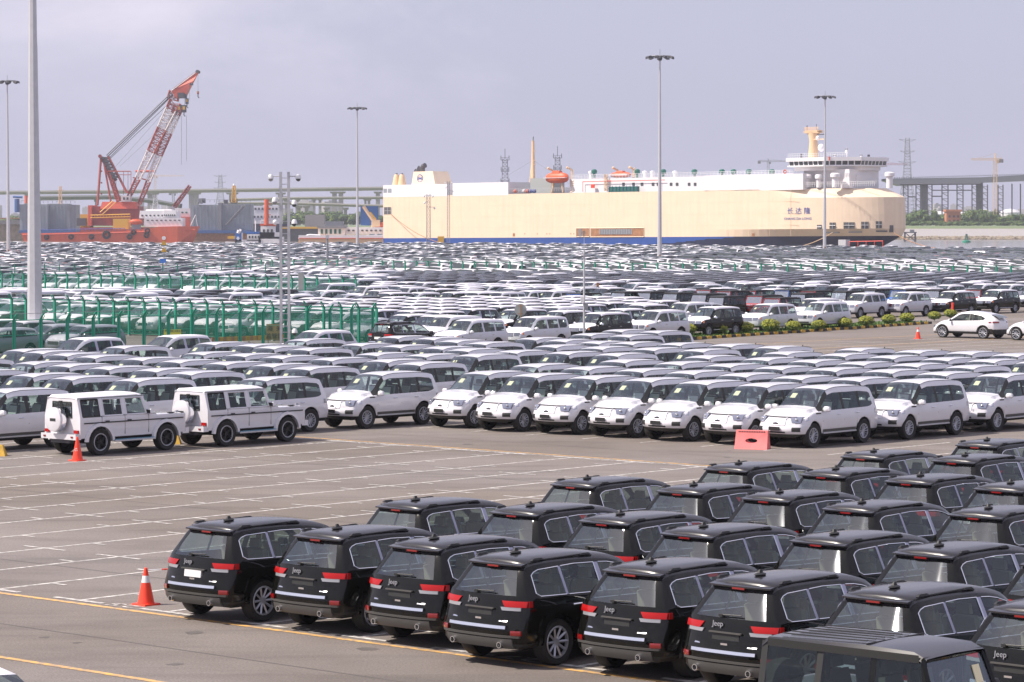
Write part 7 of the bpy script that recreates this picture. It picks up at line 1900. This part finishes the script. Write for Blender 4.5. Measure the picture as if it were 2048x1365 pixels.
for k in range(12): s.tube(rel(t, 610 + k * 3.6, 474 - k * .25, FZ), rel(t, 612 + k * 3.6, 471 - k * .25, FZ), .1, 'rust', n=3)
s.build('ramp_rail', t)
for x, lab in ((744, 'white car standing on the ferry deck, left of two'), (759, 'white car standing on the ferry deck, right of two')):
    p = at(x, 476, FZ + 2); o = bpy.data.objects.new('ferry_car', low_mesh('sedan', 'film_white', 'film_white')); col.objects.link(o); o.location = (p.x, p.y, at(x, 476, FZ + 2).z + .05); o.rotation_euler = (0, 0, R(172)); tag(o, lab, 'car')
p = at(731, 470, FZ + 12); t = thing('deck_crane', 'cream knuckle crane on the ship astern of the car carrier', 'crane', tuple(p)); s = MB(); q = lambda x, y: Vector(at_Y(x, y, FZ + 12)) - p
s.tube(q(748, 462), q(748, 444), 1.0, 'mast_cream', n=8); s.tube(q(748, 444), q(727, 413), .7, 'mast_cream', n=6); s.tube(q(752, 440), q(740, 425), .4, 'ship_yellow', n=6); s.box(q(752, 447), (3, 2.2, 2.4), 'mast_cream'); s.build('jib', t); s = MB(); s.box(q(739, 432), (6.5, .4, 7), 'dock_blue'); s.build('blue_screen', t); s = MB(); s.tube(q(750, 452), q(768, 450), 1.0, 'ship_orange', n=8); s.build('orange_boat', t)

# ------------------------------------------------------------------ viaducts
def viaduct(label, pts, Y0, Y1, thick, piers, pier_w=0, m='concrete', pier_bottom=452, pier_top_off=0, yd=14, name='viaduct'):
    t = thing(name, label, 'bridge', tuple(at(pts[0][0], pts[0][1], Y0)))
    s = MB(); n = len(pts)
    def D_(i): x0, x1 = pts[0][0], pts[-1][0]; return Y0 + (Y1 - Y0) * (pts[i][0] - x0) / (x1 - x0)
    for i in range(n - 1):
        a, b = Vector(at_Y(*pts[i], D_(i))), Vector(at_Y(*pts[i + 1], D_(i + 1))); h0, h1 = thick * D_(i) / F_PX, thick * D_(i + 1) / F_PX
        lo = Vector(t.location); A = [a, b, b + Vector((0, yd, 0)), a + Vector((0, yd, 0))]; B_ = [a - Vector((0, -3, h0)), b - Vector((0, -3, h1)), b + Vector((0, yd - 3, -h1)), a + Vector((0, yd - 3, -h0))]
        e0, e1 = a - Vector((0, 0, h0 * .35)), b - Vector((0, 0, h1 * .35))
        P_ = [v - lo for v in A + B_ + [e0, e1]]
        s.add(P_, [(3, 2, 1, 0), (4, 5, 6, 7), (8, 9, 1, 0), (4, 5, 9, 8), (2, 3, 7, 6)], m)
    s.build('deck', t)
    for x, tp, w in piers:
        Yp = Y0 + (Y1 - Y0) * (x - pts[0][0]) / (pts[-1][0] - pts[0][0]); a = Vector(at_Y(x, tp, Yp)) - Vector(t.location); b = Vector(at_Y(x, pier_bottom, Yp)) - Vector(t.location); wm_ = w * Yp / F_PX
        s = MB(); s.box(((a.x + b.x) / 2, a.y + yd / 2, (a.z + b.z) / 2), (wm_, 3.5, a.z - b.z), m); s.box((a.x, a.y + yd / 2, a.z - .6), (wm_ * 1.7, 5, 1.6), m, taper=1.25); s.build('pier', t)
    return t
viaduct('long concrete viaduct crossing the whole left horizon', [(-120, 384), (0, 382), (200, 380.5), (450, 377.5), (780, 373.5), (1060, 372)], 2600, 2400, 7.5,
        [(x, y, w) for x, y, w in ((50, 386, 6), (298, 386, 9), (308, 386, 8), (381, 386, 9), (391, 386, 9), (463, 386, 12), (560, 386, 10), (668, 384, 9), (681, 384, 9), (1010, 380, 10), (755, 384, 8))])
viaduct('lower concrete viaduct below the long one, behind the left ships', [(470, 397), (600, 394), (780, 393), (900, 393)], 2350, 2250, 5.5, [(593, 399, 6), (627, 398, 5), (639, 398, 5), (730, 398, 4), (737, 398, 5), (540, 400, 6), (571, 400, 5)])
viaduct('curving ramp viaduct lowest of the three behind the tugs', [(440, 404), (560, 404), (700, 408), (780, 410), (860, 411)], 2150, 2050, 6, [(470, 410, 9), (596, 413, 7), (612, 413, 7), (652, 416, 6), (690, 416, 6), (515, 411, 8)])
viaduct('grey steel deck viaduct behind the crane base', [(60, 392), (150, 391), (230, 390), (310, 399), (360, 408)], 2000, 1950, 9, [(75, 396, 5), (190, 400, 4), (250, 404, 4)], 4, m='steel_grey')
# right viaduct, built on steel falsework
RZ = 1850.0
t = thing('viaduct', 'dark viaduct on two thick piers at the right, still on its falsework', 'bridge', tuple(at(1785, 358, RZ)))
q = lambda x, y, d=0: Vector(at_Y(x, y, RZ + d)) - Vector(t.location)
s = MB()
for (x0, y0, y1), (x1, y2, y3) in (((1770, 358, 362), (1800, 357.5, 372)), ((1800, 357.5, 372), (1960, 355, 366)), ((1960, 355, 366), (2060, 350, 362))):
    A = [q(x0, y0), q(x1, y2), q(x1, y3), q(x0, y1)]; s.add(A + [v + Vector((0, 18, 0)) for v in A], [(3, 2, 1, 0), (4, 5, 6, 7), (0, 1, 5, 4), (2, 3, 7, 6)], 'steel_grey')
s.build('deck', t)
s = MB(); k = 0
for x in np.arange(1785, 2048, 3.5): a = q(x, 358 - (x - 1785) * .027); s.tube(a, a + Vector((0, 0, .9)), .25, 'steel_dark', n=3)
s.build('deck_clutter', t)['kind'] = 'stuff'
for x in (1849, 1960): a, b = q(x - 5.5, 362, 4), q(x + 5.5, 432, 4); s = MB(); s.b2(a.x, b.x, a.y, a.y + 4, b.z, a.z, 'concrete_dark'); s.build('pier', t)
for x0, x1 in ((1807, 1816), (1832, 1841), (1855, 1864), (1884, 1896), (1914, 1926), (1944, 1953), (1965, 1975), (1996, 2006)):
    s = MB()
    for x in (x0, x1): a, b = q(x, 370), q(x, 433); s.tube(b, a, .38, 'steel_dark', n=4)
    for k in range(5): y0 = 374 + k * 12; s.tube(q(x0, y0), q(x1, y0 + 7), .2, 'steel_dark', n=3); s.tube(q(x0, y0), q(x1, y0), .2, 'steel_dark', n=3)
    s.build('falsework_tower', t)
for x in (2024, 2041): s = MB(); s.tube(q(x, 435), q(x, 368), .45, 'steel_dark', n=5); s.build('steel_post', t)
s = MB(); s.tube(q(1800, 369), q(1962, 368), .6, 'steel_dark', n=4); s.tube(q(1816, 394), q(1832, 394), .4, 'steel_dark', n=4); s.tube(q(1864, 393), q(1884, 393), .4, 'steel_dark', n=4); s.tube(q(1864, 381), q(1944, 381), .35, 'steel_dark', n=4); s.build('cross_beam', t)
# ------------------------------------------------------------------ towers, tower cranes
def pylon(label, x, yt, yb, Y, w, arms=True, m='steel_grey', n=12):
    p = at(x, yb, Y); t = thing('lattice_tower', label, 'pylon', tuple(p)); hgt = at(x, yt, Y).z - p.z; s = MB(); s.truss((0, 0, 0), (0, 0, hgt * .55), w, w * .4, m, n, .16, .11); s.truss((0, 0, hgt * .55), (0, 0, hgt), w * .4, w * .2, m, n, .14, .1); s.build('lattice', t)
    if arms:
        s = MB()
        for u, l in ((.70, .9), (.83, .75), (.97, .85)): 
            for sd in (1, -1): s.tube((0, 0, hgt * u), (sd * w * l * .55, 0, hgt * (u + .01)), .16, m, n=3); s.tube((0, 0, hgt * (u - .03)), (sd * w * l * .55, 0, hgt * (u + .01)), .12, m, n=3)
        s.build('cross_arm', t)
    return t
pylon('steel transmission pylon standing behind the bow of the car carrier', 1814, 276, 440, 2100, 13)
pylon('faint transmission pylon behind the right grey dock', 441, 350, 440, 2900, 14)
def mast2(label, x, yt, yb, Y):
    p = at(x, yb, Y); t = thing('lattice_tower', label, 'tower', tuple(p)); h = at(x, yt, Y).z - p.z; s = MB(); s.truss((0, 0, 0), (0, 0, h * .86), 4.0, 2.0, 'steel_grey', 16, .14, .08); s.tube((0, 0, h * .86), (0, 0, h), .12, 'steel_dark', n=4); s.build('lattice', t)
    s = MB()
    for u, w in ((.84, 3.6), (.68, 3.4), (.52, 3.6)): s.box((0, 0, h * u), (w, w, .2), 'steel_grey'); s.box((0, 0, h * u + 1.1), (w, w, .08), 'steel_grey'); s.tube((-w / 2, 0, h * u), (-w / 2, 0, h * u + 2), .15, 'steel_dark', n=3); s.tube((w / 2, 0, h * u), (w / 2, 0, h * u + 2), .15, 'steel_dark', n=3)
    s.build('platform', t)
mast2('dark lattice tower behind the stern part of the car carrier, left of the cream mast', 1010, 298, 440, 1300); mast2('dark lattice tower just right of the cream mast, behind the lifeboat', 1115, 293, 440, 1300)
def tower_crane(label, x, ym, yj, x0, x1, yb, Y, m='mast_cream'):
    p = at(x, yb, Y); t = thing('tower_crane', label, 'crane', tuple(p)); k = Y / F_PX; zt = at(x, ym, Y).z - p.z; zj = at(x, yj, Y).z - p.z
    s = MB(); s.truss((0, 0, 0), (0, 0, zj), 1.8, 1.8, m, 22, .11, .06); s.tube((0, 0, zj), (0, 0, zt), .4, m, n=4); s.build('tower', t)
    s = MB(); s.truss((0, 0, zj), ((x0 - x) * k, 0, zj), 1.3, 1.0, m, 16, .09, .05); s.truss((0, 0, zj), ((x1 - x) * k, 0, zj), 1.3, 1.3, m, 5, .11, .07); s.tube((0, 0, zt), ((x0 - x) * k * .7, 0, zj + .7), .07, m, n=3); s.tube((0, 0, zt), ((x1 - x) * k, 0, zj + .7), .07, m, n=3); s.build('jib', t)
    s = MB(); e = x1 if abs(x1 - x) < abs(x0 - x) else x0; s.box(((e - x) * k * .9, 0, zj - 1.0), (2.4, 1.6, 2.2), 'concrete_dark'); s.box((1.4, 0, zj - 1.5), (1.6, 1.4, 2), m); s.build('counterweight', t)
    return t
tower_crane('yellow tower crane in front of the right viaduct', 1990, 307, 319, 1941, 2003, 430, 1800)
tower_crane('small dark tower crane left of the ship bridge', 1536, 318, 323, 1575, 1516, 440, 2600, 'steel_grey')
tower_crane('reddish tower crane just right of the ship bridge', 1747, 320, 329, 1815, 1742, 440, 2500, 'crane_red')
tower_crane('faint pale tower crane behind the crane boom', 311, 350, 352, 368, 300, 440, 3200, 'mast_cream')
tower_crane('faint grey tower crane between the viaducts behind the docks', 347, 380, 386, 340, 356, 440, 2600, 'steel_grey')

# ------------------------------------------------------------------ right bank: trees, tanks, house, buoy, dolphin
fol = []
for k in range(3):
    rs = random.Random(40 + k); s = MB()
    lobes = [(rs.uniform(-.5, .5), rs.uniform(-.5, .5), rs.uniform(.35, .85), rs.uniform(.28, .5)) for _ in range(7)]
    for i in range(700):
        lx, ly, lz, lr = rs.choice(lobes); a = rs.random() * 6.28; u1 = rs.uniform(-1, 1); q = math.sqrt(1 - u1 * u1); rr = lr * (.7 + .45 * rs.random())
        c = Vector((lx + q * math.cos(a) * rr, ly + q * math.sin(a) * rr, lz + u1 * rr * .75)); n_ = Vector((q * math.cos(a), q * math.sin(a), u1 + .5)).normalized(); t1 = Matrix.Rotation(rs.random() * 6.28, 3, n_) @ n_.orthogonal().normalized(); t2 = n_.cross(t1); L = .05 + rs.random() * .06
        s.add([c - t1 * L, c + t2 * L, c + t1 * L, c - t2 * L], [(0, 1, 2, 3)], rs.choice(['leaf_dark', 'leaf_green', 'leaf_green', 'leaf_mid']))
    f = s.mesh('crown'); g = MB(); g.tube((0, 0, 0), (0, 0, .5), .05, 'bark', r1=.03, n=5)
    for j in range(4): a = j * 1.57; g.tube((0, 0, .3), (.3 * math.cos(a), .3 * math.sin(a), .7), .025, 'bark', r1=.01, n=4)
    fol.append((f, g.mesh('trunk')))
tr = random.Random(77)
def tree(x, yb, Y, h, w, label, group):
    X, Yy, z = at_Y(x, yb, Y); t = thing('tree', label, 'tree', (X, Yy, z - .3), tr.random() * 6.28, group); t.scale = (w / 1.7, w / 1.7, h / 1.15); f, g = fol[tr.randrange(3)]; link('crown', f, t); link('trunk', g, t)
for i in range(64):
    x = 1805 + (i + tr.random()) * 4.0; h = tr.uniform(4.5, 8.5) * (1.25 if (1925 < x < 1990 or 1815 < x < 1880) else .85)
    tree(x, 448, 1790 + tr.uniform(-40, 60), h, tr.uniform(7, 11), 'dark green tree in the belt on the far bank at right', 'trees on the far right bank')
for i in range(34):
    x = 1808 + (i + tr.random()) * 7.2; tree(x, 451, 1725 + tr.uniform(-15, 20), tr.uniform(2, 3.6), tr.uniform(5, 9), 'low pale green shrub on top of the far dike at right', 'shrubs on the far dike')
for i in range(40):
    x = 575 + (i + tr.random()) * 4.7; tree(x, 449, 1850 + tr.uniform(-40, 80), tr.uniform(5, 10), tr.uniform(9, 14), 'green tree on the far bank between the tugs and the car carrier', 'trees on the far bank at left')
for i in range(26):
    x = 0 + (i + tr.random()) * 22; tree(x, 448, 1950 + tr.uniform(-40, 80), tr.uniform(4, 7), tr.uniform(10, 18), 'distant tree behind the docks on the left', 'distant trees at left')
for x, yt, w, lab in ((1880, 423, 40, 'white storage tank behind the trees, left of the orange house'), (1925, 424, 26, 'white storage tank right behind the orange house'), (1968, 419, 36, 'white storage tank below the yellow tower crane'), (2020, 418, 42, 'white domed storage tank at the far right'), (1838, 425, 28, 'white storage tank nearest to the ship bow')):
    Y = 2200; p = at(x, 447, Y); r = w / 2 * Y / F_PX; h = at(x, yt, Y).z - p.z; t = thing('storage_tank', lab, 'tank', tuple(p), 0, 'white storage tanks'); s = MB(); s.lathe([(r, 0), (r, h * .72), (r * .7, h * .92), (0, h)], 'tank_white', n=24); s.build('shell', t, True, 30); s = MB(); s.lathe([(r + .15, h * .70), (r + .15, h * .74)], 'steel_grey', n=24); s.build('rim', t)
Y = 1740; p = at(1907, 449, Y); t = thing('pump_house', 'small orange brick house with a flat roof among the trees on the far bank', 'house', tuple(p)); q = lambda x, y: at(x, y, Y) - p
s = MB(); a, b = q(1893, 424), q(1921, 449); s.b2(a.x, b.x, 0, 8, b.z, a.z, 'brick_orange'); s.build('wall', t); s = MB(); a, b = q(1891, 419.5), q(1923, 424); s.b2(a.x, b.x, -1, 9, b.z, a.z, 'brick_orange'); s.build('roof', t)
for x, y in ((1897, 431), (1906, 431), (1914, 431), (1897, 440), (1906, 440), (1914, 440)): s = MB(); a, b = q(x, y), q(x + 4, y + 4.5); s.b2(a.x, b.x, -.12, .1, b.z, a.z, 'deck_dark'); s.build('window', t)
p = at(1933, 488, 1390); t = thing('channel_buoy', 'green channel buoy floating right of the car carrier', 'buoy', (p.x, p.y, WL)); s = MB(); s.lathe([(1.9, .1), (2.0, .5), (1.9, 1.1), (.5, 1.3)], 'fence_green', n=14); s.build('float', t, True, 40); s = MB(); s.truss((0, 0, 1), (0, 0, 3.6), 1.4, .6, 'vent_green', 3, .16, .1); s.box((0, 0, 3.9), (.9, .9, .7), 'vent_green'); s.build('tower', t)
p = at(1820, 480, 1500); t = thing('mooring_dolphin', 'dark steel mooring frame in the water just right of the bow', 'dolphin', (p.x, p.y, WL)); s = MB()
for x in (-2.6, 2.6):
    for y in (-1.5, 1.5): s.tube((x * 1.1, y, -2), (x, y, 4.6), .3, 'steel_dark', n=5)
s.box((0, 0, 4.6), (6.4, 4, .5), 'steel_dark'); s.box((0, 0, 2), (5.6, .3, .3), 'steel_dark'); s.tube((-2.6, -1.5, 0), (2.6, -1.5, 4.4), .2, 'steel_dark', n=4); s.tube((2.6, -1.5, 0), (-2.6, -1.5, 4.4), .2, 'steel_dark', n=4); s.box((1, 0, 5.4), (2.2, 1.6, 1.2), 'steel_grey'); s.build('frame', t)
# retaining quay with tyres behind the tugs, left bank sheds
t = thing('old_wharf', 'low dark wharf with brown face behind the ships at the far left', 'wharf', tuple(at(-20, 480, 1560))); rblk(t, 'wharf_face', -60, 449, 60, 490, 'rock', 1556, 1575); rblk(t, 'wharf_deck', -60, 441, 60, 449, 'concrete_dark', 1554, 1580); rblk(t, 'wharf_rail', -60, 436, 45, 438, 'rust', 1554, 1555)
t = thing('far_wharf', 'dark wharf wall with a yellow edge behind the orange-masted tug', 'wharf', tuple(at(560, 480, 1500))); rblk(t, 'wharf_face', 560, 457, 640, 492, 'deck_dark', 1500, 1515); rblk(t, 'wharf_edge', 560, 454, 650, 458, 'ship_yellow', 1499, 1500); rblk(t, 'shed', 610, 430, 648, 455, 'concrete', 1520, 1530)
# far skyline blocks barely showing through the air
sk = random.Random(8)
for i in range(30):
    x = sk.uniform(-20, 760) if i % 3 else sk.uniform(1830, 2048); Y = sk.uniform(4200, 5400); w = sk.uniform(10, 26); h = sk.uniform(16, 42); p = at(x, 446, Y); t = thing('distant_block', 'faint pale building on the horizon through the haze', 'building', (p.x, p.y, 0), sk.uniform(-.4, .4), 'distant buildings on the horizon'); s = MB(); s.box((0, 0, h / 2), (w, 14, h), 'concrete'); s.box((0, 0, h + 1), (w * .4, 6, 2), 'concrete'); s.build('block', t)

# ------------------------------------------------------------------ haze
hz = MB(); hz.b2(-5200, 5200, -90, 6600, WL - 6.2, 96, 'concrete'); hm_ = bpy.data.materials.new('haze'); hm_.use_nodes = True; nt = hm_.node_tree; nt.nodes.clear(); o_ = nt.nodes.new('ShaderNodeOutputMaterial'); v_ = nt.nodes.new('ShaderNodeVolumePrincipled')
v_.inputs['Color'].default_value = (.86, .88, 1.0, 1); v_.inputs['Density'].default_value = .00011; v_.inputs['Anisotropy'].default_value = .2; nt.links.new(v_.outputs[0], o_.inputs['Volume']); M['haze'] = hm_
hz.mats = ['haze']; ho = hz.build('haze'); ho['kind'] = 'stuff'; ho['label'] = 'thin bluish haze over yard and river'
print('objects', len(bpy.data.objects))
